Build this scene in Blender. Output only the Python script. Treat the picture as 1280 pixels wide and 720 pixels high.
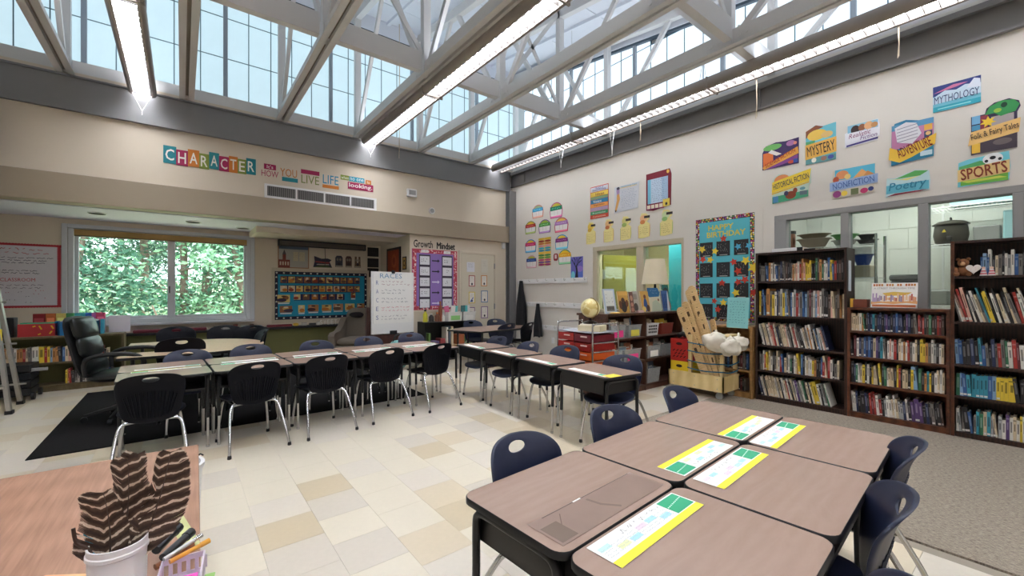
import bpy, math, random
from mathutils import Matrix, Vector, noise
for o in list(bpy.data.objects): bpy.data.objects.remove(o, do_unlink=True)
SC = bpy.context.scene
COL = SC.collection
PI = math.pi
# ---------------------------------------------------------------- camera
CAM_H = 1.37
AZ = math.atan2(413, 525.6)
cd = bpy.data.cameras.new('camera'); cam = bpy.data.objects.new('camera', cd); COL.objects.link(cam)
cd.sensor_width = 36; cd.lens = 525.6 * 36 / 1280; cd.shift_y = 5 / 1280; cd.clip_start = .02
cam.location = (0, 0, CAM_H); cam.rotation_euler = (PI / 2, 0, -AZ)
SC.camera = cam
# ---------------------------------------------------------------- sky, sun, exposure
W = bpy.data.worlds.new('world'); SC.world = W; W.use_nodes = True
bg = W.node_tree.nodes['Background']; bg.inputs[0].default_value = (.86, .94, 1, 1); bg.inputs[1].default_value = 5.0
sd = bpy.data.lights.new('sun', 'SUN'); sd.energy = 8.0; sd.angle = .05; sd.color = (1, .96, .88)
sun = bpy.data.objects.new('sun', sd); COL.objects.link(sun); sun.rotation_euler = (math.radians(22), 0, math.radians(-25))
ADDED_UPGLOW = 6.0     # glow added above the pendants to brighten roof and trusses
LAMP = 36.0        # fluorescent tubes behind the louvres
GLAZE = .88      # daylight coming through the translucent clerestory glazing
VS = SC.view_settings
SC.display_settings.display_device = 'sRGB'
VS.view_transform = 'Standard'; VS.look = 'None'; VS.gamma = 1; VS.use_curve_mapping = False
VS.exposure = 0.42
# ---------------------------------------------------------------- materials
def lin(c):
    return tuple((x / 255 / 12.92 if x / 255 <= .04045 else ((x / 255 + .055) / 1.055) ** 2.4) for x in c) + (1,)
MC = {}
def mat(name, col, rough=.55, metal=0, var=.06, scale=8, bump=0, bscale=60, spec=.5, emit=None):
    """principled with a little procedural mottling and relief"""
    if name in MC: return MC[name]
    m = bpy.data.materials.new(name); m.use_nodes = True; nt = m.node_tree; b = nt.nodes['Principled BSDF']
    b.inputs['Roughness'].default_value = rough; b.inputs['Metallic'].default_value = metal
    b.inputs['Specular IOR Level'].default_value = spec
    tc = nt.nodes.new('ShaderNodeTexCoord')
    n = nt.nodes.new('ShaderNodeTexNoise'); n.inputs['Scale'].default_value = scale; n.inputs['Detail'].default_value = 4
    nt.links.new(tc.outputs['Object'], n.inputs['Vector'])
    r = nt.nodes.new('ShaderNodeMix'); r.data_type = 'RGBA'
    c = lin(col)
    r.inputs['A'].default_value = tuple(x * (1 - var) for x in c[:3]) + (1,)
    r.inputs['B'].default_value = tuple(min(1, x * (1 + var)) for x in c[:3]) + (1,)
    nt.links.new(n.outputs['Fac'], r.inputs['Factor']); nt.links.new(r.outputs['Result'], b.inputs['Base Color'])
    if bump:
        n2 = nt.nodes.new('ShaderNodeTexNoise'); n2.inputs['Scale'].default_value = bscale; n2.inputs['Detail'].default_value = 3
        nt.links.new(tc.outputs['Object'], n2.inputs['Vector'])
        bp = nt.nodes.new('ShaderNodeBump'); bp.inputs['Strength'].default_value = bump; bp.inputs['Distance'].default_value = .005
        nt.links.new(n2.outputs['Fac'], bp.inputs['Height']); nt.links.new(bp.outputs['Normal'], b.inputs['Normal'])
    if emit:
        b.inputs['Emission Color'].default_value = lin(emit[0]); b.inputs['Emission Strength'].default_value = emit[1]
    MC[name] = m
    return m
def paper(col, rough=.7):
    return mat('paper_%02x%02x%02x' % tuple(int(x) for x in col), col, rough, var=.03, scale=12)
def grain(name, c1, c2, rough=.4, scale=3, dist=6, stretch=(1, 12, 1), bump=0.05, coat=0, detail=3, wave=.4):
    """wood laminate: stretched distorted noise bands"""
    if name in MC: return MC[name]
    m = bpy.data.materials.new(name); m.use_nodes = True; nt = m.node_tree; b = nt.nodes['Principled BSDF']
    b.inputs['Roughness'].default_value = rough; b.inputs['Coat Weight'].default_value = coat
    tc = nt.nodes.new('ShaderNodeTexCoord'); mp = nt.nodes.new('ShaderNodeMapping'); mp.inputs['Scale'].default_value = stretch
    nt.links.new(tc.outputs['Object'], mp.inputs['Vector'])
    w = nt.nodes.new('ShaderNodeTexNoise'); w.inputs['Scale'].default_value = scale; w.inputs['Detail'].default_value = detail
    w.inputs['Distortion'].default_value = dist * .15; w.inputs['Roughness'].default_value = .65
    nt.links.new(mp.outputs['Vector'], w.inputs['Vector'])
    wv = nt.nodes.new('ShaderNodeTexWave'); wv.inputs['Scale'].default_value = scale * .5; wv.inputs['Distortion'].default_value = dist
    wv.inputs['Detail'].default_value = 3; wv.bands_direction = 'Y'
    nt.links.new(mp.outputs['Vector'], wv.inputs['Vector'])
    ad = nt.nodes.new('ShaderNodeMath'); ad.operation = 'MULTIPLY_ADD'; ad.inputs[1].default_value = wave
    nt.links.new(wv.outputs['Fac'], ad.inputs[0]); 
    hf = nt.nodes.new('ShaderNodeMath'); hf.operation = 'MULTIPLY'; hf.inputs[1].default_value = 1 - wave
    nt.links.new(w.outputs['Fac'], hf.inputs[0]); nt.links.new(hf.outputs[0], ad.inputs[2])
    cr = nt.nodes.new('ShaderNodeValToRGB'); cr.color_ramp.elements[0].color = lin(c1); cr.color_ramp.elements[1].color = lin(c2)
    cr.color_ramp.elements[0].position = .25; cr.color_ramp.elements[1].position = .75
    nt.links.new(ad.outputs[0], cr.inputs['Fac']); nt.links.new(cr.outputs['Color'], b.inputs['Base Color'])
    bp = nt.nodes.new('ShaderNodeBump'); bp.inputs['Strength'].default_value = bump; bp.inputs['Distance'].default_value = .002
    nt.links.new(ad.outputs[0], bp.inputs['Height']); nt.links.new(bp.outputs['Normal'], b.inputs['Normal'])
    MC[name] = m
    return m
def glassy(name, tint=(240, 250, 250), refl=.08, milky=0.0, mcol=(230, 235, 235)):
    """thin pane or clear plastic: mostly see-through, a little mirror, a little milk"""
    if name in MC: return MC[name]
    m = bpy.data.materials.new(name); m.use_nodes = True; nt = m.node_tree; nt.nodes.clear()
    out = nt.nodes.new('ShaderNodeOutputMaterial'); t = nt.nodes.new('ShaderNodeBsdfTransparent'); t.inputs[0].default_value = lin(tint)
    g = nt.nodes.new('ShaderNodeBsdfGlossy'); g.inputs['Roughness'].default_value = .02
    lw = nt.nodes.new('ShaderNodeLayerWeight'); lw.inputs['Blend'].default_value = .25
    ma = nt.nodes.new('ShaderNodeMath'); ma.operation = 'MULTIPLY_ADD'; ma.inputs[1].default_value = .5; ma.inputs[2].default_value = refl
    nt.links.new(lw.outputs['Fresnel'], ma.inputs[0])
    mx = nt.nodes.new('ShaderNodeMixShader'); nt.links.new(ma.outputs[0], mx.inputs[0]); nt.links.new(t.outputs[0], mx.inputs[1]); nt.links.new(g.outputs[0], mx.inputs[2])
    last = mx
    if milky:
        d = nt.nodes.new('ShaderNodeBsdfDiffuse'); d.inputs[0].default_value = lin(mcol)
        no = nt.nodes.new('ShaderNodeTexNoise'); no.inputs['Scale'].default_value = 9
        mm = nt.nodes.new('ShaderNodeMath'); mm.operation = 'MULTIPLY_ADD'; mm.inputs[1].default_value = .15; mm.inputs[2].default_value = milky
        nt.links.new(no.outputs['Fac'], mm.inputs[0])
        m2 = nt.nodes.new('ShaderNodeMixShader'); nt.links.new(mm.outputs[0], m2.inputs[0]); nt.links.new(mx.outputs[0], m2.inputs[1]); nt.links.new(d.outputs[0], m2.inputs[2]); last = m2
    nt.links.new(last.outputs[0], out.inputs[0]); MC[name] = m
    return m
def glow(name, col, st, var=.06, scale=5, base=(235, 240, 240)):
    if name in MC: return MC[name]
    m = mat(name, base, .4); nt = m.node_tree; b = nt.nodes['Principled BSDF']
    n = nt.nodes.new('ShaderNodeTexNoise'); n.inputs['Scale'].default_value = scale
    mm = nt.nodes.new('ShaderNodeMath'); mm.operation = 'MULTIPLY_ADD'; mm.inputs[1].default_value = 2 * var * st; mm.inputs[2].default_value = st * (1 - var)
    nt.links.new(n.outputs['Fac'], mm.inputs[0]); nt.links.new(mm.outputs[0], b.inputs['Emission Strength'])
    b.inputs['Emission Color'].default_value = lin(col)
    return m
# ---------------------------------------------------------------- mesh helpers
class MB:
    def __init__(s): s.v = []; s.f = []; s.mi = []; s.ms = []
    def _m(s, m):
        if m not in s.ms: s.ms.append(m)
        return s.ms.index(m)
    def add(s, vs, fs, m, X=None):
        o = len(s.v)
        s.v += [tuple(X @ Vector(p)) for p in vs] if X is not None else [tuple(p) for p in vs]
        k = s._m(m)
        for f in fs: s.f.append(tuple(o + i for i in f)); s.mi.append(k)
        return s
    def box(s, a, b, m, X=None, ch=0):
        x0, y0, z0 = [min(p, q) for p, q in zip(a, b)]; x1, y1, z1 = [max(p, q) for p, q in zip(a, b)]
        if ch:   # chamfered: prism in xy with cut corners, and cut top and bottom edges
            c = min(ch, (x1 - x0) * .45, (y1 - y0) * .45, (z1 - z0) * .45)
            def ring(z, i):
                return [(x0 + c + i, y0 + i, z), (x1 - c - i, y0 + i, z), (x1 - i, y0 + c + i, z), (x1 - i, y1 - c - i, z), (x1 - c - i, y1 - i, z), (x0 + c + i, y1 - i, z), (x0 + i, y1 - c - i, z), (x0 + i, y0 + c + i, z)]
            vs = ring(z0, c * .6) + ring(z0 + c, 0) + ring(z1 - c, 0) + ring(z1, c * .6)
            fs = [tuple(range(7, -1, -1)), tuple(range(24, 32))]
            for k in range(3):
                for i in range(8): fs.append((k * 8 + i, k * 8 + (i + 1) % 8, k * 8 + 8 + (i + 1) % 8, k * 8 + 8 + i))
            return s.add(vs, fs, m, X)
        vs = [(x0, y0, z0), (x1, y0, z0), (x1, y1, z0), (x0, y1, z0), (x0, y0, z1), (x1, y0, z1), (x1, y1, z1), (x0, y1, z1)]
        return s.add(vs, [(3, 2, 1, 0), (4, 5, 6, 7), (0, 1, 5, 4), (1, 2, 6, 5), (2, 3, 7, 6), (3, 0, 4, 7)], m, X)
    def prism(s, poly, z0, z1, m, X=None, side=None):
        n = len(poly)
        s.add([(x, y, z0) for x, y in poly] + [(x, y, z1) for x, y in poly], [tuple(range(n - 1, -1, -1)), tuple(range(n, 2 * n))], m, X)
        s.add([(x, y, z0) for x, y in poly] + [(x, y, z1) for x, y in poly], [(i, (i + 1) % n, n + (i + 1) % n, n + i) for i in range(n)], side or m, X)
        return s
    def cyl(s, p0, p1, r0, m, r1=None, n=10, X=None, caps=True):
        r1 = r0 if r1 is None else r1
        p0 = Vector(p0); p1 = Vector(p1); d = (p1 - p0).normalized()
        a = d.orthogonal().normalized(); b = d.cross(a)
        vs = [p0 + (a * math.cos(2 * PI * i / n) + b * math.sin(2 * PI * i / n)) * r0 for i in range(n)] + [p1 + (a * math.cos(2 * PI * i / n) + b * math.sin(2 * PI * i / n)) * r1 for i in range(n)]
        fs = [(i, (i + 1) % n, n + (i + 1) % n, n + i) for i in range(n)]
        if caps: fs += [tuple(range(n - 1, -1, -1)), tuple(range(n, 2 * n))]
        return s.add(vs, fs, m, X)
    def tube(s, pts, r, m, n=8, X=None, radii=None):
        pts = [Vector(p) for p in pts]; rings = []; prev = None
        for i, p in enumerate(pts):
            d = (pts[min(i + 1, len(pts) - 1)] - pts[max(i - 1, 0)]).normalized()
            if prev is None: a = d.orthogonal().normalized()
            else:
                a = prev - d * prev.dot(d)
                a = a.normalized() if a.length > 1e-6 else d.orthogonal().normalized()
            prev = a; b = d.cross(a); rr = radii[i] if radii else r
            rings.append([p + (a * math.cos(2 * PI * k / n) + b * math.sin(2 * PI * k / n)) * rr for k in range(n)])
        vs = [q for g in rings for q in g]; fs = []
        for i in range(len(pts) - 1):
            for k in range(n): fs.append((i * n + k, i * n + (k + 1) % n, (i + 1) * n + (k + 1) % n, (i + 1) * n + k))
        fs += [tuple(range(n - 1, -1, -1)), tuple(range((len(pts) - 1) * n, len(pts) * n))]
        return s.add(vs, fs, m, X)
    def lathe(s, prof, m, n=20, X=None):
        vs = []; fs = []
        for r, z in prof: vs += [(r * math.cos(2 * PI * i / n), r * math.sin(2 * PI * i / n), z) for i in range(n)]
        for k in range(len(prof) - 1):
            for i in range(n): fs.append((k * n + i, k * n + (i + 1) % n, k * n + n + (i + 1) % n, k * n + n + i))
        if prof[0][0] > 1e-4: fs.append(tuple(range(n - 1, -1, -1)))
        if prof[-1][0] > 1e-4: fs.append(tuple(range((len(prof) - 1) * n, len(prof) * n)))
        return s.add(vs, fs, m, X)
    def grid(s, fn, nu, nv, m, X=None, closeu=False):
        vs = [fn(i / nu, j / nv) for j in range(nv + 1) for i in range(nu + 1)]
        fs = [(j * (nu + 1) + i, j * (nu + 1) + i + 1, (j + 1) * (nu + 1) + i + 1, (j + 1) * (nu + 1) + i) for j in range(nv) for i in range(nu)]
        return s.add(vs, fs, m, X)
    def mesh(s, name, smooth=False):
        me = bpy.data.meshes.new(name); me.from_pydata(s.v, [], s.f)
        for m in s.ms: me.materials.append(m)
        me.polygons.foreach_set('material_index', s.mi)
        if smooth:
            me.polygons.foreach_set('use_smooth', [True] * len(s.f)); me.set_sharp_from_angle(angle=math.radians(smooth if smooth is not True else 40))
        me.update(); return me
    def build(s, name, parent=None, loc=None, rz=0, smooth=False, M=None):
        return link(name, s.mesh(name, smooth), parent, loc, rz, M)
def link(name, data, parent=None, loc=None, rz=0, M=None):
    o = bpy.data.objects.new(name, data); COL.objects.link(o)
    if parent: o.parent = parent
    if M is not None: o.matrix_local = M
    else:
        if loc: o.location = loc
        if rz: o.rotation_euler = (0, 0, rz)
    return o
def tag(o, label, cat, group=None, kind=None):
    o['label'] = label; o['category'] = cat
    if group: o['group'] = group
    if kind: o['kind'] = kind
    return o
def thing(name, label, cat, loc=(0, 0, 0), rz=0, group=None, M=None):
    return tag(link(name, None, None, loc, rz, M), label, cat, group)
def struct(o): o['kind'] = 'structure'; return o
def stuff(o): o['kind'] = 'stuff'; return o
def dup(o, parent=None):
    c = o.copy(); COL.objects.link(c); c.parent = parent
    for ch in KIDS.get(o.name) or [k for k in o.children]: dup(ch, c)
    return c
KIDS = {}
def rrect(w, h, r, n=5, cx=0, cy=0):
    out = []
    for k, (sx, sy) in enumerate(((1, 1), (-1, 1), (-1, -1), (1, -1))):
        for i in range(n + 1):
            a = (k + i / n) * PI / 2
            out.append((cx + sx * (w / 2 - r) + r * math.cos(a), cy + sy * (h / 2 - r) + r * math.sin(a)))
    return out
def ell(cx, cy, rx, ry, n=20, a0=0, a1=2 * PI):
    full = abs(a1 - a0 - 2 * PI) < 1e-6
    return [(cx + rx * math.cos(a0 + (a1 - a0) * i / (n if full else n - 1)), cy + ry * math.sin(a0 + (a1 - a0) * i / (n if full else n - 1))) for i in range(n)]
def star(cx, cy, r, n=5, q=.45, a=PI / 2):
    return [(cx + (r if i % 2 == 0 else r * q) * math.cos(a + i * PI / n), cy + (r if i % 2 == 0 else r * q) * math.sin(a + i * PI / n)) for i in range(2 * n)]
TXT = {}
def textmesh(txt, m, depth=.001, res=2, shear=0, bold=0):
    """lettering as mesh, height of capitals ~1, left at 0"""
    if 'M' in txt: bold = 0      # the offset closes up the narrow notches of an M
    k = (txt, m.name, shear, bold)
    if k in TXT: return TXT[k]
    cu = bpy.data.curves.new('lettering', 'FONT'); cu.body = txt; cu.size = 1.4; cu.resolution_u = res; cu.shear = shear; cu.offset = bold; cu.align_x = 'CENTER'; cu.align_y = 'CENTER'
    ob = bpy.data.objects.new('lettering', cu)
    me = bpy.data.meshes.new_from_object(ob); bpy.data.objects.remove(ob); bpy.data.curves.remove(cu)
    me.materials.clear(); me.materials.append(m)
    xs = [v.co.x for v in me.vertices]; ys = [v.co.y for v in me.vertices]
    TXT[k] = (me, min(xs), max(xs), min(ys), max(ys)); return TXT[k]
def letter(parent, txt, cx, cy, w, h, col, z=.004, rot=0, name='lettering', shear=0, bold=0, m=None):
    """flat lettering fitted into a w x h box on a panel's local xy plane"""
    me, x0, x1, y0, y1 = textmesh(txt, m or paper(col), shear=shear, bold=bold)
    sx = w / max(1e-3, x1 - x0); sy = h / max(1e-3, y1 - y0)
    M = Matrix.Translation((cx, cy, z)) @ Matrix.Rotation(rot, 4, 'Z') @ Matrix.Diagonal((sx, sy, 1, 1)) @ Matrix.Translation((-(x0 + x1) / 2, -(y0 + y1) / 2, 0))
    return link(name, me, parent, M=M)
# panels: local x to the right, y up, z out of the wall
def on_right(y, z, x=6.08, n=.002): return Matrix(((0, 0, -1, x - n), (-1, 0, 0, y), (0, 1, 0, z), (0, 0, 0, 1)))
def on_back(x, z, y=7.74, n=.002): return Matrix(((1, 0, 0, x), (0, 0, -1, y - n), (0, 1, 0, z), (0, 0, 0, 1)))
def on_left_face(y, z, x, n=.002): return on_right(y, z, x, n)
def flat(z=0, x=0, y=0, rz=0): return Matrix.Translation((x, y, z)) @ Matrix.Rotation(rz, 4, 'Z')
def art(parent, shapes, name='picture', z0=.0015, dz=.0004):
    """printed shapes, each a thin sheet laid over the last: ('r',x0,y0,x1,y1,col) ('e',cx,cy,rx,ry,col) ('p',pts,col) ('l',pts,width,col)"""
    b = MB(); z = z0
    for s in shapes:
        z += dz
        if s[0] == 'r': pts = [(s[1], s[2]), (s[3], s[2]), (s[3], s[4]), (s[1], s[4])]
        elif s[0] == 'e': pts = ell(s[1], s[2], s[3], s[4], 16)
        elif s[0] == 'p': pts = s[1]
        elif s[0] == 'l':
            P = [Vector(p) for p in s[1]]; w = s[2] / 2
            for i in range(len(P) - 1):
                d = (P[i + 1] - P[i])
                if d.length < 1e-6: continue
                d.normalize(); q = Vector((-d.y, d.x)) * w; a = P[i] - d * w * .5; c = P[i + 1] + d * w * .5
                b.add([(*(a + q), z), (*(a - q), z), (*(c - q), z), (*(c + q), z)], [(0, 1, 2, 3)], paper(s[3]))
            continue
        b.add([(x, y, z) for x, y in pts], [tuple(range(len(pts)))], paper(s[-1]))
    return b.build(name, parent)
def scribble(x0, y0, x1, y1, n, seed=0, fill=.8, wavy=.25):
    """lines of small handwriting as polylines"""
    R = random.Random(seed); out = []; dy = (y1 - y0) / n
    for i in range(n):
        y = y1 - dy * (i + .5); x = x0; end = x0 + (x1 - x0) * (fill + R.random() * (1 - fill)) if n > 1 else x1
        while x < end:
            wl = R.uniform(.05, .14) * (x1 - x0); pts = []; k = 0
            while k * dy * .28 < wl and x + k * dy * .28 < x1:
                pts.append((x + k * dy * .28, y + (R.random() - .5) * dy * wavy * 2)); k += 1
            if len(pts) > 1: out.append(pts)
            x += wl + dy * .5
    return out
def slab(name, M, outline, th, m, label=None, cat=None, group=None, parent=None):
    o = MB().prism(outline, 0, th, m).build(name, parent, M=M)
    if label: tag(o, label, cat, group)
    return o
ORD = ['zeroth', 'first', 'second', 'third', 'fourth', 'fifth', 'sixth', 'seventh', 'eighth', 'ninth', 'tenth', 'eleventh', 'twelfth']
def nth(i):
    if i < len(ORD): return ORD[i]
    return '%d%s' % (i, 'th' if 10 < i % 100 < 14 else {1: 'st', 2: 'nd', 3: 'rd'}.get(i % 10, 'th'))
# ================================================================ shared materials
m_wall = mat('wall_paint', (222, 216, 207), .75, var=.02, scale=2, bump=.03, bscale=120)
m_wallback = mat('wall_paint_warm', (214, 201, 182), .75, var=.03, scale=2, bump=.03, bscale=120)
m_bulk = mat('bulkhead_paint', (158, 144, 124), .6, var=.03)
m_grey = mat('grey_steel_paint', (128, 127, 128), .45, var=.04)
m_white_steel = mat('white_steel_paint', (214, 212, 210), .5, var=.03)
m_ceil = mat('ceiling_white', (222, 225, 232), .8, var=.02)
m_olive = mat('olive_paint', (98, 97, 52), .6, var=.05)
m_black = mat('black_metal', (22, 21, 22), .4, var=.1)
m_blackp = mat('black_plastic', (20, 20, 22), .5, var=.1)
m_chrome = mat('chrome', (205, 205, 205), .18, 1, var=.04)
m_alum = mat('aluminium', (168, 166, 160), .4, .8, var=.08, scale=20)
m_white = mat('white_plastic', (232, 231, 230), .45, var=.02)
m_wframe = mat('window_frame_white', (206, 208, 214), .4, var=.02)
m_gframe = mat('grey_window_frame', (148, 147, 146), .45, var=.03)
m_walnut = grain('walnut_laminate', (155, 129, 114), (166, 141, 126), .25, 1.5, 5, (2.2, 9, 1), .01, wave=.12)
m_walnut2 = grain('teacher_table_laminate', (140, 98, 74), (182, 138, 112), .4, 2.2, 3, (34, 1.6, 1), .03, wave=.12, detail=5)
m_dwood = grain('dark_bookcase_wood', (34, 19, 14), (62, 36, 26), .45, 3, 4, (8, 8, 1), .05)
m_rwood = grain('red_bookcase_wood', (70, 36, 20), (112, 62, 36), .4, 3, 4, (2, 2, 10), .05)
m_pine = grain('pale_pine', (208, 170, 112), (234, 202, 148), .5, 3, 5, (2, 10, 2), .05)
m_ply = grain('birch_plywood', (218, 190, 128), (236, 212, 156), .45, 2, 4, (6, 2, 2), .03)
m_oak = grain('tan_oak', (150, 110, 64), (184, 142, 90), .45, 3, 5, (2, 2, 9), .04)
m_brown = grain('brown_shelf_wood', (62, 38, 28), (96, 62, 46), .45, 3, 4, (9, 9, 1), .04)
m_lowshelf = grain('olive_brown_shelf', (96, 84, 56), (122, 106, 74), .5, 3, 4, (9, 2, 2), .04)
m_navy = mat('navy_plastic', (31, 37, 60), .42, spec=.4, var=.08, scale=30, bump=.05, bscale=400)
m_navyd = mat('black_and_shaded_navy_plastic', (10, 11, 19), .5, spec=.15, var=.08, scale=30, bump=.05, bscale=400)  # black chairs; also navy with its shade put in, for the front row
m_glass = glassy('window_glass', (246, 252, 250), .03)
m_clear = glassy('clear_plastic', (238, 240, 240), .05, .22)
# ================================================================ the shell of the room
XR, YB, YA, XL, YF = 6.08, 7.74, 9.3, -3.2, -2.6
# floor slab under the tiles
fl = struct(MB().box((XL, YF, -.12), (8.6, YA, -.006), mat('floor_slab', (150, 140, 125), .8)).build('floor'))
tile_m = [mat('tile_cream', (219, 209, 189), .28, var=.04, scale=30), mat('tile_pale', (216, 206, 191), .28, var=.05, scale=30), mat('tile_grey', (207, 197, 182), .28, var=.05, scale=30), mat('tile_tan', (202, 186, 157), .28, var=.05, scale=30), mat('tile_sand', (212, 197, 171), .28, var=.05, scale=30)]
T = .305; fwv = Vector((math.sin(AZ), math.cos(AZ))); rtv = Vector((math.cos(AZ), -math.sin(AZ)))
R = random.Random(5); tiles = []
for i in range(-11, 18):
    off = (.1 if i % 2 else .25)
    for j in range(-9, 31):
        x = .031 + i * T; y = off + j * T
        cx, cy = x + T / 2, y + T / 2
        if cy > 9.15 or cx < XL + .15 or cy < YF + .15: continue
        if cx > 3.2 and cy < 2.6: continue
        m = R.choices(range(5), (30, 22, 16, 12, 20))[0]
        dp = Vector((cx, cy)).dot(fwv); u = Vector((cx, cy)).dot(rtv) / max(dp, .01); vis = dp > .3 and abs(u) < 1.25 and CAM_H / dp < .7
        under = (-.9 < cx < 2.6 and 5.3 < cy < 7.2) or (.75 < cx < 2.75 and .3 < cy < 1.4) or cx > 4.6 or (cx < .05 and cy < 2.3) or (cy > 8.6)
        tiles.append((0 if vis and not under else 1, dp if vis else 99, cx, cy, m))
tiles.sort()
tme = []
for k in range(5):
    h = T / 2 - .0006
    tme.append(MB().box((-h, -h, -.006), (h, h, 0), tile_m[k]).mesh('tile'))
rest = MB()
for k, (a, b_, cx, cy, m) in enumerate(tiles):
    if k < 300: link('tile', tme[m], fl, (cx, cy, 0))
    else: rest.box((cx - .1519, cy - .1519, -.006), (cx + .1519, cy + .1519, 0), tile_m[m])
stuff(rest.build('outer_tiles', fl))
# carpet of the reading corner and the rug under the group table
def carpet_mat(name, c1, c2, sc):
    m = mat(name, c1, .95, var=.1, scale=sc, bump=.8, bscale=180, spec=.1); nt = m.node_tree; b = nt.nodes['Principled BSDF']
    tc = nt.nodes.new('ShaderNodeTexCoord'); mp = nt.nodes.new('ShaderNodeMapping'); mp.inputs['Scale'].default_value = (90, 26, 1)
    n = nt.nodes.new('ShaderNodeTexNoise'); n.inputs['Scale'].default_value = 1.6; n.inputs['Detail'].default_value = 6; n.inputs['Roughness'].default_value = .8
    cr = nt.nodes.new('ShaderNodeValToRGB'); cr.color_ramp.elements[0].position = .38; cr.color_ramp.elements[1].position = .6
    cr.color_ramp.elements[0].color = lin(c2); cr.color_ramp.elements[1].color = lin(c1)
    nt.links.new(tc.outputs['Object'], mp.inputs[0]); nt.links.new(mp.outputs[0], n.inputs['Vector']); nt.links.new(n.outputs['Fac'], cr.inputs[0]); nt.links.new(cr.outputs[0], b.inputs['Base Color'])
    return m
tag(MB().box((3.17, YF + .05, -.006), (XR, 2.68, .006), carpet_mat('grey_carpet', (170, 158, 141), (112, 102, 92), 14)).build('carpet'), 'heathered grey carpet in front of the tall bookcases', 'carpet')
tag(MB().box((-1.0, 5.12, 0), (2.55, 8.0, .009), carpet_mat('black_rug_pile', (40, 38, 38), (22, 21, 22), 14), ch=.004).build('rug'), 'black rug under the double row of desks and the curved table', 'rug')
# --- right wall with two openings: y 3.44-5.28 and y .0-2.20
wr = MB()
def wbox(y0, y1, z0, z1): wr.box((XR, y0, z0), (XR + .17, y1, z1), m_wall)
wbox(5.28, YB, 0, 4.2); wbox(2.2, 3.46, 0, 4.2); wbox(YF, -.35, 0, 4.2)
wbox(3.46, 5.28, 2.21, 4.2); wbox(3.46, 5.28, 0, 1.0); wbox(-.35, 2.2, 2.36, 4.2); wbox(-.35, 2.2, 0, 1.12)
struct(wr.build('wall_right'))
# --- back wall above the alcove, wall with the door, alcove
struct(MB().box((XL, YB, 2.85), (XR, YB + .18, 4.2), m_wallback).build('wall_back'))
struct(MB().box((XL, YB - .09, 2.51), (6.0, YB + .18, 2.87), m_bulk, ch=.006).build('trim_1'))
struct(MB().box((3.53, YB, 0), (XR + .17, YB + .14, 2.51), m_wallback).build('wall_door'))
wa = MB(); WX0, WX1, WZ0, WZ1 = -1.38, 1.03, .86, 2.36
wa.box((XL, YA, 0), (WX0, YA + .16, 2.62), m_wallback); wa.box((WX1, YA, 0), (3.6, YA + .16, 2.62), m_wallback)
wa.box((WX0, YA, 0), (WX1, YA + .16, WZ0), m_wallback); wa.box((WX0, YA, WZ1), (WX1, YA + .16, 2.62), m_wallback)
struct(wa.build('wall_alcove'))
struct(MB().box((3.53, YB + .14, 0), (3.65, YA, 2.62), m_wallback).build('wall_alcove_side'))
struct(MB().box((XL - .1, YB + .18, 2.5), (3.53, YA, 2.62), mat('alcove_ceiling_cool_cast', (220, 216, 234), .7, var=.02)).build('ceiling_alcove'))  # bluish cast of the window light put into the colour, against green bounce
struct(MB().box((1.0, 8.35, 2.40), (3.53, YA, 2.5), m_wallback, ch=.004).build('trim_2'))
struct(MB().box((XL - .15, YF, 0), (XL, YA, 6.6), m_wall).build('wall_left'))
struct(MB().box((XL, YF - .15, 0), (8.6, YF, 6.6), m_wall).build('wall_front'))
struct(MB().box((-3.2, YA - .13, 0), (3.53, YA, .66), m_olive).build('baseboard_alcove'))
lg = struct(MB().box((-3.2, YA - .22, .66), (3.53, YA, .70), m_blackp, ch=.006).build('trim_3'))
# recessed lights and air vent of the alcove ceiling
for i, (x, y) in enumerate(((-.95, 8.4), (.15, 8.5), (1.0 - .15, 8.75))):
    t = thing('recessed_light', ['recessed ceiling downlight nearest the ladder, above the rule poster', 'recessed ceiling downlight above the middle of the window', 'small recessed ceiling downlight at the right end of the white soffit'][i], 'light', (x, y, 2.5))
    MB().lathe([(.075, -.012), (.1, -.012), (.1, 0), (.075, 0)], m_white, 20).build('rim', t, smooth=True)
    MB().lathe([(.0001, -.0135), (.088, -.0135)], m_blackp, 20).build('reflector', t)
# steel beams
def ibeam(name, y0, y1, x0, x1, z0, z1, along):
    b = MB(); f = .02
    if along == 'x':
        b.box((x0, y0, z1 - f), (x1, y1, z1), m_grey); b.box((x0, y0, z0), (x1, y1, z0 + f), m_grey); b.box((x0, y0 + .03, z0 + f), (x1, y1, z1 - f), m_grey)
    else:
        b.box((x0, y0, z1 - f), (x1, y1, z1), m_grey); b.box((x0, y0, z0), (x1, y1, z0 + f), m_grey); b.box((x0 + .03, y0, z0 + f), (x1, y1, z1 - f), m_grey)
        y = y1 - .6
        while y > y0: b.box((x0, y - .006, z0 + f), (x0 + .03, y + .006, z1 - f), m_grey); y -= 2.44
    return struct(b.build(name))
ibeam('trim_4', YB - .06, YB + .17, XL, XR - .06, 3.69, 4.14, 'x')
ibeam('trim_5', YF, YB + .1, XR - .05, XR + .4, 3.80, 4.12, 'y')
struct(MB().box((XR - .10, YF, 4.06), (XR - .05, YB - .06, 4.12), m_grey).build('trim_6'))
# corner column (H section) and the column at the left
for k, (x, y) in enumerate(((XR - .09, YB - .07), (-1.80, YB - .12))):
    b = MB(); b.box((x - .10, y - .09, 0), (x + .085, y - .07, 3.69), m_grey); b.box((x - .012, y - .07, 0), (x + .012, y + .06, 3.69), m_grey); b.box((x - .10, y + .04, 0), (x + .085, y + .06, 3.69), m_grey)
    struct(b.build('trim_%d' % (7 + k)))
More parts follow.
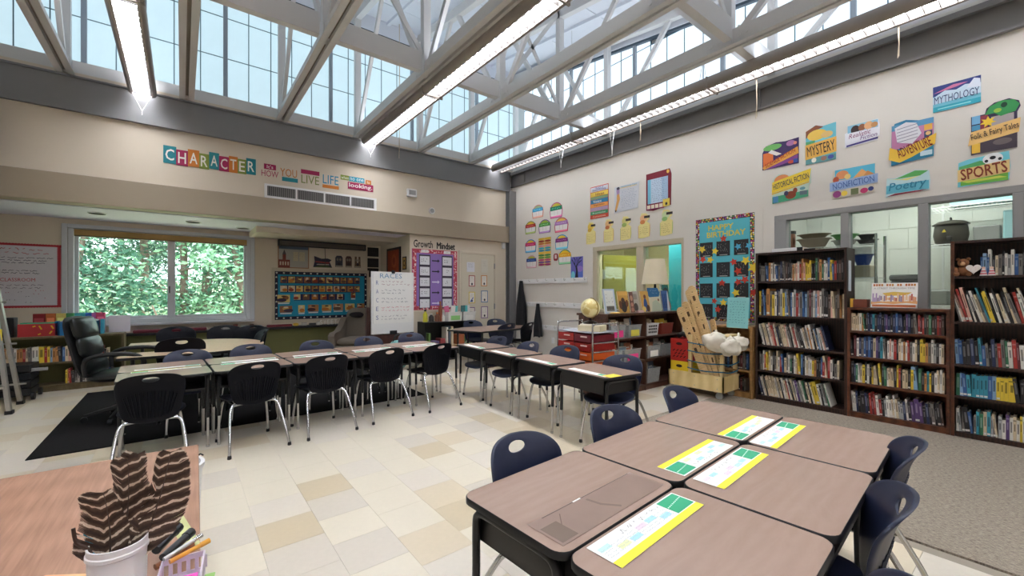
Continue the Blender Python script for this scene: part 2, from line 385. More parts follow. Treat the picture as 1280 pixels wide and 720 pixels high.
# white sills under the clerestory
struct(MB().box((XL, YB + .02, 4.14), (XR + .3, YB + .1, 4.36), m_white_steel).build('trim_9'))
struct(MB().box((XR + .16, YF, 4.12), (XR + .24, YB, 4.34), m_white_steel).build('trim_10'))
# ---------------------------------------------------------------- clerestory: translucent panes in thin dark bars
def deckz(y): return 6.53 - .145 * (7.85 - y)
m_pane = glow('translucent_pane_back', (200, 230, 242), GLAZE * .80, .05, 3, (130, 140, 145))
m_pane2 = glow('translucent_pane_side', (226, 240, 252), GLAZE * 1.1, .05, 3, (130, 140, 145))
m_bar = mat('glazing_bar', (92, 122, 138), .5); m_mull = mat('mullion_grey', (150, 160, 170), .5)
PH = (4.36, 4.985, 5.61, 6.22)
cw = struct(link('window_1', None, None, (0, YB + .12, 0))); PW = .3085
npan = 31; X0 = -3.17
for r in range(3):
    me = MB().box((.006, 0, .006), (PW - .006, .012, PH[r + 1] - PH[r] - .006), m_pane).mesh('pane')
    for c in range(npan): link('pane', me, cw, (X0 + c * PW, 0, PH[r]))
for c in range(npan + 1):
    x = X0 + c * PW
    if (c - 12) % 5 == 0: link('mullion', MB().box((x - .028, -.05, 4.36), (x + .028, .02, 6.24), m_mull).mesh('mullion'), cw)
    else: link('glazing_bar', MB().box((x - .006, -.008, 4.36), (x + .006, .02, 6.24), m_bar).mesh('glazing_bar'), cw)
for z in PH: MB().box((X0, -.006, z - .006), (X0 + npan * PW, .02, z + .006), m_bar).build('glazing_bar', cw)
MB().box((X0, -.05, 6.20), (X0 + npan * PW, .05, 6.26), mat('dark_head_trim', (70, 84, 96), .5)).build('head_trim', cw)
MB().box((X0, .02, 4.3), (X0 + npan * PW, .06, 6.6), m_white_steel).build('backing', cw)
cw2 = struct(link('window_2', None, None, (XR + .26, 0, 0)))
n2 = 33; Y0 = YF + .02
for c in range(n2):
    y = Y0 + c * PW
    for r in range(3):
        z0 = PH[r]; ztop = deckz(y) - .31
        z1 = min(PH[r + 1], ztop)
        if z1 - z0 < .04: continue
        MB().add([(0, y + .006, z0 + .006), (0, y + PW - .006, z0 + .006), (0, y + PW - .006, min(PH[r + 1], deckz(y + PW) - .31) - .004), (0, y + .006, z1 - .004)], [(0, 3, 2, 1)], m_pane2).build('pane', cw2)
    zt = deckz(y) - .29
    if c % 5 == 3: MB().box((-.05, y - .028, 4.34), (.02, y + .028, zt), m_mull).build('mullion', cw2)
    else: MB().box((-.01, y - .006, 4.34), (.02, y + .006, zt), m_bar).build('glazing_bar', cw2)
for z in PH[:3]: MB().box((-.006, Y0, z - .006), (.02, Y0 + n2 * PW, z + .006), m_bar).build('glazing_bar', cw2)
ya, yb = Y0, YB + .1
MB().add([(.02, ya, 4.3), (.02, yb, 4.3), (.02, yb, 6.6), (.02, ya, 6.6)], [(0, 3, 2, 1)], m_white_steel).build('backing', cw2)
def slope_box(x0, x1, y0, y1, dz0, dz1, m):
    vs = [(x, y, deckz(y) + d) for d in (dz0, dz1) for (x, y) in ((x0, y0), (x1, y0), (x1, y1), (x0, y1))]
    return MB().add(vs, [(3, 2, 1, 0), (4, 5, 6, 7), (0, 1, 5, 4), (1, 2, 6, 5), (2, 3, 7, 6), (3, 0, 4, 7)], m)
slope_box(-.06, .0, Y0, YB + .1, -.32, -.28, mat('dark_head_trim', (70, 84, 96))).build('head_trim', cw2)
# roof deck of sloping panels, eaves bands, purlins
ce = struct(slope_box(XL, XR + .5, YF, YB + .3, .02, .12, m_ceil).build('ceiling'))
yy = YF
while yy < YB:
    slope_box(XL, XR + .3, yy + .008, min(yy + 1.22, YB + .12) - .008, -.005, .02, m_ceil).build('deck_panel', ce); yy += 1.22
for k in range(8):
    x = 3.72 + 1.22 * (k - 5) - .61
    slope_box(x - .03, x + .03, YF, YB + .1, -.06, -.005, m_ceil).build('deck_rib', ce)
struct(MB().box((XL, YB + .06, 6.25), (XR + .24, YB + .12, 6.55), m_ceil).build('trim_11'))
struct(slope_box(XR + .18, XR + .24, YF, YB + .1, -.28, .02, m_ceil).build('trim_12'))
# ---------------------------------------------------------------- trusses
def angle_bar(b, p0, p1, w, d, m, up=Vector((0, 0, 1))):
    """flat bar box between two points in a truss plane (x = const), w across x, d in plane"""
    p0 = Vector(p0); p1 = Vector(p1); t = (p1 - p0).normalized(); s = Vector((1, 0, 0)); n = t.cross(s).normalized()
    vs = []
    for p in (p0, p1):
        for a, c in ((-1, -1), (1, -1), (1, 1), (-1, 1)): vs.append(p + s * a * w / 2 + n * c * d / 2)
    b.add(vs, [(3, 2, 1, 0), (4, 5, 6, 7), (0, 1, 5, 4), (1, 2, 6, 5), (2, 3, 7, 6), (3, 0, 4, 7)], m)
CB = 4.15; CH = .20
nodes = [YB - .04, 5.0, 2.25, -.5, YF + .03]
m_slot = mat('chord_slot', (150, 140, 128), .6)
NAMES = ['leftmost', 'second', 'third', 'fourth', 'fifth', 'sixth', 'seventh']
for k in range(-1, 7):
    x = 3.72 + 1.22 * (k - 4)
    t = thing('roof_truss', ('white steel roof truss far at the left edge, over the ladder' if k < 0 else 'white steel roof truss, %s of the row counted from the left' % NAMES[k]) if k < 6 else 'white steel roof truss lying against the right wall beam', 'truss', (x, 0, 0), group='white roof trusses')
    for s in (-1, 1):    # two angles with a gap: vertical legs and flat flanges
        b = MB(); b.box((s * .018, YF, CB), (s * .030, YB - .04, CB + CH), m_white_steel); b.box((s * .030, YF, CB), (s * .085, YB - .04, CB + .012), m_white_steel); b.build('bottom_chord', t)
    MB().box((-.018, YF, CB + .05), (.018, YB - .04, CB + .07), m_slot).build('packing_strip', t)
    b = MB(); 
    vs = [(sx * .05, y, deckz(y) + d) for d in (-.22, -.07) for y in (YF, YB - .04) for sx in (-1, 1)]
    b.add(vs, [(0, 2, 3, 1), (4, 5, 7, 6), (0, 1, 5, 4), (2, 6, 7, 3), (0, 4, 6, 2), (1, 3, 7, 5)], m_white_steel); b.build('top_chord', t)
    for i, y in enumerate(nodes):
        b = MB(); b.box((-.05, y - .045, CB + .02), (.05, y + .045, deckz(y) - .1), m_white_steel); b.build('post', t)
        if i < len(nodes) - 1:
            ym = (y + nodes[i + 1]) / 2
            for ya_ in (y, nodes[i + 1]):
                b = MB(); angle_bar(b, (0, ya_ + (.07 if ya_ < ym else -.07), CB + .1), (0, ym + (.1 if ya_ > ym else -.1), deckz(ym) - .16), .05, .075, m_white_steel); b.build('diagonal', t)
            b = MB()
            if i < 3:
                for dy in (.12, .2, -.12, -.2):
                    b.cyl((-.034, y + dy, CB + .1), (-.044, y + dy, CB + .1), .018, m_white_steel, n=8); b.cyl((.03, y + dy, CB + .1), (.044, y + dy, CB + .1), .018, m_white_steel, n=8)
                b.build('bolts', t)
for j, y in enumerate((5.0, 2.25)):
    t = thing('cross_beam', ['white steel cross beam tying the trusses, nearer the character sign', 'white steel cross beam tying the trusses, nearer the camera'][j], 'beam', (0, y, 0))
    for k in range(-1, 6):
        x0 = 3.72 + 1.22 * (k - 4) + .09; x1 = x0 + 1.04
        b = MB(); b.box((x0, -.07, CB + .05), (x1, -.05, CB + .29), m_white_steel); b.box((x0, -.05, CB + .05), (x1, .02, CB + .062), m_white_steel); b.build('beam_length', t)
    # kite bracing up to the deck
    for k in (0, 2, 4):
        xa = 3.72 + 1.22 * (k - 4); b = MB()
        for x0, x1 in ((xa + .05, xa + 1.17), (xa + 1.17, xa + .05)):
            p0 = Vector((x0, 0, CB + .3)); p1 = Vector((x1, 0, deckz(y) - .15)); tdir = (p1 - p0).normalized(); n = Vector((-tdir.z, 0, tdir.x))
            vs = [p + n * c * .03 + Vector((0, a * .012, 0)) for p in (p0, p1) for a, c in ((-1, -1), (1, -1), (1, 1), (-1, 1))]
            b.add(vs, [(3, 2, 1, 0), (4, 5, 6, 7), (0, 1, 5, 4), (1, 2, 6, 5), (2, 3, 7, 6), (3, 0, 4, 7)], m_white_steel)
        b.build('cross_brace', t)
# ---------------------------------------------------------------- pendant fluorescent lights
m_lamp = glow('fluorescent_tubes', (244, 247, 255), LAMP, .05, 40)
m_lamp3 = glow('fluorescent_tubes_dim', (244, 247, 255), LAMP * .5, .05, 40)
m_house = mat('lamp_housing', (150, 140, 132), .35, .3)
m_louv = mat('louvre_blade', (52, 51, 50), .35)
m_up = glow('added_glow_panel', (236, 244, 255), ADDED_UPGLOW, .05, 40)
for i, xc in enumerate((-.42, 2.70, 5.56)):
    t = thing('pendant_light', ['long fluorescent pendant nearest the ladder corner', 'long fluorescent pendant in the middle of the roof', 'long fluorescent pendant running beside the right wall beam'][i], 'light', (xc, 0, 4.05), group='fluorescent pendants')
    y1 = YB - .1; L = 2.44; s = 0; lv = MB().box((-.088, -.003, .006), (.088, .003, .05), m_louv).mesh('louvre_blade')
    while y1 - L * s > YF + .3:
        a = y1 - L * s; c = max(a - L, YF + .1)
        for sg in (-1, 1):
            b = MB(); b.prism([(sg * .090, 0), (sg * .115, -.006), (sg * .14, .014), (sg * .152, .06), (sg * .145, .11), (sg * .12, .14), (sg * .09, .14)][::sg], c + .004, a - .004, m_house, X=Matrix(((1, 0, 0, 0), (0, 0, 1, 0), (0, 1, 0, 0), (0, 0, 0, 1)))); b.build('side_rail', t, smooth=50)
        MB().box((-.12, c + .004, .14), (.12, a - .004, .148), m_house).build('top_tray', t)
        MB().box((-.10, c + .02, .1485), (.10, a - .02, .152), m_up).build('added_glow_panel', t)  # unseen glowing sheet, added to lift the roof and trusses
        MB().box((-.088, c + .01, .085), (.088, a - .01, .093), m_lamp3 if i == 2 else m_lamp).build('lamp_panel', t)
        yv = a - .05
        if c > 0 or i == 2 or s < 4:
            while yv > max(c, -.2) + .03: link('louvre_blade', lv, t, (0, yv, 0)); yv -= .11
        MB().box((-.154, c - .012, -.008), (.154, c + .012, .142), m_house).build('joint_collar', t)
        for sg in (-1, 1): MB().cyl((sg * .1, c + .12, .14), (0, c + .12, .5), .0035, m_alum, n=5).build('suspension_wire', t)
        MB().cyl((0, c + .12, .5), (0, c + .12, deckz(c + .12) - 4.05), .0035, m_alum, n=5).build('suspension_wire', t)
        s += 1
# loose strings hanging under the lights
k = 0
for (x, y, z, h, w, lab) in ((-.42, 7.55, 4.04, .28, .1, 'white V-shaped string under the end of the left pendant light'), (2.70, 7.6, 4.04, .22, .09, 'white V-shaped string under the far end of the middle pendant'), (3.25, 7.6, 6.46, 2.55, .0, 'single short string hanging just right of the middle pendant'), (5.56, 5.6, 4.04, .35, .07, 'V-shaped string hanging left of the colourful badges'), (5.6, 4.45, 4.04, .42, .06, 'V-shaped string hanging above the traits chart'), (5.67, 3.95, 4.046, .3, .0, 'short double string hanging above the white chart'), (5.67, 2.25, 4.046, .5, .01, 'long twisted string hanging right of the hanging cards'), (5.67, .92, 4.046, .32, .01, 'beige twisted cord hanging left of the uppermost genre poster')):
    b = MB()
    if w > .02: b.tube([(-w, 0, 0), (0, 0, -h * .8), (0, 0, -h)], .004, m_white, 5); b.tube([(w, 0, 0), (0, 0, -h * .8)], .004, m_white, 5)
    else: b.tube([(0, 0, 0), (.012, 0, -h * .5), (0, .01, -h)], .005, mat('string', (196, 180, 156)), 5); b.tube([(.012, .01, 0), (-.006, 0, -h * .5), (.006, 0, -h * .95)], .004, mat('string', (196, 180, 156)), 5)
    tag(b.build('hanging_string', None, (x, y, z)), lab, 'string', 'strings under the lights')
# ================================================================ alcove window, blind, outdoors
w3 = struct(link('window_3', None, None, (0, YA, 0)))
b = MB()
for (x0, x1, z0, z1) in ((WX0, WX0 + .07, WZ0, WZ1), (WX1 - .07, WX1, WZ0, WZ1), (WX0 + .07, WX1 - .07, WZ0, WZ0 + .07), (WX0 + .07, WX1 - .07, WZ1 - .07, WZ1)):
    MB().box((x0, .0, z0), (x1, .12, z1), m_wframe, ch=.008).build('frame_bar', w3)
for (x0, x1, yo) in ((-1.31, -.10, .07), (-.17, .96, .03)):
    for (a, c, d, e) in ((x0, x0 + .045, .93, 2.29), (x1 - .045, x1, .93, 2.29), (x0 + .045, x1 - .045, .93, .975), (x0 + .045, x1 - .045, 2.245, 2.29)):
        MB().box((a, yo, d), (c, yo + .03, e), m_wframe, ch=.005).build('sash_bar', w3)
    MB().box((x0 + .045, yo + .012, .975), (x1 - .045, yo + .018, 2.245), m_glass).build('pane', w3)
MB().box((-.19, .015, .93), (-.085, .03, 2.29), m_wframe, ch=.005).build('meeting_stile', w3)
MB().box((-.17, .003, 1.35), (-.155, .015, 1.47), m_blackp).build('latch', w3)
MB().box((WX0 - .05, -.1, WZ0 - .04), (WX1 + .05, 0, WZ0), m_wframe, ch=.008).build('window_sill', w3)
for (x0, x1, z0, z1) in ((WX0 - .06, WX0, WZ0, WZ1 + .06), (WX1, WX1 + .06, WZ0, WZ1 + .06), (WX0, WX1, WZ1, WZ1 + .06)):
    MB().box((x0, -.03, z0), (x1, 0, z1), m_wframe, ch=.005).build('casing', w3)
t = thing('roller_blind', 'rolled tan blind under the head of the alcove window', 'blind', (0, YA - .02, 2.25))
MB().box((-1.30, -.03, 0), (.96, .03, .09), mat('tan_blind', (172, 138, 86), .8, bump=.2)).build('rolled_fabric', t)
MB().box((-1.30, -.034, -.014), (.96, .034, .002), mat('blind_rail', (98, 76, 52), .5), ch=.004).build('bottom_rail', t)
# outdoors: lawn, trees, shrubs
m_lawn = mat('lawn', (196, 202, 166), .9, var=.35, scale=1.2, bump=.5, bscale=20, spec=.1)
R = random.Random(3)
def gz(x, y): return -.9 + (y - 9.6) * .10 + .3 * math.sin(x * .35) * math.sin(y * .3) * min(1, (y - 9.6) * .2)
lawn = tag(MB().grid(lambda u, v: (-16 + 34 * u, 9.6 + 30 * v, gz(-16 + 34 * u, 9.6 + 30 * v)), 24, 20, m_lawn).build('lawn', smooth=True), 'sunlit grass bank outside the window', 'lawn')
m_bark = mat('bark', (104, 88, 78), .9, var=.3, scale=14, bump=.8, bscale=40)
m_leaf = [mat('leaf_green', (84, 132, 100), .6, var=.4, scale=3), mat('leaf_dark', (42, 86, 68), .6, var=.4, scale=3), mat('leaf_pale', (130, 168, 140), .6, var=.35, scale=3)]
for m in m_leaf:
    nb = m.node_tree.nodes['Principled BSDF']; nb.inputs['Transmission Weight'].default_value = 0
def tree(x, y, h, spread, lean, nl, leaf, label, trunks=1, seed=0, low=.35):
    R = random.Random(seed); z = gz(x, y)
    t = thing('tree', label, 'tree', (x, y, z - .05), group='trees outside the window')
    tips = []
    for k in range(trunks):
        a = lean + (k - (trunks - 1) / 2) * .13; bx = (k - (trunks - 1) / 2) * .35; rr = .12 / (1 + .25 * (trunks - 1)) * (1.1 - .15 * k)
        pts = [(bx + a * h * s + .1 * math.sin(s * 5 + k), .15 * math.sin(s * 3 + k * 2), h * s) for s in (0, .15, .3, .45, .6, .8, 1)]
        MB().tube(pts, .1, m_bark, 8, radii=[rr * q for q in (1.25, 1, .9, .8, .65, .4, .12)]).build('trunk', t, smooth=60)
        for q in range(14):
            s = R.uniform(low, .95); p = Vector((bx + a * h * s, 0, h * s)); an = R.uniform(0, 2 * PI); ln = spread * R.uniform(.5, 1) * (1.1 - s * .5)
            e = p + Vector((math.cos(an) * ln, math.sin(an) * ln, ln * R.uniform(-.1, .5))); m_ = (p + e) / 2 + Vector((0, 0, ln * .12))
            MB().tube([p, m_, e], .03, m_bark, 5, radii=[rr * .35, rr * .22, rr * .08]).build('branch', t)
            tips += [(p, m_, e)]
    b = MB()
    for i in range(nl):
        p, m_, e = R.choice(tips); s = R.random(); c = (m_ + (e - m_) * s * 1.1) if R.random() < .75 else (p + (m_ - p) * R.random())
        c = c + Vector((R.gauss(0, .22), R.gauss(0, .22), R.gauss(0, .2))) * spread * .55
        sz = R.uniform(.05, .11); u = Vector((R.gauss(0, 1), R.gauss(0, 1), R.gauss(0, .6))).normalized(); v = u.orthogonal().normalized() if R.random() < .5 else u.cross(Vector((R.random(), R.random(), R.random()))).normalized()
        b.add([c - u * sz, c + v * sz * .45, c + u * sz, c - v * sz * .45], [(0, 1, 2, 3)], m_leaf[leaf] if R.random() < .75 else m_leaf[(leaf + 1) % 3])
    stuff(b.build('foliage', t))
    return t
tree(-2.75, 15.2, 7.0, 2.6, .05, 14875, 1, 'dark multi-trunked tree behind the left window sash', 3, 1, .06)
tree(.15, 15.6, 7.5, 2.2, .06, 8925, 0, 'leaning twin-trunked tree left in the right window sash', 2, 2, .12)
tree(-1.1, 20, 8, 3.4, -.02, 14875, 1, 'dense green tree filling the middle of the left sash', 1, 3, .04)
tree(1.7, 14.6, 6.5, 1.7, -.05, 7437, 2, 'slim pale tree at the right edge of the window', 2, 4, .1)
tree(.7, 22.5, 8, 3.2, .03, 8500, 2, 'pale leafy tree far behind the right sash', 1, 5, .05)
tree(-5.0, 21, 9, 3.8, .02, 13812, 0, 'broad tree far behind the left edge of the window', 1, 6, .04)
tree(4.5, 24, 9, 4, 0, 7437, 0, 'broad tree far away to the right of the window', 1, 7, .04)
tree(-2.2, 25, 10, 4, 0, 14875, 1, 'tall dark tree farthest behind the left sash', 1, 8, .04)
tree(1.9, 28, 10, 4, 0, 7437, 1, 'tall dark tree farthest behind the right sash', 1, 9, .04)
b = MB(); b.tube([(0, 0, 0), (.12, 0, .35), (.5, 0, .85), (.62, .05, 1.3), (.45, .1, 1.8)], .03, m_bark, 6, radii=[.045, .04, .035, .03, .015]); b.tube([(.2, 0, .45), (-.2, 0, .9), (-.55, 0, 1.1)], .02, m_bark, 5)
tag(b.build('bent_branch', None, (-.95, 11.8, gz(-.95, 11.8) - .05)), 'thin bowed branch arching behind the left sash', 'branch')

# ================================================================ inner window to the office (right wall)
m_cream = mat('cream_wall', (222, 212, 176), .7, var=.03); m_stor = mat('storage_block_wall', (218, 218, 210), .6, var=.03)
m_cframe = mat('beige_frame', (196, 184, 160), .5, var=.03)
w4 = struct(link('window_4', None, None, (XR, 0, 0)))
for (y0, y1, z0, z1) in ((5.18, 5.28, 1.06, 2.13), (3.46, 3.50, 1.06, 2.13), (3.46, 5.28, 2.13, 2.21), (3.46, 5.28, 1.0, 1.06), (4.18, 4.32, 1.06, 2.13)):
    MB().box((.0, y0, z0), (.16, y1, z1), m_cframe, ch=.006).build('frame_bar', w4)
MB().box((.07, 3.50, 1.06), (.076, 4.18, 2.13), glassy('inner_glass', (240, 248, 240), .05)).build('pane', w4)
MB().box((.07, 4.32, 1.06), (.076, 5.18, 2.13), glassy('inner_glass', (240, 248, 240), .05)).build('pane', w4)
b = MB(); XO = 8.5
b.box((XO, 3.0, 0), (XO + .1, 6.4, 2.7), m_cream)
struct(b.build('wall_office'))
struct(MB().box((XR + .17, 2.5, 0), (XO, 2.6, 2.7), m_stor).build('wall_partition'))
struct(MB().box((XR + .17, 6.4, 0), (XO, 6.5, 2.7), m_cream).build('wall_office_end'))
struct(MB().box((XR + .17, 2.5, 2.7), (XO, 6.5, 2.78), m_ceil).build('ceiling_office'))
tl = tag(MB().box((XR + .9, 2.62, 1.0), (XO - .9, 2.66, 2.55), mat('teal_board', (28, 152, 182), .7)).build('teal_board', None), 'teal display board in the office behind the lamp', 'board')
tl2 = tag(MB().box((7.0, 3.2, .0), (7.03, 4.27, 2.6), mat('teal_board', (28, 152, 182), .7)).build('teal_partition'), 'teal partition seen through the office window beside the lampshade', 'partition')
t = thing('office_door', 'olive green office door standing open behind the inner window', 'door', (6.34, 5.24, 0), math.radians(72))
MB().box((0, -.9, 0), (.045, 0, 2.08), mat('olive_door', (126, 122, 44), .5)).build('door_leaf', t)
MB().box((-.02, -.03, 1.62), (.07, .03, 1.8), m_alum).build('door_closer', t)
t = thing('office_notice', 'cream and orange notice taped up behind the inner window pane', 'notice', M=on_right(4.05, 1.60, XR + .068))
MB().prism(rrect(.26, .42, .004, 1), 0, .003, paper((240, 226, 176))).build('sheet', t); art(t, [('r', -.13, .09, .13, .19, (216, 124, 60)), ('r', -.09, -.02, .09, -.01, (190, 170, 110)), ('r', -.1, -.05, .09, -.04, (190, 170, 110))], z0=.003)
t = thing('office_shelf', 'white wall shelf unit glimpsed past the green door', 'shelf', (7.5, 4.55, 0))
for z in (1.0, 1.3, 1.6): MB().box((0, -.35, z), (.3, .35, z + .02), m_white).build('shelf_board', t)
for y in (-.35, .33): MB().box((0, y, 0), (.3, y + .02, 1.65), m_white).build('upright', t)
pl = thing('office_fill_lamp', 'unseen light panel added under the office ceiling', 'light', (6.72, 4.4, 2.69))  # lamp added out of view to brighten the office behind the panes
MB().box((-.3, -.6, -.02), (.3, .6, .0), glow('office_fill_panel', (255, 246, 226), 13)).build('diffuser', pl); MB().box((-.33, -.63, -.015), (.33, .63, .005), m_white).build('frame', pl)
# ================================================================ storage room window (right wall)
w5 = struct(link('window_5', None, None, (XR, 0, 0)))
for (y0, y1, z0, z1) in ((2.06, 2.2, 1.17, 2.29), (1.42, 1.50, 1.17, 2.29), (.76, .84, 1.17, 2.29), (.13, .20, 1.17, 2.29), (-.35, -.28, 1.17, 2.29), (-.35, 2.2, 2.29, 2.36), (-.35, 2.2, 1.12, 1.17)):
    MB().box((.0, y0, z0), (.16, y1, z1), m_gframe, ch=.006).build('frame_bar', w5)
for (y0, y1) in ((1.5, 2.06), (.84, 1.42), (.2, .76), (-.28, .13)):
    MB().box((.08, y0, 1.17), (.086, y1, 2.29), glassy('storage_glass', (236, 244, 242), .05)).build('pane', w5)
XS = 8.3
sw = struct(MB().box((XS, YF, 0), (XS + .1, 2.5, 3), m_stor).build('wall_storage'))
for i in range(9):
    for j in range(-1, 7):
        y0 = 2.5 - (j + (i % 2) * .5) * .42
        if y0 - .42 < -1: continue
        MB().box((XS - .012, max(y0 - .414, -1), .2 + i * .3 + .004), (XS, min(y0, 2.5), .2 + i * .3 + .296), m_stor).build('block', sw)
struct(MB().box((XR + .17, YF, 2.9), (XS, 2.5, 2.98), m_ceil).build('ceiling_storage'))
pl = thing('storage_fill_lamp', 'unseen light panel added under the storage ceiling', 'light', (7.3, .9, 2.89))  # out-of-view lamp added so the storage room is evenly lit
MB().box((-.25, -.8, -.02), (.25, .8, 0), glow('storage_fill_panel', (255, 250, 244), 12)).build('diffuser', pl); MB().box((-.28, -.83, -.015), (.28, .83, .005), m_white).build('frame', pl)
def wire_shelf(name, label, x0, x1, y0, y1, zs, posts=True):
    t = thing(name, label, 'shelf', (0, 0, 0))
    for z in zs:
        b = MB()
        n = int((y1 - y0) / .035)
        for i in range(n + 1): b.cyl((x0, y0 + (y1 - y0) * i / n, z), (x1, y0 + (y1 - y0) * i / n, z), .0025, m_white, n=4); b.cyl((x0, y0 + (y1 - y0) * i / n, z), (x0, y0 + (y1 - y0) * i / n, z - .035), .0025, m_white, n=4)
        for q in (0, .035): b.cyl((x0, y0, z - q), (x0, y1, z - q), .005, m_white, n=5)
        b.cyl((x1, y0, z), (x1, y1, z), .005, m_white, n=5)
        b.build('wire_deck', t)
    if posts:
        for x in (x0, x1):
            for y in (y0, y1): MB().cyl((x, y, 0), (x, y, max(zs) + .12), .016, m_chrome, n=8).build('post', t)
    else:
        for y in (y0 + .12, y1 - .15): MB().box((x1 - .01, y, min(zs) - .3), (x1 + .015, y + .02, max(zs) + .1), m_white).build('wall_track', t)
    return t
wire_shelf('wire_rack', 'chrome wire rack with basins behind the left storage pane', 6.55, 7.0, 1.27, 2.42, (.9, 1.545, 1.955))
wire_shelf('wire_wall_shelf', 'white wire wall shelves holding the soup kettle', 7.5, 8.0, -.9, 1.0, (1.2, 1.965, 2.43), False)
def bowl(name, label, cat, x, y, z, r, h, m, rim=.015, n=22, sq=1.0):
    t = MB().lathe([(r * .6, 0), (r * .78, h * .4), (r * .96, h * .9), (r + rim, h * .93), (r + rim, h), (r * .93, h), (r * .72, h * .45), (r * .5, .012), (.0001, .012)], m, n).build(name, None, (x, y, z), smooth=True)
    t.scale = (1, sq, 1); return tag(t, label, cat)
bowl('basin', 'brown plastic basin stacked on the taupe tub, behind the first storage pane', 'basin', 6.76, 1.96, 2.091, .155, .06, mat('brown_basin', (122, 100, 72), .5), sq=1.15)
bowl('tub', 'wide taupe tub behind the first storage pane', 'tub', 6.76, 1.96, 1.957, .16, .133, mat('taupe_tub', (168, 148, 128), .5), sq=1.15)
bowl('basin', 'bright green basin beside the window post', 'basin', 6.76, 1.62, 2.041, .135, .07, mat('green_basin', (96, 190, 90), .4))
bowl('tub', 'grey tub under the green basin', 'tub', 6.76, 1.62, 1.957, .13, .082, mat('grey_tub', (140, 142, 136), .5))
bowl('bowl', 'black bowl on the wire rack top', 'bowl', 6.68, 1.38, 1.957, .1, .06, m_blackp); bowl('bowl', 'black bowl stacked on the other black bowl', 'bowl', 6.68, 1.38, 2.019, .085, .06, m_blackp)
MBx = MB(); MBx.box((6.58, 1.31, 1.835), (6.8, 1.52, 1.93), m_white, ch=.01); tag(MBx.build('paper_pack'), 'white pack of plates above the blue bowl', 'pack')
bowl('bowl', 'royal blue bowl in the middle of the wire rack', 'bowl', 6.69, 1.42, 1.702, .1, .13, mat('royal_blue', (26, 66, 150), .35))
tag(MB().box((6.57, 1.32, 1.548), (6.82, 1.53, 1.70), mat('beige_bin', (176, 164, 142), .6), ch=.012).build('storage_bin'), 'beige storage bin under the blue bowl', 'bin')
t = thing('storage_jar', 'tall orange jar with dark lid at the left of the storage pane', 'jar', (6.7, 2.22, 1.957))
MB().lathe([(.055, 0), (.062, .02), (.062, .2), (.05, .23)], mat('jar_orange', (170, 96, 60), .3), 16).build('body', t, smooth=True); MB().lathe([(.068, .22), (.068, .26), (.0001, .27)], m_blackp, 16).build('lid', t, smooth=True)
t = thing('soup_kettle', 'black electric soup kettle with domed lid on the wire shelf', 'kettle', (7.68, .755, 1.967)); t.scale = (.72, .72, .76)
MB().lathe([(.15, 0), (.2, .04), (.225, .16), (.21, .29), (.2, .33)], mat('kettle_dark', (58, 54, 46), .4), 26).build('body', t, smooth=True)
MB().lathe([(.235, .33), (.235, .345), (.17, .39), (.05, .41), (.0001, .415)], mat('kettle_dark', (58, 54, 46), .4), 26).build('lid', t, smooth=True)
MB().tube([(-.04, 0, .41), (-.03, 0, .45), (.03, 0, .45), (.04, 0, .41)], .012, m_blackp).build('knob', t)
b = MB(); b.prism([(-.03, 0), (.03, 0), (0, .05)], 0, .003, paper((230, 200, 50)), X=Matrix(((0, 0, -1, -.225), (-1, 0, 0, .06), (0, 1, 0, .2), (0, 0, 0, 1)))); b.build('warning_sticker', t)
MB().box((-.26, -.03, .05), (-.2, .03, .13), m_blackp, ch=.008).build('dial', t)
tag(MB().tube([(7.6, .9, 1.975), (7.56, .97, 1.98), (7.6, 1.0, 1.975), (7.7, .96, 1.975)], .008, m_blackp).build('power_cord'), 'black cord looped beside the soup kettle', 'cord')
tag(MB().box((7.6, .34, 1.968), (7.9, .56, 2.17), m_gframe, ch=.01).build('tray_stack'), 'grey stack of trays right of the soup kettle', 'trays')
tag(MB().box((7.6, -.2, 1.968), (7.9, .32, 2.33), mat('light_blue_box', (170, 214, 220), .4), ch=.01).build('plastic_box'), 'pale blue plastic box at the right edge of the storage window', 'box')
tag(MB().box((7.52, -.3, 2.433), (7.9, .75, 2.52), mat('light_blue_box', (170, 214, 220), .4), ch=.01).build('folded_sheet'), 'pale blue bundle on the top wire shelf', 'bundle')
t = thing('storage_cabinet', 'grey cabinet in the storage room carrying the lidded bin', 'cabinet', (6.5, .85, 0)); MB().box((0, 0, .0), (.4, .36, 1.2), m_gframe, ch=.01).build('body', t); MB().box((-.012, .02, .08), (0, .34, 1.15), m_gframe, ch=.004).build('door', t)
t = thing('lidded_bin', 'dark grey lidded bin behind the panorama book', 'bin', (6.55, .9, 1.2005)); MB().box((0, 0, 0), (.28, .24, .30), mat('grey_bin', (96, 98, 98), .5), ch=.02).build('body', t); MB().box((-.012, -.012, .30), (.292, .252, .37), mat('grey_bin_lid', (112, 114, 112), .5), ch=.02).build('lid', t)
tag(MB().box((7.55, .76, 1.203), (7.9, .98, 1.4), mat('grey_tub', (140, 142, 136), .5), ch=.02).build('plastic_tote'), 'grey tote on the lowest wire wall shelf', 'tote')
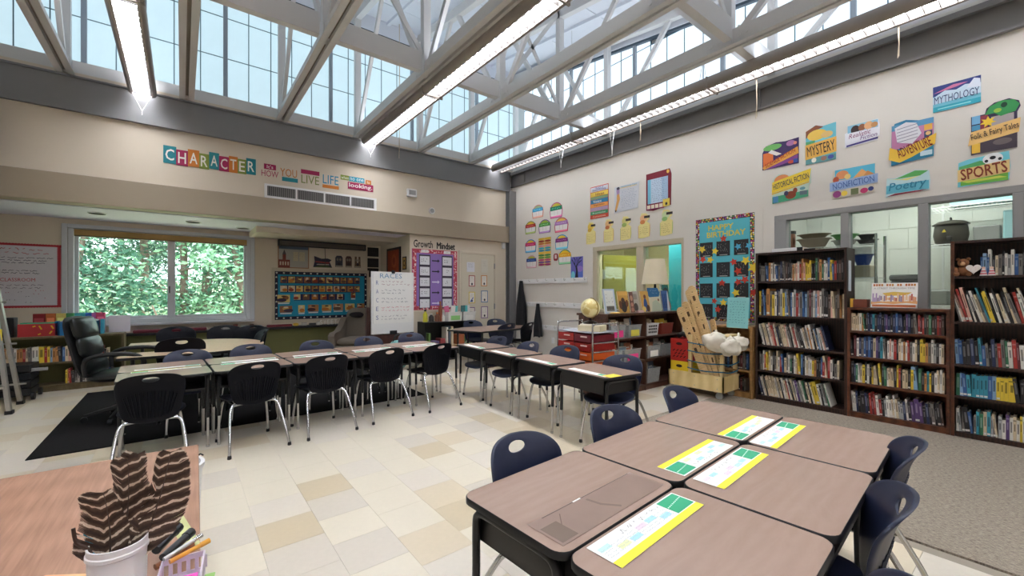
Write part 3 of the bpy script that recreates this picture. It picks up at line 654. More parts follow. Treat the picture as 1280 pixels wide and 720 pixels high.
# ================================================================ door, rails, fittings on the walls
d1 = struct(link('door_1', None, None, (5.12, YB, 0)))
MB().box((-.43, -.03, .01), (.43, .0, 2.19), mat('door_cream', (208, 198, 178), .5, var=.02), ch=.004).build('door_leaf', d1)
for (x0, x1, z0, z1) in ((-.485, -.435, 0, 2.25), (.435, .485, 0, 2.25), (-.485, .485, 2.195, 2.25)): MB().box((x0, -.035, z0), (x1, 0, z1), m_wallback, ch=.004).build('door_frame', d1)
b = MB(); b.cyl((-.37, -.03, 1.07), (-.37, -.08, 1.07), .022, m_alum); b.box((-.38, -.09, 1.06), (-.26, -.075, 1.08), m_alum, ch=.004); b.build('door_handle', d1)
for z in (.3, 1.05, 1.95): MB().box((.42, -.045, z - .06), (.445, -.03, z + .06), m_gframe).build('hinge', d1)
t = tag(MB().box((5.76, YB - .07, 2.36), (5.84, YB - .001, 2.5), m_white, ch=.012).build('motion_sensor'), 'small white motion sensor beside the corner column', 'sensor')
for (z, y0, y1, lab) in ((1.60, 5.42, 7.5, 'upper white coat-hook rail'), (1.10, 5.42, 7.5, 'middle white coat-hook rail behind the black coats'), (.62, 5.42, 7.5, 'lowest white coat-hook rail near the far table')):
    t = thing('coat_rail', lab + ' on the right wall', 'rail', (XR, 0, z))
    MB().box((-.022, y0, -.05), (0, y1, .05), m_white, ch=.004).build('board', t)
    y = y1 - .18
    while y > y0:
        MB().tube([(-.02, y, .02), (-.06, y, .0), (-.075, y, .03), (-.065, y, .05)], .006, m_alum, 6).build('hook', t); y -= .27
def coat(name, label, y, w, z0, z1):
    b = MB()
    def fn(u, v):
        a = u * 2 * PI; ww = w * min(1, .16 + 1.5 * (1 - v)) * (.86 + .14 * (1 - v)) * (1 + .12 * math.sin(5 * a + v * 3)); return (XR - .1 + .09 * math.cos(a) * (.5 + .5 * (1 - v)), y + ww * .5 * math.sin(a), z0 + (z1 - z0) * v + .015 * math.sin(4 * a) * (1 - v))
    b.grid(fn, 28, 12, mat('black_cloth', (20, 20, 24), .85, bump=.3), ); b.f = [f[::-1] for f in b.f]
    return tag(b.build(name, smooth=True), label, 'coat')
coat('coat', 'long black coat hanging from the upper rail by the column', 7.28, .32, .62, 1.62); coat('jacket', 'narrow black jacket hanging from the middle rail', 6.72, .2, .42, 1.12)
t = thing('air_vent', 'long white air vent with four dark grilles below the character sign', 'vent', M=on_back(1.95, 3.0))
MB().box((-.91, -.12, 0), (.91, .11, .012), m_white, ch=.004).build('frame', t)
for k in range(4):
    x0 = -.87 + k * .44
    MB().box((x0, -.08, .012), (x0 + .41, .075, .016), mat('vent_dark', (82, 80, 80), .6)).build('grille', t)
    for j in range(14): MB().box((x0 + .012 + j * .029, -.08, .016), (x0 + .02 + j * .029, .075, .024), mat('vent_fin', (138, 134, 130), .5)).build('fin', t)
t = thing('wall_speaker', 'small white wall box right of the character sign', 'speaker', M=on_back(3.55, 3.31)); MB().box((-.1, -.08, 0), (.1, .08, .07), m_white, ch=.015).build('body', t); MB().box((-.07, -.04, .07), (.07, .05, .073), m_gframe).build('grille', t)
t = thing('wall_emblem', 'small round white fitting right of the air vent', 'fitting', M=on_back(4.0, 3.02)); MB().lathe([(.065, 0), (.065, .02), (.05, .03)], m_white, 20).build('ring', t, smooth=True); MB().lathe([(.045, .03), (.045, .033), (.0001, .033)], m_gframe, 20).build('face', t)
t = thing('wall_outlet', 'white power outlet on the olive panel left of the armchair', 'outlet', M=on_back(2.43, .42, YA - .13)); MB().box((-.04, -.06, 0), (.04, .06, .008), m_white, ch=.004).build('plate', t); MB().box((-.02, .005, .008), (.02, .04, .03), m_blackp).build('plug', t)
t = thing('wall_outlet', 'cream power outlet low on the right wall behind the far table', 'outlet', M=on_right(6.35, .36)); MB().box((-.04, -.06, 0), (.04, .06, .008), m_white, ch=.004).build('plate', t)
# ================================================================ chairs
def catmull(P, n):
    out = []
    for i in range(len(P) - 1):
        p0 = P[max(i - 1, 0)]; p1 = P[i]; p2 = P[i + 1]; p3 = P[min(i + 2, len(P) - 1)]
        for k in range(n):
            t = k / n; out.append(tuple(.5 * ((2 * b) + (-a + c) * t + (2 * a - 5 * b + 4 * c - d) * t * t + (-a + 3 * b - 3 * c + d) * t ** 3) for a, b, c, d in zip(p0, p1, p2, p3)))
    out.append(tuple(P[-1])); return out
def by(x, z):      # curved back surface
    s = (.765 - z)
    return -.015 + .24 * s - .03 * max(0, (z - .66) / .105) ** 2 - .10 * max(0, .52 - z) + 1.25 * x * x * (1 - .35 * max(0, .62 - z) / .2)
def chair_meshes(m):
    key = [(0, .765), (.085, .759), (.15, .742), (.19, .71), (.207, .665), (.203, .60), (.189, .53), (.174, .46), (.15, .412), (.088, .388), (0, .38)]
    right = catmull(key, 3); outl = right + [(-x, z) for x, z in right[-2:0:-1]]
    hc = (0, .718); n = len(outl); hole = []
    for x, z in outl:
        a = math.atan2((z - hc[1]) / .022, (x - hc[0]) / .05); hole.append((hc[0] + .05 * math.cos(a), hc[1] + .021 * math.sin(a)))
    rings = [0, .12, .3, .5, .7, .86, .96, 1]; th = .007
    b = MB(); vs = []; fs = []
    for sg in (1, -1):
        for t in rings:
            e = th if t not in (0, 1) else th * .45
            for (x, z), (hx, hz) in zip(outl, hole):
                px, pz = hx + (x - hx) * t, hz + (z - hz) * t; vs.append((px, by(px, pz) + sg * e, pz))
    L = len(rings)
    for s in range(2):
        for r in range(L - 1):
            for i in range(n):
                q = (s * L * n + r * n + i, s * L * n + r * n + (i + 1) % n, s * L * n + (r + 1) * n + (i + 1) % n, s * L * n + (r + 1) * n + i); fs.append(q if s == 0 else q[::-1])
    for r in (0, L - 1):
        for i in range(n):
            q = (r * n + i, r * n + (i + 1) % n, L * n + r * n + (i + 1) % n, L * n + r * n + i); fs.append(q[::-1] if r == 0 else q)
    back = b.add(vs, fs, m).mesh('backrest', 50)
    b = MB()
    for k in range(-7, 8):
        x = k * .0225; zt = .63 - 1.6 * x * x; zb = .415 + 1.2 * x * x; P = []
        for j in range(6):
            z = zt + (zb - zt) * j / 5; xx = x * (1 - .25 * (j / 5)); P.append((xx, by(xx, z) - .0085, z))
        for j in range(5):
            a, c = P[j], P[j + 1]; w = .0042; d = .005
            b.add([(a[0] - w, a[1], a[2]), (a[0], a[1] - d, a[2]), (a[0] + w, a[1], a[2]), (c[0] - w, c[1], c[2]), (c[0], c[1] - d, c[2]), (c[0] + w, c[1], c[2])], [(0, 1, 4, 3), (1, 2, 5, 4), (0, 2, 1), (3, 4, 5)], m)
    ribs = b.mesh('back_ribs')
    # seat: rounded square, dished, waterfall front
    b = MB(); vs = []; fs = []; N = 36; rr = [0.02, .35, .65, .86, .96, 1]
    for sg in (1, -1):
        for t in rr:
            for i in range(N):
                a = 2 * PI * i / N; c, s = math.cos(a), math.sin(a); e = 2 / 3.4
                x = .212 * abs(c) ** e * (1 if c > 0 else -1) * t; y = .21 * abs(s) ** e * (1 if s > 0 else -1) * t
                if y < 0: x *= 1 - .18 * (-y / .21)
                z = .425 - .012 * (1 - t * t) - (.03 * max(0, (y - .11) / .1) ** 2) + (.02 * max(0, (-y - .12) / .1) ** 2)
                vs.append((x, y + .285, z + (sg * .009 if t < 1 else sg * .003)))
    for s in range(2):
        for r in range(len(rr) - 1):
            for i in range(N):
                q = (s * len(rr) * N + r * N + i, s * len(rr) * N + r * N + (i + 1) % N, s * len(rr) * N + (r + 1) * N + (i + 1) % N, s * len(rr) * N + (r + 1) * N + i); fs.append(q[::-1] if s == 0 else q)
        fs.append(tuple(s * len(rr) * N + i for i in (range(N) if s == 0 else range(N - 1, -1, -1))))
    r = len(rr) - 1
    for i in range(N): fs.append((r * N + i, r * N + (i + 1) % N, len(rr) * N + r * N + (i + 1) % N, len(rr) * N + r * N + i)[::-1])
    seat = b.add(vs, fs, m).mesh('seat', 60)
    return back, ribs, seat
def leg_mesh(pts, r=.0115): return MB().tube(catmull(pts, 4), r, m_chrome, 8).mesh('leg', 60)
CH_LEGS = [leg_mesh([(0, .105, .39), (s * .13, .10, .39), (s * .175, .08, .373), (s * .195, .035, .30), (s * .215, -.05, .14), (s * .228, -.10, .012)]) for s in (-1, 1)] + \
          [leg_mesh([(s * .15, .10, .395), (s * .165, .30, .398), (s * .17, .37, .385), (s * .18, .405, .33), (s * .20, .435, .14), (s * .208, .45, .012)]) for s in (-1, 1)]
GL = [MB().lathe([(.013, 0), (.016, .004), (.015, .02), (.0125, .03)], m_blackp, 10).mesh('glide', True)]
CM = {'navy': chair_meshes(m_navy), 'dark': chair_meshes(m_navyd)}
def chair(x, y, rot, label, col='navy', s=1.0, group='plastic school chairs'):
    """back top centre stands over (x, y); the chair faces local +y"""
    t = thing('school_chair', label, 'chair', (x, y, .0), rot, group); t.scale = (s, s, s)
    bk, rb, st = CM[col]
    link('seat', st, t); o = link('backrest', bk, t); link('back_ribs', rb, o)
    for k, me in enumerate(CH_LEGS):
        l = link('leg', me, t); sx = (-1, 1)[k % 2]
        link('glide', GL[0], l, (sx * .228, -.10, 0) if k < 2 else (sx * .208, .45, 0))
    MB_bar = link('seat_brace', CHBAR, t)
    return t
CHBAR = MB().box((-.15, .30, .40), (.15, .33, .412), m_black).mesh('seat_brace')
rad = math.radians
# ================================================================ desks
def desk_meshes(w=.632, d=.466):
    top = MB().prism(rrect(w, d, .045, 5), .640, .660, m_walnut, side=m_black)
    b = top.mesh('desk_top')
    ed = MB()
    o = rrect(w + .006, d + .006, .048, 5); i = rrect(w - .001, d - .001, .0445, 5); n = len(o)
    ed.add([(x, y, .638) for x, y in o] + [(x, y, .657) for x, y in o] + [(x, y, .6605) for x, y in i] + [(x, y, .638) for x, y in i], [(k, (k + 1) % n, n + (k + 1) % n, n + k) for k in range(n)] + [(n + k, n + (k + 1) % n, 2 * n + (k + 1) % n, 2 * n + k) for k in range(n)] + [(3 * n + k, 3 * n + (k + 1) % n, (k + 1) % n, k) for k in range(n)], m_black)
    e = ed.mesh('edge_band', 50)
    bx = MB(); hx, y0, y1, z0, z1 = w / 2 - .045, -d / 2 + .03, d / 2 - .04, .505, .638
    bx.box((-hx, y0, z0), (hx, y1, z0 + .006), m_black); bx.box((-hx, y0, z0), (hx, y0 + .006, z1), m_black)
    for s in (-1, 1): bx.box((s * hx, y0, z0), (s * (hx - .006), y1, z1), m_black)
    bx.box((-hx, y1 - .006, z0), (hx, y1, z0 + .02), m_black)
    legs = []
    for sx in (-1, 1):
        for sy in (-1, 1):
            x = sx * (w / 2 - .03); y = sy * (d / 2 - .045)
            up = MB().tube(catmull([(x, 0, .615), (x, y * .72, .615), (x, y * .94, .60), (x, y, .56), (x, y, .42), (x, y * 1.02, .26)], 3), .0145, m_black, 8).mesh('leg', 60)
            lo = MB().cyl((x, y * 1.02, .30), (x, y * 1.05, .012), .011, m_chrome, n=8).mesh('lower_leg', 60); gl = MB().lathe([(.012, 0), (.016, .004), (.014, .02)], m_chrome, 10, X=Matrix.Translation((x, y * 1.05, 0))).mesh('glide', True)
            legs.append((up, lo, gl))
    return b, e, bx.mesh('book_box'), legs, None
DM = desk_meshes()
br = MB().tube([(-.25, 0, .30), (.25, 0, .30)], .008, m_black, 6).mesh('stretcher')
def desk(x, y, rot, label, group):
    t = thing('school_desk', label, 'desk', (x, y, 0), rot, group)
    link('desk_top', DM[0], t); link('edge_band', DM[1], t); link('book_box', DM[2], t)
    for up, lo, gl in DM[3]:
        l = link('leg', up, t); link('lower_leg', lo, l); link('glide', gl, l)
    return t
def name_tag(x, y, rot, label, seed, w=.48, h=.115, z=.6615, yellow=True, group='desk name strips'):
    t = thing('name_strip', label, 'name strip', M=flat(z, x, y, rot), group=group)
    R = random.Random(seed)
    MB().prism(rrect(w, h, .002, 1), 0, .0008, paper((240, 239, 232))).build('strip', t)
    sh = []
    if yellow: sh.append(('r', -w / 2, -h / 2, w / 2, -h / 2 + h * .24, (246, 226, 66)))
    sh.append(('r', w / 2 - .115, -h / 2 + h * .27, w / 2 - .006, h / 2 - h * .05, (52, 166, 120)))
    for k in range(9): sh.append(('r', w / 2 - .11 + k * .0115, h * .08 + k * h * .012, w / 2 - .104 + k * .0115, h * .12 + k * h * .012, (226, 244, 232)))
    cols = [(176, 222, 234), (196, 230, 222), (236, 214, 222), (226, 232, 182)]
    x0 = -w / 2 + .012; x1 = w / 2 - .125
    for k in range(6):
        xx = x0 + (x1 - x0) * k / 6; yy = R.uniform(-.2, .12) * h; sh.append(('r', xx, yy, xx + (x1 - x0) / 7, yy + h * .16, R.choice(cols)))
    for ln in scribble(x0 + (x1 - x0) * .35, h * .22, x1, h * .42, 1, seed, 1, .4): sh.append(('l', ln, .0016, (96, 96, 106)))
    for ln in scribble(x0, -h * .2, x1, h * .2, 4, seed + 9, 1, .2): sh.append(('l', ln, .0011, (176, 184, 192)))
    art(t, sh, 'print', z0=.0008, dz=.00004)
    return t
# near group: three pairs of desks, turned a little
A = rad(3.8); gx, gy = 1.762, .862; ca, sa = math.cos(A), math.sin(A)
def G(u, v): return gx + u * ca - v * sa, gy + u * sa + v * ca
gnames = {(0, 1): 'bare desk with old tape marks at the near left of the front group', (1, 1): 'middle desk on the far side of the front group', (2, 1): 'desk at the far corner of the front group, nearest the plywood cart', (0, -1): 'desk at the bottom edge of the picture in the front group', (1, -1): 'middle desk on the near side of the front group', (2, -1): 'desk of the front group nearest the bookcases'}
for (i, s), lab in gnames.items():
    x, y = G((i - 1) * .645, s * .238); desk(x, y, A + (0 if s > 0 else PI), lab, 'desks of the front group')
for k, (i, s, lab, yl) in enumerate([(1, 1, 'name strip with yellow and green ends on the middle far desk of the front group', 1), (2, 1, 'name strip on the farthest desk of the front group', 1), (0, -1, 'large name strip in the foreground, yellow lower edge and green panel', 1), (1, -1, 'name strip along the inner edge of the middle near desk', 1), (2, -1, 'name strip on the front-group desk nearest the bookcases', 1)]):
    x, y = G((i - 1) * .645 + 0 - (.06 if i == 2 else 0), s * .238 - s * .165); name_tag(x, y, A + (PI if s > 0 else 0), lab, 20 + k)
for k, (i, s) in enumerate([(1, 1), (2, 1), (0, -1), (1, -1), (2, -1)]): pass
# old tape rectangle on the bare desk
x, y = G(-.645, .238 - .135); tp = thing('tape_residue', 'greyish tape rectangle left on the bare corner desk', 'tape', M=flat(.6612, x, y, A))
MB().box((-.28, -.07, 0), (.28, .075, .0004), mat('old_tape', (140, 116, 104), .3, var=.12, scale=9)).build('film', tp)
art(tp, [('l', [(-.22, .07), (.26, .072)], .004, (96, 78, 68)), ('r', -.07, .068, -.03, .075, (238, 234, 228)), ('l', [(-.26, -.06), (-.16, .05)], .003, (110, 92, 82)), ('r', -.27, -.06, -.20, .03, (118, 100, 88)), ('l', [(-.02, .05), (-.01, .0), (.03, -.05)], .012, (128, 112, 102))], 'marks', z0=.0004, dz=.00005)
chn = [('navy chair tucked in at the bare corner desk, left of the front group', 0), ('navy chair at the middle of the far side of the front group', 1), ('navy chair at the far corner of the front group, below the cart', 2)]
for (lab, i), (x, y) in zip(chn, ((1.115, 1.375), (1.77, 1.425), (2.46, 1.46))): chair(x, y, PI + A + rad((4, -2, 3)[i]), lab)
for i, (x, y) in enumerate(((2.35, .345), (1.72, .285), (1.13, .17))): chair(x, y, A + rad((8, 10, 8)[i]), ['blue chair on the near side of the front group, closest to the carpet', 'blue chair on the near side of the front group, second from the carpet', 'blue chair just showing at the bottom edge of the picture'][i])
# middle double row of desks
B_ = rad(2.6); cb, sb = math.cos(B_), math.sin(B_)
def Rw(u, v): return -.42 + u * cb - v * sb, 4.52 + u * sb + v * cb
oi = ['first', 'second', 'third', 'fourth', 'fifth']
for i in range(5):
    for s in (0, 1):
        x, y = Rw(.32 + i * .652, .24 + s * .49); desk(x, y, B_ + (PI if s == 0 else 0), '%s desk from the left in the %s line of the long double row' % (oi[i], ('front', 'back')[s]), 'desks of the long double row')
    x, y = Rw(.32 + i * .652 + .02, .43); name_tag(x, y, B_ + PI, 'white name strip, front line of the double row, %s from the left' % oi[i], 40 + i, .5, .07, yellow=(i == 0))
    x, y = Rw(.32 + i * .652 + .03, .56); name_tag(x, y, B_, 'white name strip, back line of the double row, %s from the left' % oi[i], 60 + i, .48, .06, yellow=False)
for i, (x, y, r) in enumerate(((-.18, 4.13, -2), (.52, 4.26, 5), (1.135, 4.32, 3), (1.775, 4.41, 2), (2.42, 4.45, 6))): chair(x, y, B_ + rad(r), 'shade-dark navy ribbed chair in front of the double row, %s from the left' % oi[i], 'dark')
for i, (x, y) in enumerate(((.05, 5.57), (.63, 5.70), (1.32, 5.67), (1.99, 5.74), (2.67, 5.86))): chair(x, y, PI + B_ + rad((3, -4, 2, 4, -3)[i]), 'navy chair on the window side of the double row, %s from left' % oi[i])
# side arm of four desks
C_ = rad(-4.6)
armn = ['desk of the side arm where it meets the double row', 'second desk of the side arm from the double row', 'third desk of the side arm from the double row', 'end desk of the side arm, closest to the camera']
dirv = Vector((math.sin(rad(4.6)), math.cos(rad(4.6))))
for i in range(4):
    p = Vector((2.985, 2.53)) + dirv * (.705 * (3 - i)); desk(p.x, p.y, C_ - PI / 2, armn[i], 'desks of the side arm')
    q = p + Vector((-dirv.y, dirv.x)) * .155 + dirv * (-.04)
    name_tag(q.x, q.y, C_ - PI / 2 , 'white name strip on the %s' % armn[i], 80 + i, .46, .075, yellow=False)
tag(MB().prism(rrect(.14, .1, .004, 1), 0, .001, paper((244, 214, 70))).build('sticky_note', None, (2.86, 2.27, .662), C_), 'yellow note at the end of the side arm', 'note')
for i, (x, y, r) in enumerate(((3.42, 4.63, 4), (3.36, 3.90, -3), (3.44, 3.36, 8), (3.34, 2.50, 10))): chair(x, y, PI / 2 + rad(r), ['navy chair on the coat side of the side arm, farthest from the camera', 'navy chair on the coat side of the side arm, second from the far end', 'navy chair on the side arm in front of the drawer trolley', 'navy chair at the end desk of the side arm'][i])
# ================================================================ far table, window table
def table(name, label, poly, z, x, y, rot, legs, th=.028, top=None):
    t = thing(name, label, 'table', (x, y, 0), rot)
    MB().prism(poly, z - th, z, top or m_walnut, side=m_black).build('table_top', t)
    for (lx, ly) in legs:
        l = MB().cyl((lx, ly, .28), (lx, ly, z - th), .018, m_black, n=10).build('leg', t); MB().cyl((lx, ly, 0), (lx, ly, .3), .014, m_chrome, n=10).build('lower_leg', l)
    return t
table('trapezoid_table', 'small trapezoid table near the coat rails', [(-.78, .30), (-.55, -.42), (.72, -.26), (.98, .02), (.80, .62), (-.30, .55)], .70, 4.50, 6.30, 0, [(-.62, .2), (-.45, -.32), (.66, -.18), (.8, .05), (.66, .5), (-.25, .45)])
for (x, y, r, lab) in ((4.52, 7.06, 178, 'navy chair behind the far trapezoid table, by the black supply shelf'), (5.15, 7.12, 170, 'navy chair behind the far trapezoid table, below the black coat'), (4.66, 6.02, 8, 'navy chair in front of the far trapezoid table, left one'), (5.10, 5.95, 20, 'dark chair with a jacket-black back, right front of the far trapezoid table')):
    chair(x, y, rad(r), lab, 'dark' if 'dark' in lab else 'navy', 1.06)
kid = []
for i in range(25):
    a = -PI / 2 - .0 + PI * i / 24; kid.append((.15 + .62 * math.cos(a), .80 * math.sin(a)))
kid = [(-.62, -.80)] + kid + [(-.62, .80), (-.62, .36)] + [(-.28 + .30 * math.cos(a), .36 * math.sin(a)) for a in [PI / 2 - PI * i / 10 for i in range(11)]] + [(-.62, -.36)]
table('kidney_table', 'horseshoe-shaped table by the window with a notch for the leather chair', kid, .70, .1, 6.57, 0, [(-.5, -.7), (-.5, .7), (.35, -.55), (.35, .55), (.55, 0)], top=grain('maple_laminate', (176, 146, 120), (204, 176, 148), .35, 5, 5, (9, 1.5, 1), .03))
for (x, y, r, lab) in ((-.06, 7.95, 182, 'black chair behind the horseshoe table, under the left window sash'), (.53, 7.8, 176, 'black chair behind the horseshoe table, under the window post'), (.86, 7.55, 150, 'black chair at the far right curve of the horseshoe table'), (.90, 6.72, 92, 'black chair at the right end of the horseshoe table'), (.0, 6.05, 4, 'black chair in front of the horseshoe table, behind the double row')):
    chair(x, y, rad(r), lab, 'dark', 1.12)
# ================================================================ leather office chair
m_leath = mat('black_leather', (14, 18, 18), .32, var=.2, scale=6, bump=.15, bscale=30)
t = thing('office_chair', 'black leather office chair with looped arms at the horseshoe table', 'chair', (-.50, 6.22, .0), rad(-104))
def cushion(w, d, h, m, bow=0):
    b = MB(); N = 28; rr = [.02, .5, .8, .93, 1]; vs = []; fs = []
    for sg in (1, -1):
        for q in rr:
            for i in range(N):
                a = 2 * PI * i / N; c, s = math.cos(a), math.sin(a); e = .5
                vs.append((w / 2 * abs(c) ** e * (1 if c > 0 else -1) * q, d / 2 * abs(s) ** e * (1 if s > 0 else -1) * q, sg * h / 2 * (1 - q ** 4 * .75)))
    n = len(rr)
    for s in range(2):
        for r in range(n - 1):
            for i in range(N):
                q = (s * n * N + r * N + i, s * n * N + r * N + (i + 1) % N, s * n * N + (r + 1) * N + (i + 1) % N, s * n * N + (r + 1) * N + i); fs.append(q[::-1] if s == 0 else q)
        fs.append(tuple(s * n * N + i for i in (range(N) if s == 0 else range(N - 1, -1, -1))))
    for i in range(N): fs.append(((n - 1) * N + i, (n - 1) * N + (i + 1) % N, n * N + (n - 1) * N + (i + 1) % N, n * N + (n - 1) * N + i)[::-1])
    return b.add(vs, fs, m)
cushion(.52, .50, .12, m_leath).build('seat_cushion', t, (0, .0, .48), smooth=60)
bk = link('backrest', None, t, M=Matrix.Translation((0, -.23, .50)) @ Matrix.Rotation(rad(13), 4, 'X'))
for (z, h) in ((.10, .2), (.30, .22), (.50, .24)): cushion(.48, h, .09, m_leath).build('back_cushion', bk, M=Matrix.Translation((0, .03, z)) @ Matrix.Rotation(PI / 2, 4, 'X'), smooth=60)
cushion(.52, .66, .07, m_blackp).build('back_shell', bk, M=Matrix.Translation((0, -.03, .31)) @ Matrix.Rotation(PI / 2, 4, 'X'), smooth=60)
for s in (-1, 1):
    MB().tube(catmull([(s * .29, -.20, .52), (s * .30, -.20, .66), (s * .30, -.10, .72), (s * .30, .12, .73), (s * .30, .24, .69), (s * .29, .27, .60), (s * .26, .20, .45)], 4), .022, m_blackp, 8).build('armrest', t, smooth=60)
MB().cyl((0, 0, .12), (0, 0, .42), .03, m_black, n=12).build('gas_column', t)
for k in range(5):
    a = 2 * PI * k / 5; l = MB().tube([(0, 0, .13), (.15 * math.cos(a), .15 * math.sin(a), .11), (.30 * math.cos(a), .30 * math.sin(a), .075)], .02, m_blackp, 6, radii=[.026, .022, .016]).build('base_spoke', t)
    MB().cyl((.30 * math.cos(a) - .02 * math.sin(a), .30 * math.sin(a) + .02 * math.cos(a), .037), (.30 * math.cos(a) + .02 * math.sin(a), .30 * math.sin(a) - .02 * math.cos(a), .037), .028, m_blackp, n=12).build('castor', l)
# ================================================================ teacher's table in the left foreground and the things on it
t = thing('teacher_table', 'large brown wood-grain table in the lower left corner', 'table', (.055, 2.17, 0), rad(-1.2))
MB().box((-1.5, -1.75, .705), (0, 0, .74), m_walnut2, ch=.003).build('table_top', t)
for (x, y) in ((-.08, -.08), (-1.42, -.08), (-.08, -1.67), (-1.42, -1.67)): MB().cyl((x, y, 0), (x, y, .705), .022, m_black, n=10).build('leg', t)
b = MB(); b.box((-1.4, -.12, .62), (-.1, -.09, .705), m_black); b.box((-1.4, -1.66, .62), (-.1, -1.63, .705), m_black); b.build('apron', t)
TZ = .7405
t = thing('wastebasket', 'white plastic waste bin just showing beyond the teacher table edge', 'bin', (-.045, 2.55, 0))
MB().lathe([(.09, 0), (.10, .02), (.125, .52), (.135, .53), (.135, .55), (.12, .55), (.095, .03), (.0001, .03)], m_white, 24).build('bucket', t, smooth=True)
MB().tube([(.1, .09, .545), (.12, .1, .55), (.13, .08, .548)], .004, m_blackp, 5).build('handle_clip', t)
# cup with feathers
cx, cy = -.105, 1.205
t = thing('white_cup', 'white plastic jar holding feathers on the teacher table', 'cup', (cx, cy, TZ))
MB().lathe([(.040, 0), (.046, .004), (.0475, .085), (.0505, .087), (.0505, .094), (.0485, .096), (.0485, .108), (.045, .108), (.0445, .094), (.042, .008), (.0001, .008)], m_white, 32).build('cup_body', t, smooth=40)
def feather_mat():
    if 'feather' in MC: return MC['feather']
    m = mat('feather', (60, 40, 30), .75, bump=.3, bscale=200); nt = m.node_tree; bs = nt.nodes['Principled BSDF']
    tc = nt.nodes.new('ShaderNodeTexCoord'); sp = nt.nodes.new('ShaderNodeSeparateXYZ'); nt.links.new(tc.outputs['Object'], sp.inputs[0])
    ns = nt.nodes.new('ShaderNodeTexNoise'); ns.inputs['Scale'].default_value = 45; ns.inputs['Detail'].default_value = 4; nt.links.new(tc.outputs['Object'], ns.inputs['Vector'])
    ab = nt.nodes.new('ShaderNodeMath'); ab.operation = 'ABSOLUTE'; nt.links.new(sp.outputs['X'], ab.inputs[0])
    m1 = nt.nodes.new('ShaderNodeMath'); m1.operation = 'MULTIPLY_ADD'; m1.inputs[1].default_value = -.55; nt.links.new(ab.outputs[0], m1.inputs[0]); nt.links.new(sp.outputs['Y'], m1.inputs[2])
    m2 = nt.nodes.new('ShaderNodeMath'); m2.operation = 'MULTIPLY_ADD'; m2.inputs[1].default_value = .018; nt.links.new(ns.outputs['Fac'], m2.inputs[0]); nt.links.new(m1.outputs[0], m2.inputs[2])
    m3 = nt.nodes.new('ShaderNodeMath'); m3.operation = 'MULTIPLY'; m3.inputs[1].default_value = 270; nt.links.new(m2.outputs[0], m3.inputs[0])
    sn = nt.nodes.new('ShaderNodeMath'); sn.operation = 'SINE'; nt.links.new(m3.outputs[0], sn.inputs[0])
    cr = nt.nodes.new('ShaderNodeValToRGB'); e = cr.color_ramp.elements; e[0].position = .0; e[0].color = lin((58, 40, 30)); e[1].position = .86; e[1].color = lin((98, 74, 58))
    q = e.new(.955); q.color = lin((224, 206, 188)); q = e.new(1.0); q.color = lin((214, 194, 172))
    mr = nt.nodes.new('ShaderNodeMapRange'); mr.inputs['From Min'].default_value = -1; nt.links.new(sn.outputs[0], mr.inputs['Value']); nt.links.new(mr.outputs[0], cr.inputs[0]); nt.links.new(cr.outputs[0], bs.inputs['Base Color'])
    return m
def feather(label, bx, by_, bz, L, wl, wr, tilt_side, tilt_back, yaw, seed, ragged=.1):
    R = random.Random(seed); m = feather_mat(); quill = mat('quill', (58, 36, 24), .4)
    M = Matrix.Translation((bx, by_, bz)) @ Matrix.Rotation(-AZ + .4 + yaw, 4, 'Z') @ Matrix.Rotation(tilt_side, 4, 'Y') @ Matrix.Rotation(PI / 2 + tilt_back, 4, 'X')
    t = thing('feather', label, 'feather', M=M, group='striped feathers in the white jar')
    N = 120; cv = lambda s: (.012 * math.sin(s * 2.2) * L / .2, s * L, .02 * s * s)
    MB().tube([cv(k / 12) for k in range(13)], .001, quill, 6, radii=[.0016 * (1.15 - k / 12) + .0003 for k in range(13)]).build('shaft', t, smooth=60)
    for sg, w in ((-1, wl), (1, wr)):
        b = MB(); s = .12; gap = 0
        while s < .995:      # barbs: narrow overlapping blades leaving the shaft at an angle
            ds = .9 / N * R.uniform(.7, 1.3); env = min(1, (s - .1) * 7) * (1 - max(0, (s - .62) / .40) ** 2.6) ; ww = w * (.12 + .88 * env) * (1 - R.random() * ragged)
            if R.random() < .025: gap = R.randint(1, 2)
            if gap > 0: ww *= .72; gap -= 1
            x0, y0, z0 = cv(s); x1, y1, z1 = cv(min(1, s + ds * 1.5)); up = ww * .62
            zc = .006 * math.sin(s * 9 + sg)
            P = [(x0, y0, z0), (x1, y1, z1), (x1 + sg * ww * .55, y1 + up * .42, z1 + zc), (x1 + sg * ww, y1 + up + ds * L * .2, z1 + zc * 2.2), (x0 + sg * ww * .97, y0 + up, z0 + zc * 2.2 + .0006), (x0 + sg * ww * .55, y0 + up * .42, z0 + zc + .0003)]
            b.add(P, [(0, 1, 2, 5), (5, 2, 3, 4)] if sg < 0 else [(0, 5, 2, 1), (5, 4, 3, 2)], m); s += ds
        b.build('vane', t)
feather('tall dark feather with ragged tip in the middle of the white jar', cx - .005, cy + .012, TZ + .02, .25, .048, .05, rad(0), rad(-8), rad(-20), 1, .10)
feather('broad striped feather leaning right in the white jar', cx + .014, cy + .004, TZ + .02, .265, .034, .056, rad(12), rad(-10), rad(-15), 2, .06)
feather('short striped feather leaning left in the white jar', cx - .016, cy + .002, TZ + .02, .195, .055, .03, rad(-4), rad(-4), rad(-5), 3, .04)
feather('small feather with brown tip tucked behind the tall one', cx - .004, cy + .024, TZ + .02, .25, .056, .035, rad(-2), rad(-15), rad(-25), 4, .14)
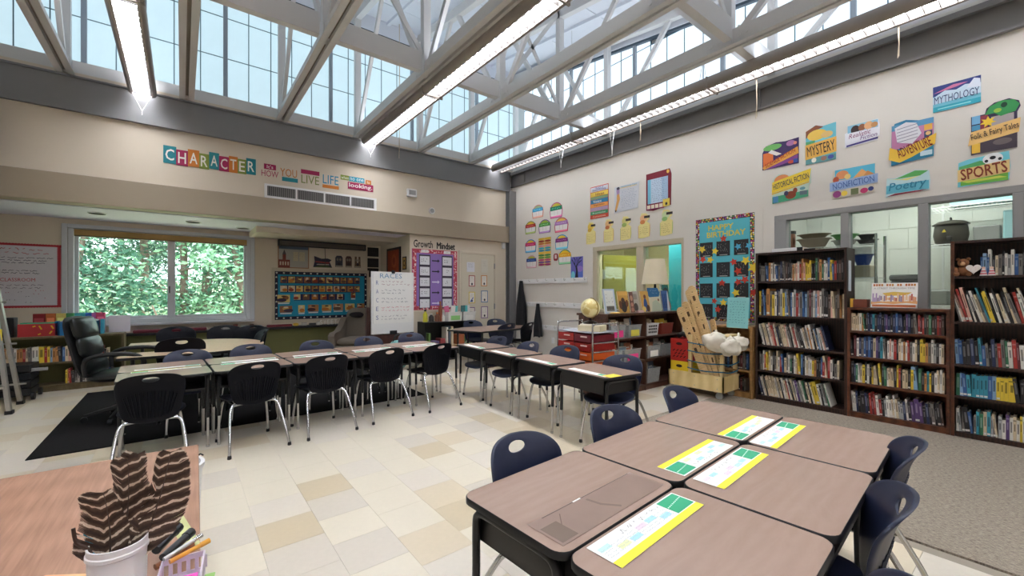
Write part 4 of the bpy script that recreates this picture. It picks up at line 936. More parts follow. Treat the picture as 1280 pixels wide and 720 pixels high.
tag(MB().tube(catmull([(cx - .03, cy - .02, TZ + .03), (cx - .04, cy - .006, TZ + .10), (cx - .062, cy + .01, TZ + .12), (cx - .068, cy + .016, TZ + .15)], 4), .0035, mat('brown_stem', (60, 40, 30), .5), 6).build('stem'), 'curved brown stem hooked over the rim of the white jar', 'stem')
tag(MB().cyl((cx - .022, cy - .02, TZ + .02), (cx - .05, cy + .03, TZ + .13), .006, mat('teal_pen', (30, 120, 140), .35), n=8).build('pen'), 'teal pen in the white jar', 'pen')
# basket with pens
bx0, by0 = -.002, 1.115
t = thing('pen_basket', 'pale lilac slotted basket of pens beside the white jar', 'basket', (bx0, by0, TZ), rad(-6))
m_lil = mat('lilac_plastic', (222, 208, 222), .4)
MB().box((-.038, -.06, 0), (.038, .06, .003), m_lil).build('bottom', t)
for (a, c, n, ax) in (((-.038, .057), (.038, .06), 5, 'x'), ((-.038, -.06), (.038, -.057), 5, 'x'), ((.035, -.06), (.038, .06), 8, 'y'), ((-.038, -.06), (-.035, .06), 8, 'y')):
    w = MB(); w.box((a[0], a[1], .038), (c[0], c[1], .05), m_lil); w.box((a[0], a[1], .003), (c[0], c[1], .014), m_lil)
    for k in range(n + 1):
        if ax == 'x': x = a[0] + (c[0] - a[0]) * k / n; w.box((x - .0035, a[1], .012), (x + .0035, c[1], .04), m_lil)
        else: y = a[1] + (c[1] - a[1]) * k / n; w.box((a[0], y - .0035, .012), (c[0], y + .0035, .04), m_lil)
    w.build('slotted_wall', t)
b = MB(); b.box((-.03, -.055, .0), (.03, -.005, .035), mat('hot_pink', (238, 90, 190), .6)); tag(b.build('pink_note_pad', None, (bx0, by0, TZ + .004), rad(-6)), 'hot pink note pad in the lilac basket', 'note pad')
for k, (p0, p1, r, c, lab) in enumerate((((-.03, 1.172, .055), (.022, 1.205, .062), .0045, (206, 206, 206), 'silver pen lying across the lilac basket'), ((-.032, 1.20, .046), (.008, 1.255, .052), .009, (24, 24, 26), 'fat black marker lying behind the silver pen'), ((-.045, 1.235, .05), (-.015, 1.285, .058), .010, (28, 28, 30), 'second fat black marker leaning against the jar'), ((-.02, 1.16, .052), (.034, 1.185, .056), .005, (226, 160, 60), 'orange pencil under the silver pen'), ((-.045, 1.20, .03), (.005, 1.232, .036), .007, (150, 96, 60), 'brown wooden pencil behind the markers'))):
    b = MB(); P0 = Vector(p0) + Vector((0, 0, TZ)); P1 = Vector(p1) + Vector((0, 0, TZ)); mm = mat('pen_%d' % k, c, .3, 1 if k == 0 else 0)
    t = thing('marker' if 'marker' in lab else 'pencil' if 'pencil' in lab else 'pen', lab, 'pen'); b.cyl(P0, P1, r, mm, n=10).build('barrel', t, smooth=60); e = (P1 - P0).normalized()
    MB().cyl(P1, P1 + e * .018, r * 1.2, mm if k else m_chrome, n=10).build('cap', t, smooth=60)
# papers and folders
for (x, y, w, h, r, c, lab, txt) in ((-.235, 1.235, .16, .22, 35, (236, 190, 138), 'orange patterned sheet left of the jar', 0), (-.205, 1.215, .10, .22, 30, (176, 204, 172), 'pale green lettered bookmark left of the jar', 'MONTICA'), (-.165, 1.175, .12, .2, 25, (158, 186, 226), 'light blue lettered card beside the jar', 'COI'), (.0, 1.42, .035, .26, -10, (196, 198, 140), 'olive bookmark behind the feathers', 0), (.02, 1.1, .06, .12, 10, (160, 206, 120), 'green paper at the edge of the teacher table', 0)):
    z = TZ + .0006 * (1 + len(lab) % 4)
    o = MB().prism(rrect(w, h, .002, 1), 0, .0008, paper(c)).build('paper_sheet', M=flat(z, x, y, rad(-r))); tag(o, lab, 'paper')
    if txt: letter(o, txt, 0, 0, h * .7, w * .25, (60, 80, 90), z=.0012, rot=PI / 2)
    elif w > .15: art(o, [('l', [(-.07 + .02 * k, -.1), (-.05 + .02 * k, -.03), (-.07 + .02 * k, .03), (-.05 + .02 * k, .1)], .004, (206, 130, 84)) for k in range(7)], 'pattern', z0=.0009, dz=.00002)
# ================================================================ tall bookcases
def bookcase(label, y0, y1, x0, x1, H, shelves, m, th=.025, back=True, name='bookcase'):
    t = thing(name, label, 'bookcase', (x0, y0, 0)); D = x1 - x0; Wd = y1 - y0
    for y in (0, Wd - th): MB().box((0, y, 0), (D, y + th, H), m).build('side_panel', t)
    MB().box((0, th, H - .022), (D, Wd - th, H), m).build('top_panel', t)
    MB().box((.012, th, 0), (.03, Wd - th, shelves[0] - .02), m).build('kick_board', t)
    for z in shelves: MB().box((0.004, th, z - .022), (D - .012, Wd - th, z), m).build('shelf', t)
    if back: MB().box((D - .01, th, .0), (D, Wd - th, H - .01), m).build('back_panel', t)
    return t
BX = 5.76
S1 = [.065, .385, .70, 1.075, 1.505]; S2 = [.065, .385, .67, .948]; S3 = [.05, .39, .69, 1.09, 1.52]
bookcase('tall dark brown bookcase beside the birthday board', 1.362, 2.30, BX, 6.07, 1.862, S1, m_dwood)
bookcase('lower reddish brown bookcase between the two tall ones', .572, 1.36, BX, 6.07, 1.20, S2, m_rwood)
t3 = bookcase('tall bookcase at the right edge with the teddy bear', -.38, .568, BX, 6.07, 1.85, S3, m_dwood)
MB().box((-.004, .923, 0), (0, .948, 1.85), m_rwood).build('front_edge', t3)
tag(MB().prism(rrect(.10, .34, .002, 1), 0, .002, paper((200, 206, 214))).build('paper_notice', M=Matrix(((1, 0, 0, BX + .1), (0, 0, -1, 1.36), (0, 1, 0, 1.55), (0, 0, 0, 1)))), 'grey printed notice taped on the side of the tall dark bookcase', 'notice')
# ================================================================ books
PAL = {'k': ((34, 31, 32), 'black'), 'g': ((122, 116, 110), 'grey'), 'w': ((226, 222, 212), 'white'), 'c': ((216, 198, 164), 'cream'), 'b': ((52, 92, 148), 'blue'), 'n': ((34, 44, 78), 'navy'), 'r': ((164, 48, 40), 'red'), 'm': ((98, 34, 38), 'maroon'), 'o': ((196, 136, 76), 'tan'), 'y': ((226, 196, 62), 'yellow'), 'e': ((52, 112, 78), 'green'), 'a': ((58, 146, 166), 'aqua'), 'p': ((88, 62, 112), 'purple'), 's': ((168, 168, 166), 'silver-grey'), 'd': ((74, 54, 44), 'brown'), 'l': ((218, 168, 150), 'pink'), 'u': ((134, 168, 202), 'light blue')}
m_pages = mat('book_pages', (226, 214, 190), .8, var=.08, scale=60)
BM = {}
def book_mesh(c, style):
    k = c + str(style)
    if k in BM: return BM[k]
    cm = mat('cover_' + PAL[c][1].replace('-', '_').replace(' ', '_'), PAL[c][0], .45, var=.12, scale=14); b = MB()
    b.box((0, -.1, 0), (1, 0, 1), cm); b.box((0, -1, 0), (1, -.9, 1), cm); b.box((0, -.9, 0), (.03, -.1, 1), cm); b.box((.03, -.9, .02), (.97, -.1, .98), m_pages)
    base = PAL[c][0]; acc = tuple(int(q * .6) for q in base) if sum(base) > 330 else tuple(int(q + (235 - q) * .38) for q in base); am = mat('accent_%d_%d_%d' % acc, acc, .6)
    if style % 3 == 0: b.box((-.004, -.93, .05), (0, -.07, .13), mat('spine_label', (222, 220, 212), .6)); b.box((-.004, -.7, .4), (0, -.3, .8), am)
    if style % 3 == 1: b.box((-.004, -.75, .35), (0, -.25, .82), am)
    if style % 3 == 2: b.box((-.004, -.95, .82), (0, -.05, .87), am); b.box((-.004, -.7, .4), (0, -.3, .7), am)
    BM[k] = b.mesh('book'); return BM[k]
BKS = MB(); NB = [0]
def shelf_books(seq, ystart, yend, x, z, hmax, place, lean=0, tmin=.016, tmax=.03, hmin=.68, obj=True, dmax=.2, seed=1, axis='R', leanp=1.0, group='library books', cyc=False):
    """a row of books from left to right; spine towards the room"""
    R = random.Random(seed); y = ystart; i = 0; a = 0
    while True:
        if i >= len(seq):
            if not cyc: break
            c = R.choice(seq)
        else: c = seq[i]
        i += 1
        th = R.uniform(tmin, tmax); h = hmax * R.uniform(hmin, 1); dp = min(dmax, h * .75)
        if c.isupper(): c = c.lower(); th = tmax * 1.5; h = hmax
        a = rad(lean * R.uniform(.75, 1.1)) if lean else (rad(R.uniform(2, 7)) if R.random() < .12 else 0)
        st = th / math.cos(a)
        if (y - st < yend if axis == 'R' else y + st > yend): break
        xx = x + R.uniform(.0, .012)
        if axis == 'R': M = Matrix.Translation((xx, y, z + .0005)) @ Matrix.Rotation(-a, 4, 'X')
        else: M = Matrix.Translation((y, xx, z + .0005)) @ Matrix.Rotation(PI / 2, 4, 'Z') @ Matrix.Rotation(-a, 4, 'X')
        M = M @ Matrix.Diagonal((dp, th * .97, h, 1))
        if obj:
            o = link('book', book_mesh(c, R.randint(0, 2)), M=M); NB[0] += 1
            look = ('slim ' if th < (tmin * .6 + tmax * .4) else 'thick ' if th > tmax * .9 else '')
            tag(o, '%s%s book, %s from left, %s' % (look, PAL[c][1], nth(i), place), 'book', group)
        else:
            me = book_mesh(c, R.randint(0, 2))
            for p in me.polygons: pass
            vs = [tuple(M @ v.co) for v in me.vertices]; o0 = len(BKS.v); BKS.v += vs
            for p in me.polygons:
                BKS.f.append(tuple(o0 + q for q in p.vertices)); BKS.mi.append(BKS._m(me.materials[p.material_index]))
        y = y - st - .0006 if axis == 'R' else y + st + .0006
P1 = '%s shelf, dark bookcase by the birthday board'; P2 = '%s shelf, low red-brown bookcase'; P3 = '%s shelf, bookcase at the right edge'
XB = BX + .03
shelf_books('kggkbowgwbgnkgdkkgoclwrolyyykkedoewwbybrkdkkdk', 2.268, 1.39, XB, S1[4], .265, P1 % 'top', tmin=.015, tmax=.024, seed=11)
shelf_books('ykubOgywngsyubgbwsrsgbugmgwulwgkkdlcgdocom', 2.268, 1.39, XB, S1[3], .335, P1 % 'second', tmin=.015, tmax=.026, hmin=.75, seed=12)
shelf_books('kwkwccgwlrwcnkgccclwgkwlrwgkkwcgwowkckuwkwlgn', 2.23, 1.39, XB, S1[2], .29, P1 % 'third', lean=14, tmin=.010, tmax=.021, hmin=.8, seed=13)
shelf_books('kgwryycwkgcwrbcgwekwcoybkwcwwyokkbrcrwkgc', 2.268, 1.39, XB, S1[1], .255, '', obj=False, seed=14, tmin=.014, tmax=.025)
shelf_books('nkwckccccccwgckwcrwckcgwpsgwekckwyYwksgew', 2.24, 1.39, XB, S1[0], .26, '', lean=14, obj=False, seed=15, tmin=.011, tmax=.023, hmin=.85)
shelf_books('ccccwoeknnaknnknpnknbnnkpnkdgrmrkdedkrmdrmkdrm', 1.33, .60, XB, S2[3], .20, P2 % 'top', tmin=.013, tmax=.021, hmin=.82, seed=21, dmax=.15)
shelf_books('kmwngbnbncpnawgwlwrkcwowrgwckyyogwskwcwyew', 1.33, .60, XB, S2[2], .23, P2 % 'second', tmin=.013, tmax=.022, hmin=.8, seed=22, dmax=.15)
shelf_books('knewcykwkycckykewcckyrkcckyUekoaykwcwcwyw', 1.33, .60, XB, S2[1], .23, P2 % 'third', tmin=.013, tmax=.022, hmin=.78, seed=23, dmax=.15)
shelf_books('wwnkKnkrmrwrkswwcwcssnwkpPpknkgkkdk', 1.32, .60, XB, S2[0], .23, '', lean=5, obj=False, seed=24, tmin=.013, tmax=.024)
shelf_books('bubwkcgkwswbgkwrlcwbgkubccgw', .38, -.02, XB, S3[4], .24, P3 % 'top', tmin=.014, tmax=.024, seed=31)
shelf_books('gwlrlkwkwcgayykwkcwkcgrwwckwgw', .51, -.02, XB, S3[3], .33, P3 % 'second', lean=15, tmin=.011, tmax=.023, hmin=.78, seed=32)
shelf_books('ubkknkabgkngrgewrmwmnbwcbbn', .535, -.02, XB, S3[2], .26, P3 % 'third', tmin=.014, tmax=.026, seed=33, lean=3)
shelf_books('eubaaaaabuyyyYkkkkkkk', .535, -.02, XB, S3[1], .215, P3 % 'fourth', tmin=.02, tmax=.028, hmin=.93, seed=34)
shelf_books('wsgKbgaecasgcswpwcwyww', .535, -.02, XB, S3[0], .235, P3 % 'bottom', tmin=.013, tmax=.024, seed=35)
for q, z in enumerate(S3): shelf_books('kbgwcrnos', -.06, -.35, XB, z, .22, '', obj=False, seed=50 + q, cyc=True)
# things on the tall cases
t = thing('lying_book', 'thick white book lying on top of the tall dark bookcase', 'book', (BX + .03, 2.12, 1.863))
MB().box((0, -.33, 0), (.2, 0, .006), m_white).build('cover', t); MB().box((.006, -.325, .006), (.196, -.004, .036), m_pages).build('pages', t); MB().box((0, -.33, .036), (.2, 0, .042), m_white).build('cover', t); MB().box((-.003, -.33, 0), (0, 0, .042), m_white).build('spine', t); MB().box((-.004, -.33, .0), (-.003, -.27, .042), m_blackp).build('spine_end', t)
t = thing('lying_book', 'thin black book lying behind the white one on the tall dark bookcase', 'book', (BX + .08, 1.80, 1.863)); MB().box((0, -.12, 0), (.18, 0, .022), m_blackp).build('cover', t); MB().box((.004, -.124, .004), (.176, -.001, .018), m_pages).build('pages', t)
t = thing('panorama_book', 'wide pale book with a street panorama standing on the low red-brown bookcase', 'book', M=on_right(.985, 1.335, BX + .07, 0) @ Matrix.Rotation(rad(-10), 4, 'X'))
MB().box((-.18, -.13, 0), (.18, .13, .014), paper((236, 232, 226))).build('cover', t)
R = random.Random(8); sh = [('r', -.17, -.125, .17, -.10, (196, 108, 60)), ('p', [(-.18, -.1), (-.1, -.085), (0, -.095), (.1, -.08), (.18, -.09), (.18, -.06), (-.18, -.07)], (226, 168, 110)), ('p', [(-.09, .02), (0, .035), (.09, .028), (.14, .03), (.1, .0), (-.06, -.01)], (222, 184, 84))]
for k in range(26): x = -.17 + k * .0132; sh.append(('r', x, -.07 + R.uniform(-.01, .02), x + .012, R.uniform(-.03, .02), R.choice([(216, 150, 110), (176, 150, 186), (236, 214, 190), (150, 130, 150), (232, 196, 150), (190, 90, 70)])))
art(t, sh, 'street_picture', z0=.0142, dz=.0001)
letter(t, 'A STREET THROUGH TIME', 0, .072, .32, .018, (150, 140, 140), z=.0165); art(t, [('r', -.165 + .021 * k, .095, -.149 + .021 * k, .118, (196, 110 + 8 * (k % 4), 64)) for k in range(16) if k not in (4, 8, 11)], 'heading', z0=.016, dz=.00002)
tag(MB().box((BX + .05, 1.2, 1.202), (BX + .19, 1.33, 1.29), mat('red_brown_box', (110, 52, 34), .5), ch=.004).build('small_box'), 'small red-brown box at the left end of the low bookcase top', 'box')
tag(MB().box((BX + .04, 1.32, 1.202), (BX + .1, 1.345, 1.30), mat('yellow_box', (222, 176, 60), .5), ch=.004).build('small_carton'), 'narrow yellow carton beside the red-brown box', 'box')
# teddy bear
t = thing('teddy_bear', 'small brown teddy bear holding a white heart on the top shelf', 'teddy bear', (BX + .02, .49, S3[4]))
m_fur = mat('brown_fur', (140, 92, 60), .95, var=.2, scale=60, bump=1, bscale=200)
def ball(b, c, r, m, sz=(1, 1, 1), n=14):
    prof = [(max(.0001, math.sin(PI * k / 8)) * r, -math.cos(PI * k / 8) * r) for k in range(9)]
    b.lathe(prof, m, n, X=Matrix.Translation(c) @ Matrix.Diagonal((*sz, 1))); return b
ball(MB(), (.04, 0, .05), .05, m_fur, (1, 1, 1)).build('body', t, smooth=True)
h = ball(MB(), (.03, .0, .125), .04, m_fur).build('head', t, smooth=True)
for s in (-1, 1): ball(MB(), (.03, s * .034, .16), .015, m_fur, n=10).build('ear', h, smooth=True); ball(MB(), (-.008, s * .014, .135), .004, m_blackp, n=8).build('eye', h)
ball(MB(), (-.005, 0, .115), .018, mat('muzzle_fur', (196, 150, 110), .9), n=10).build('muzzle', h, smooth=True)
for s in (-1, 1): ball(MB(), (-.0, s * .05, .06), .02, m_fur, (1.2, 1, 1.5), 10).build('arm', t, smooth=True); ball(MB(), (-.015, s * .04, .02), .022, m_fur, (1.4, 1, 1), 10).build('leg', t, smooth=True)
hp = [(.048 * 16 * math.sin(a) ** 3 / 16, .048 * (13 * math.cos(a) - 5 * math.cos(2 * a) - 2 * math.cos(3 * a) - math.cos(4 * a)) / 16) for a in [2 * PI * i / 28 for i in range(28)]]
ht = MB().prism(hp[::-1], 0, .02, mat('heart_white', (236, 224, 218), .8)).build('heart', t, M=on_right(-.07, .065, -.02, 0)); art(ht, [('l', ln, .002, (200, 110, 120)) for ln in scribble(-.03, -.015, .03, .02, 2, 4, 1)], 'handwriting', z0=.0203, dz=.00005)
for k, y in enumerate((.36, .31)):
    t = thing('ceramic_figure', 'pink and white striped figurine %s the heart bear' % ('right beside', 'second to the right of')[k], 'figurine', (BX + .02, y, S3[4]))
    for j in range(5): MB().lathe([(.024 - .003 * j, j * .012), (.026 - .003 * j, j * .012 + .006), (.022 - .003 * j, j * .012 + .012)], paper((222, 120, 130) if j % 2 else (240, 230, 228)), 14).build('band', t, smooth=True)
    ball(MB(), (0, 0, .07), .013, paper((236, 200, 180)), n=10).build('head', t, smooth=True)
# ================================================================ small oak shelf between cart and bookcase
t = bookcase('small tan oak shelf between the plywood cart and the dark bookcase', 2.32, 2.80, 5.70, 6.05, .92, [.08, .36, .64], m_oak)
shelf_books('kdmgkbdkgnkdmgkbdkgnkd', 2.76, 2.36, 5.75, .365, .22, '', obj=False, seed=61); shelf_books('dkmkgdkmkgdkmkg', 2.76, 2.36, 5.75, .085, .2, '', obj=False, seed=62)
t = tag(MB().prism(rrect(.27, .40, .004, 1), 0, .003, paper((140, 206, 206))).build('teal_flyer', M=on_right(2.50, 1.10, 5.72, 0) @ Matrix.Rotation(rad(-6), 4, 'X')), 'pale teal printed flyer standing on the oak shelf', 'flyer')
art(t, [('l', ln, .004, (60, 120, 130)) for ln in scribble(-.1, -.15, .1, .16, 9, 5)], 'print', z0=.0032, dz=.00005)
# ================================================================ brown divider shelf with bins
DX0, DX1, DY0, DY1, DZ = 4.26, 6.04, 3.46, 3.95, 1.085
t = thing('divider_shelf', 'brown double-sided shelf jutting from the right wall, full of bins', 'shelf', (DX0, DY0, 0))
L = DX1 - DX0; D = DY1 - DY0
MB().box((-.02, -.02, DZ - .03), (L, D + .02, DZ), m_brown).build('top_panel', t)
MB().box((0, 0, 0), (.03, D, DZ - .03), m_brown).build('end_panel', t)
for k in range(9): MB().box((-.008, .012 + k * .053, .02), (0, .055 + k * .053, DZ - .05), m_brown).build('end_slat', t)
for x in (.82, L - .03): MB().box((x, 0, 0), (x + .03, D, DZ - .03), m_brown).build('upright', t)
for z in (.08, .43, .75): MB().box((.03, 0, z - .022), (L - .03, D, z), m_brown).build('shelf', t)
MB().box((.03, D / 2, .08), (L - .03, D / 2 + .012, DZ - .03), m_brown).build('centre_back', t)
MB().box((.03, .01, 0), (L - .03, .03, .06), m_brown).build('kick_board', t)
def bin_box(name, label, x, y, z, w, d, h, m, slots=False, tagc=None, flare=.015, group='book bins on the divider shelf'):
    t = thing(name, label, 'bin', (x, y, z), group=group); th = .004
    o = [(-w / 2, -d / 2), (w / 2, -d / 2), (w / 2, d / 2), (-w / 2, d / 2)]; f = flare
    def wall(i):
        a, c = o[i], o[(i + 1) % 4]; up = lambda p: (p[0] + f * (1 if p[0] > 0 else -1), p[1] + f * (1 if p[1] > 0 else -1))
        ina = lambda p: (p[0] - th * (1 if p[0] > 0 else -1), p[1] - th * (1 if p[1] > 0 else -1))
        A_, C2 = up(a), up(c); q = MB()
        P = [(*a, 0), (*c, 0), (*C2, h), (*A_, h), (*ina(a), 0), (*ina(c), 0), (*ina(C2), h), (*ina(A_), h)]
        q.add(P, [(0, 1, 2, 3), (5, 4, 7, 6), (3, 2, 6, 7), (0, 4, 5, 1), (1, 5, 6, 2), (0, 3, 7, 4)], m); return q
    for i in range(4): wall(i).build('bin_wall', t)
    MB().box((-w / 2, -d / 2, 0), (w / 2, d / 2, .004), m).build('bin_floor', t)
    MB().prism([(-w / 2 - f - .006, -d / 2 - f - .006), (w / 2 + f + .006, -d / 2 - f - .006), (w / 2 + f + .006, -d / 2 - f + .006), (-w / 2 - f - .006, -d / 2 - f + .006)], h - .008, h + .004, m).build('rim', t)
    if slots:
        dk = mat('slot_dark', (60, 56, 54), .8)
        b = MB()
        for r in range(3):
            for k in range(5): b.box((-w / 2 + .02 + k * (w - .04) / 5, -d / 2 - f * (.3 + .2 * r) - .003, h * (.2 + .25 * r)), (-w / 2 + .02 + (k + .7) * (w - .04) / 5, -d / 2 - f * (.3 + .2 * r) - .001, h * (.36 + .25 * r)), dk)
        b.build('slots', t)
    if tagc: MB().box((-w * .36, -d / 2 - f - .004, h * .12), (w * .34, -d / 2 - f - .002, h * .62), paper(tagc)).build('label_card', t)
    return t
m_redbin = mat('red_bin', (146, 56, 42), .5)
yb = DY0 + .13
bins = [(4.51, .75, .28, .18, m_clear, 0, (232, 64, 140), 'clear bin with a pink card on the upper shelf'), (4.87, .75, .26, .17, m_clear, 0, (228, 214, 84), 'clear bin with a yellow card on the upper shelf'), (5.30, .75, .25, .17, m_white, 1, None, 'white slotted basket on the upper shelf'), (5.66, .75, .28, .16, m_redbin, 0, None, 'red-brown basket on the upper shelf'),
        (4.47, .43, .22, .17, m_clear, 0, None, 'clear bin with the white catalogue on the middle shelf'), (4.82, .43, .34, .16, m_clear, 0, (232, 64, 140), 'clear bin with a pink card on the middle shelf'), (5.32, .43, .27, .17, m_clear, 0, (236, 234, 226), 'clear bin with a white card on the middle shelf'), (5.66, .43, .24, .17, m_clear, 0, None, 'clear bin half hidden by the red crate'),
        (4.85, .08, .26, .18, m_clear, 0, (236, 214, 90), 'clear bin with a yellow card on the bottom shelf'), (5.32, .08, .28, .2, m_clear, 0, None, 'clear bin of grey booklets on the bottom shelf')]
R = random.Random(77)
for (x, z, w, h, m, sl, tc, lab) in bins:
    bin_box('book_bin', lab + ' of the divider', x, yb, z + .0005, w, .2, h, m, sl, tc)
    n = 5
    for k in range(n):
        hh = h * R.uniform(1.12, 1.5); a = rad(R.uniform(4, 12)); c = R.choice([(214, 206, 190), (150, 166, 176), (196, 178, 150), (120, 130, 120), (206, 196, 186), (96, 110, 128), (186, 120, 90)])
        if 'yellow card on the upper' in lab and k == n - 1: c = (128, 84, 60)
        if 'red-brown' in lab: c = [(222, 180, 60), (60, 50, 46), (222, 180, 60), (90, 60, 50), (190, 160, 90)][k]
        M = Matrix.Translation((x - w / 2 + .02 + (w - .04) * (k + .5) / n, yb - .02 + R.uniform(-.02, .04), z + .006)) @ Matrix.Rotation(rad(R.uniform(-14, 4)), 4, 'Z') @ Matrix.Rotation(-a, 4, 'X')
        o = MB().box((-w * .21, -.004, 0), (w * .21, .004, min(hh, .265)), paper(c)).build('booklet', M=M); tag(o, 'booklet, %s in the %s' % (ORD[k + 1], lab), 'booklet', 'booklets in the divider bins')
        art(o, [('r', -w * .15, hh * .35, w * .13, hh * .5, tuple(max(0, q - 50) for q in c)), ('r', -w * .15, hh * .7, w * .1, hh * .75, (240, 236, 228))], 'cover_print', z0=0, dz=.0002).matrix_local = Matrix(((1, 0, 0, 0), (0, 0, -1, -.0042), (0, 1, 0, 0), (0, 0, 0, 1)))
# display books standing on the divider
def display(label, x, w, h, base, shapes, txt=None, tilt=10, y=DY0 + .10, rz=0, z=DZ):
    M = Matrix.Translation((x, y, z + .001)) @ Matrix.Rotation(rad(rz), 4, 'Z') @ Matrix.Rotation(rad(-tilt), 4, 'X') @ Matrix(((1, 0, 0, 0), (0, 0, -1, 0), (0, 1, 0, 0), (0, 0, 0, 1)))
    t = thing('display_book', label, 'book', M=M, group='books displayed on the divider')
    MB().box((-w / 2, 0, -.018), (w / 2, h, -.015), paper(base)).build('cover', t); MB().box((-w / 2 + .003, .003, -.015), (w / 2 - .003, h - .003, -.003), m_pages).build('pages', t); MB().box((-w / 2, 0, -.003), (w / 2, h, 0), paper(base)).build('cover', t)
    if shapes: art(t, shapes, 'cover_picture', z0=.0002, dz=.0003)
    for (s, cx, cy, ww, hh, c) in (txt or []): letter(t, s, cx, cy, ww, hh, c, z=.0052)
display('pale blue-framed picture book, leftmost on the divider', 4.47, .24, .33, (176, 190, 208), [('r', -.09, .02, .09, .31, (222, 224, 218)), ('r', -.08, .03, .08, .10, (140, 140, 130))] + [('e', -.06 + .03 * k, .07, .014, .03, (96, 90, 84)) for k in range(5)] + [('l', ln, .006, (104, 110, 110)) for ln in scribble(-.07, .13, .07, .28, 3, 6, 1)])
display('amber book with dark figures on the divider, second from the left', 4.76, .22, .30, (196, 148, 70), [('e', 0, .09, .065, .085, (44, 34, 30)), ('e', -.07, .11, .03, .06, (96, 54, 34)), ('e', .07, .13, .03, .05, (110, 62, 36)), ('e', -.01, .17, .04, .04, (70, 46, 34)), ('r', -.11, .24, .11, .3, (214, 166, 84))])
display('narrow brown book with a face portrait on the divider', 4.945, .09, .29, (118, 82, 70), [('e', 0, .2, .03, .04, (186, 140, 116)), ('e', 0, .11, .03, .03, (180, 130, 110)), ('e', 0, .04, .032, .03, (170, 120, 100))])
display('grey sketch-covered book in the middle of the divider', 5.07, .15, .30, (170, 164, 152), [('e', 0, .07, .05, .06, (70, 64, 60)), ('r', -.05, .18, .05, .26, (140, 134, 122))], y=DY0 + .13)
display('golden book with a blue-robed figure on the divider', 5.25, .19, .30, (206, 158, 80), [('e', .0, .10, .045, .10, (52, 82, 140)), ('e', .0, .22, .03, .03, (120, 70, 50)), ('e', .05, .05, .04, .05, (80, 54, 40)), ('e', -.05, .04, .05, .04, (226, 196, 110))], y=DY0 + .09)
display('large book with a blue speech banner on the divider', 5.50, .30, .34, (214, 206, 176), [('p', [(-.15, .24), (-.12, .21), (.13, .22), (.16, .28), (.12, .35), (-.15, .35)], (46, 104, 148)), ('p', [(-.1, 0), (-.06, .14), (.04, .17), (.15, .1), (.15, 0)], (186, 196, 168)), ('e', .1, .17, .02, .02, (120, 80, 60))] + [('l', ln, .005, (180, 206, 220)) for ln in scribble(-.07, .25, .08, .33, 2, 9, 1)])
display('blue and white streaked book on the divider', 5.77, .18, .31, (64, 100, 156), [('p', [(.02, 0), (.07, .28), (.09, .31), (.09, 0)], (214, 218, 224))] + [('r', -.08 + .03 * k, .04, -.065 + .03 * k, .26, (36, 62, 116)) for k in range(4)], y=DY0 + .09)
display('teal book with dark figures at the right end of the divider', 5.93, .17, .40, (50, 128, 122), [('e', .0, .30, .07, .06, (60, 70, 66)), ('e', .03, .08, .05, .07, (150, 100, 90)), ('r', -.08, .1, -.02, .25, (30, 80, 90))], y=DY0 + .16)
b = MB()
tag(cushion(.16, .08, .02, mat('yellow_trinket', (226, 186, 90), .6)).build('yellow_trinket', None, (4.44, DY0 + .02, DZ + .011), smooth=60), 'small yellow trinket on the edge of the divider near the globe', 'trinket')
tag(MB().box((4.93, DY0 + .0, DZ), (5.05, DY0 + .04, DZ + .03), mat('pink_card', (206, 170, 170), .6)).build('pink_eraser_box'), 'small pink box in front of the narrow brown book', 'box')
# table lamp
t = thing('table_lamp', 'table lamp with a cream cone shade behind the display books', 'lamp', (5.87, DY0 + .36, DZ))
MB().lathe([(.09, 0), (.1, .01), (.05, .03), (.03, .10), (.055, .20), (.05, .28), (.02, .35), (.012, .45)], mat('dark_bronze', (52, 40, 32), .35, .6), 20).build('base', t, smooth=True)
MB().lathe([(.205, .41), (.145, .80), (.141, .80), (.20, .413)], mat('cream_shade', (228, 214, 184), .8, bump=.15), 28).build('shade', t, smooth=40)
# ================================================================ drawer trolley, globe
TX, TY = 3.66, 3.18
t = thing('drawer_trolley', 'chrome trolley with red and orange drawers in front of the divider', 'trolley', (TX, TY, 0), rad(-4))
Wd, Dp, zt = .60, .42, .905
MB().box((0, 0, zt - .012), (Dp, Wd, zt), mat('trolley_top', (176, 178, 190), .25), ch=.004).build('top_panel', t)
for y in (0, Wd):
    MB().tube(catmull([(.0, y, .05), (.0, y, .93), (.015, y, .985), (.06, y, 1.0), (Dp - .06, y, 1.0), (Dp - .015, y, .985), (Dp, y, .93), (Dp, y, .05)], 4), .0105, m_chrome, 8).build('end_frame', t, smooth=60)
    for z in (.26, .365, .47, .574, .678, .782): MB().cyl((0, y, z), (Dp, y, z), .005, m_chrome, n=6).build('rail', t)
MB().cyl((0, Wd / 2, .08), (0, Wd / 2, zt - .01), .006, m_chrome, n=6).build('rail', t)
for x in (0, Dp):
    for y in (0, Wd): MB().cyl((x, y - .012, .03), (x, y + .012, .03), .03, m_blackp, n=12).build('castor', t)
dcol = [[(112, 26, 40), (150, 30, 26), (212, 92, 34), (216, 96, 30), (74, 140, 60), (64, 128, 56)], [(170, 34, 28), (176, 36, 28), (224, 116, 40), (214, 80, 30), (80, 150, 64), (70, 134, 58)]]
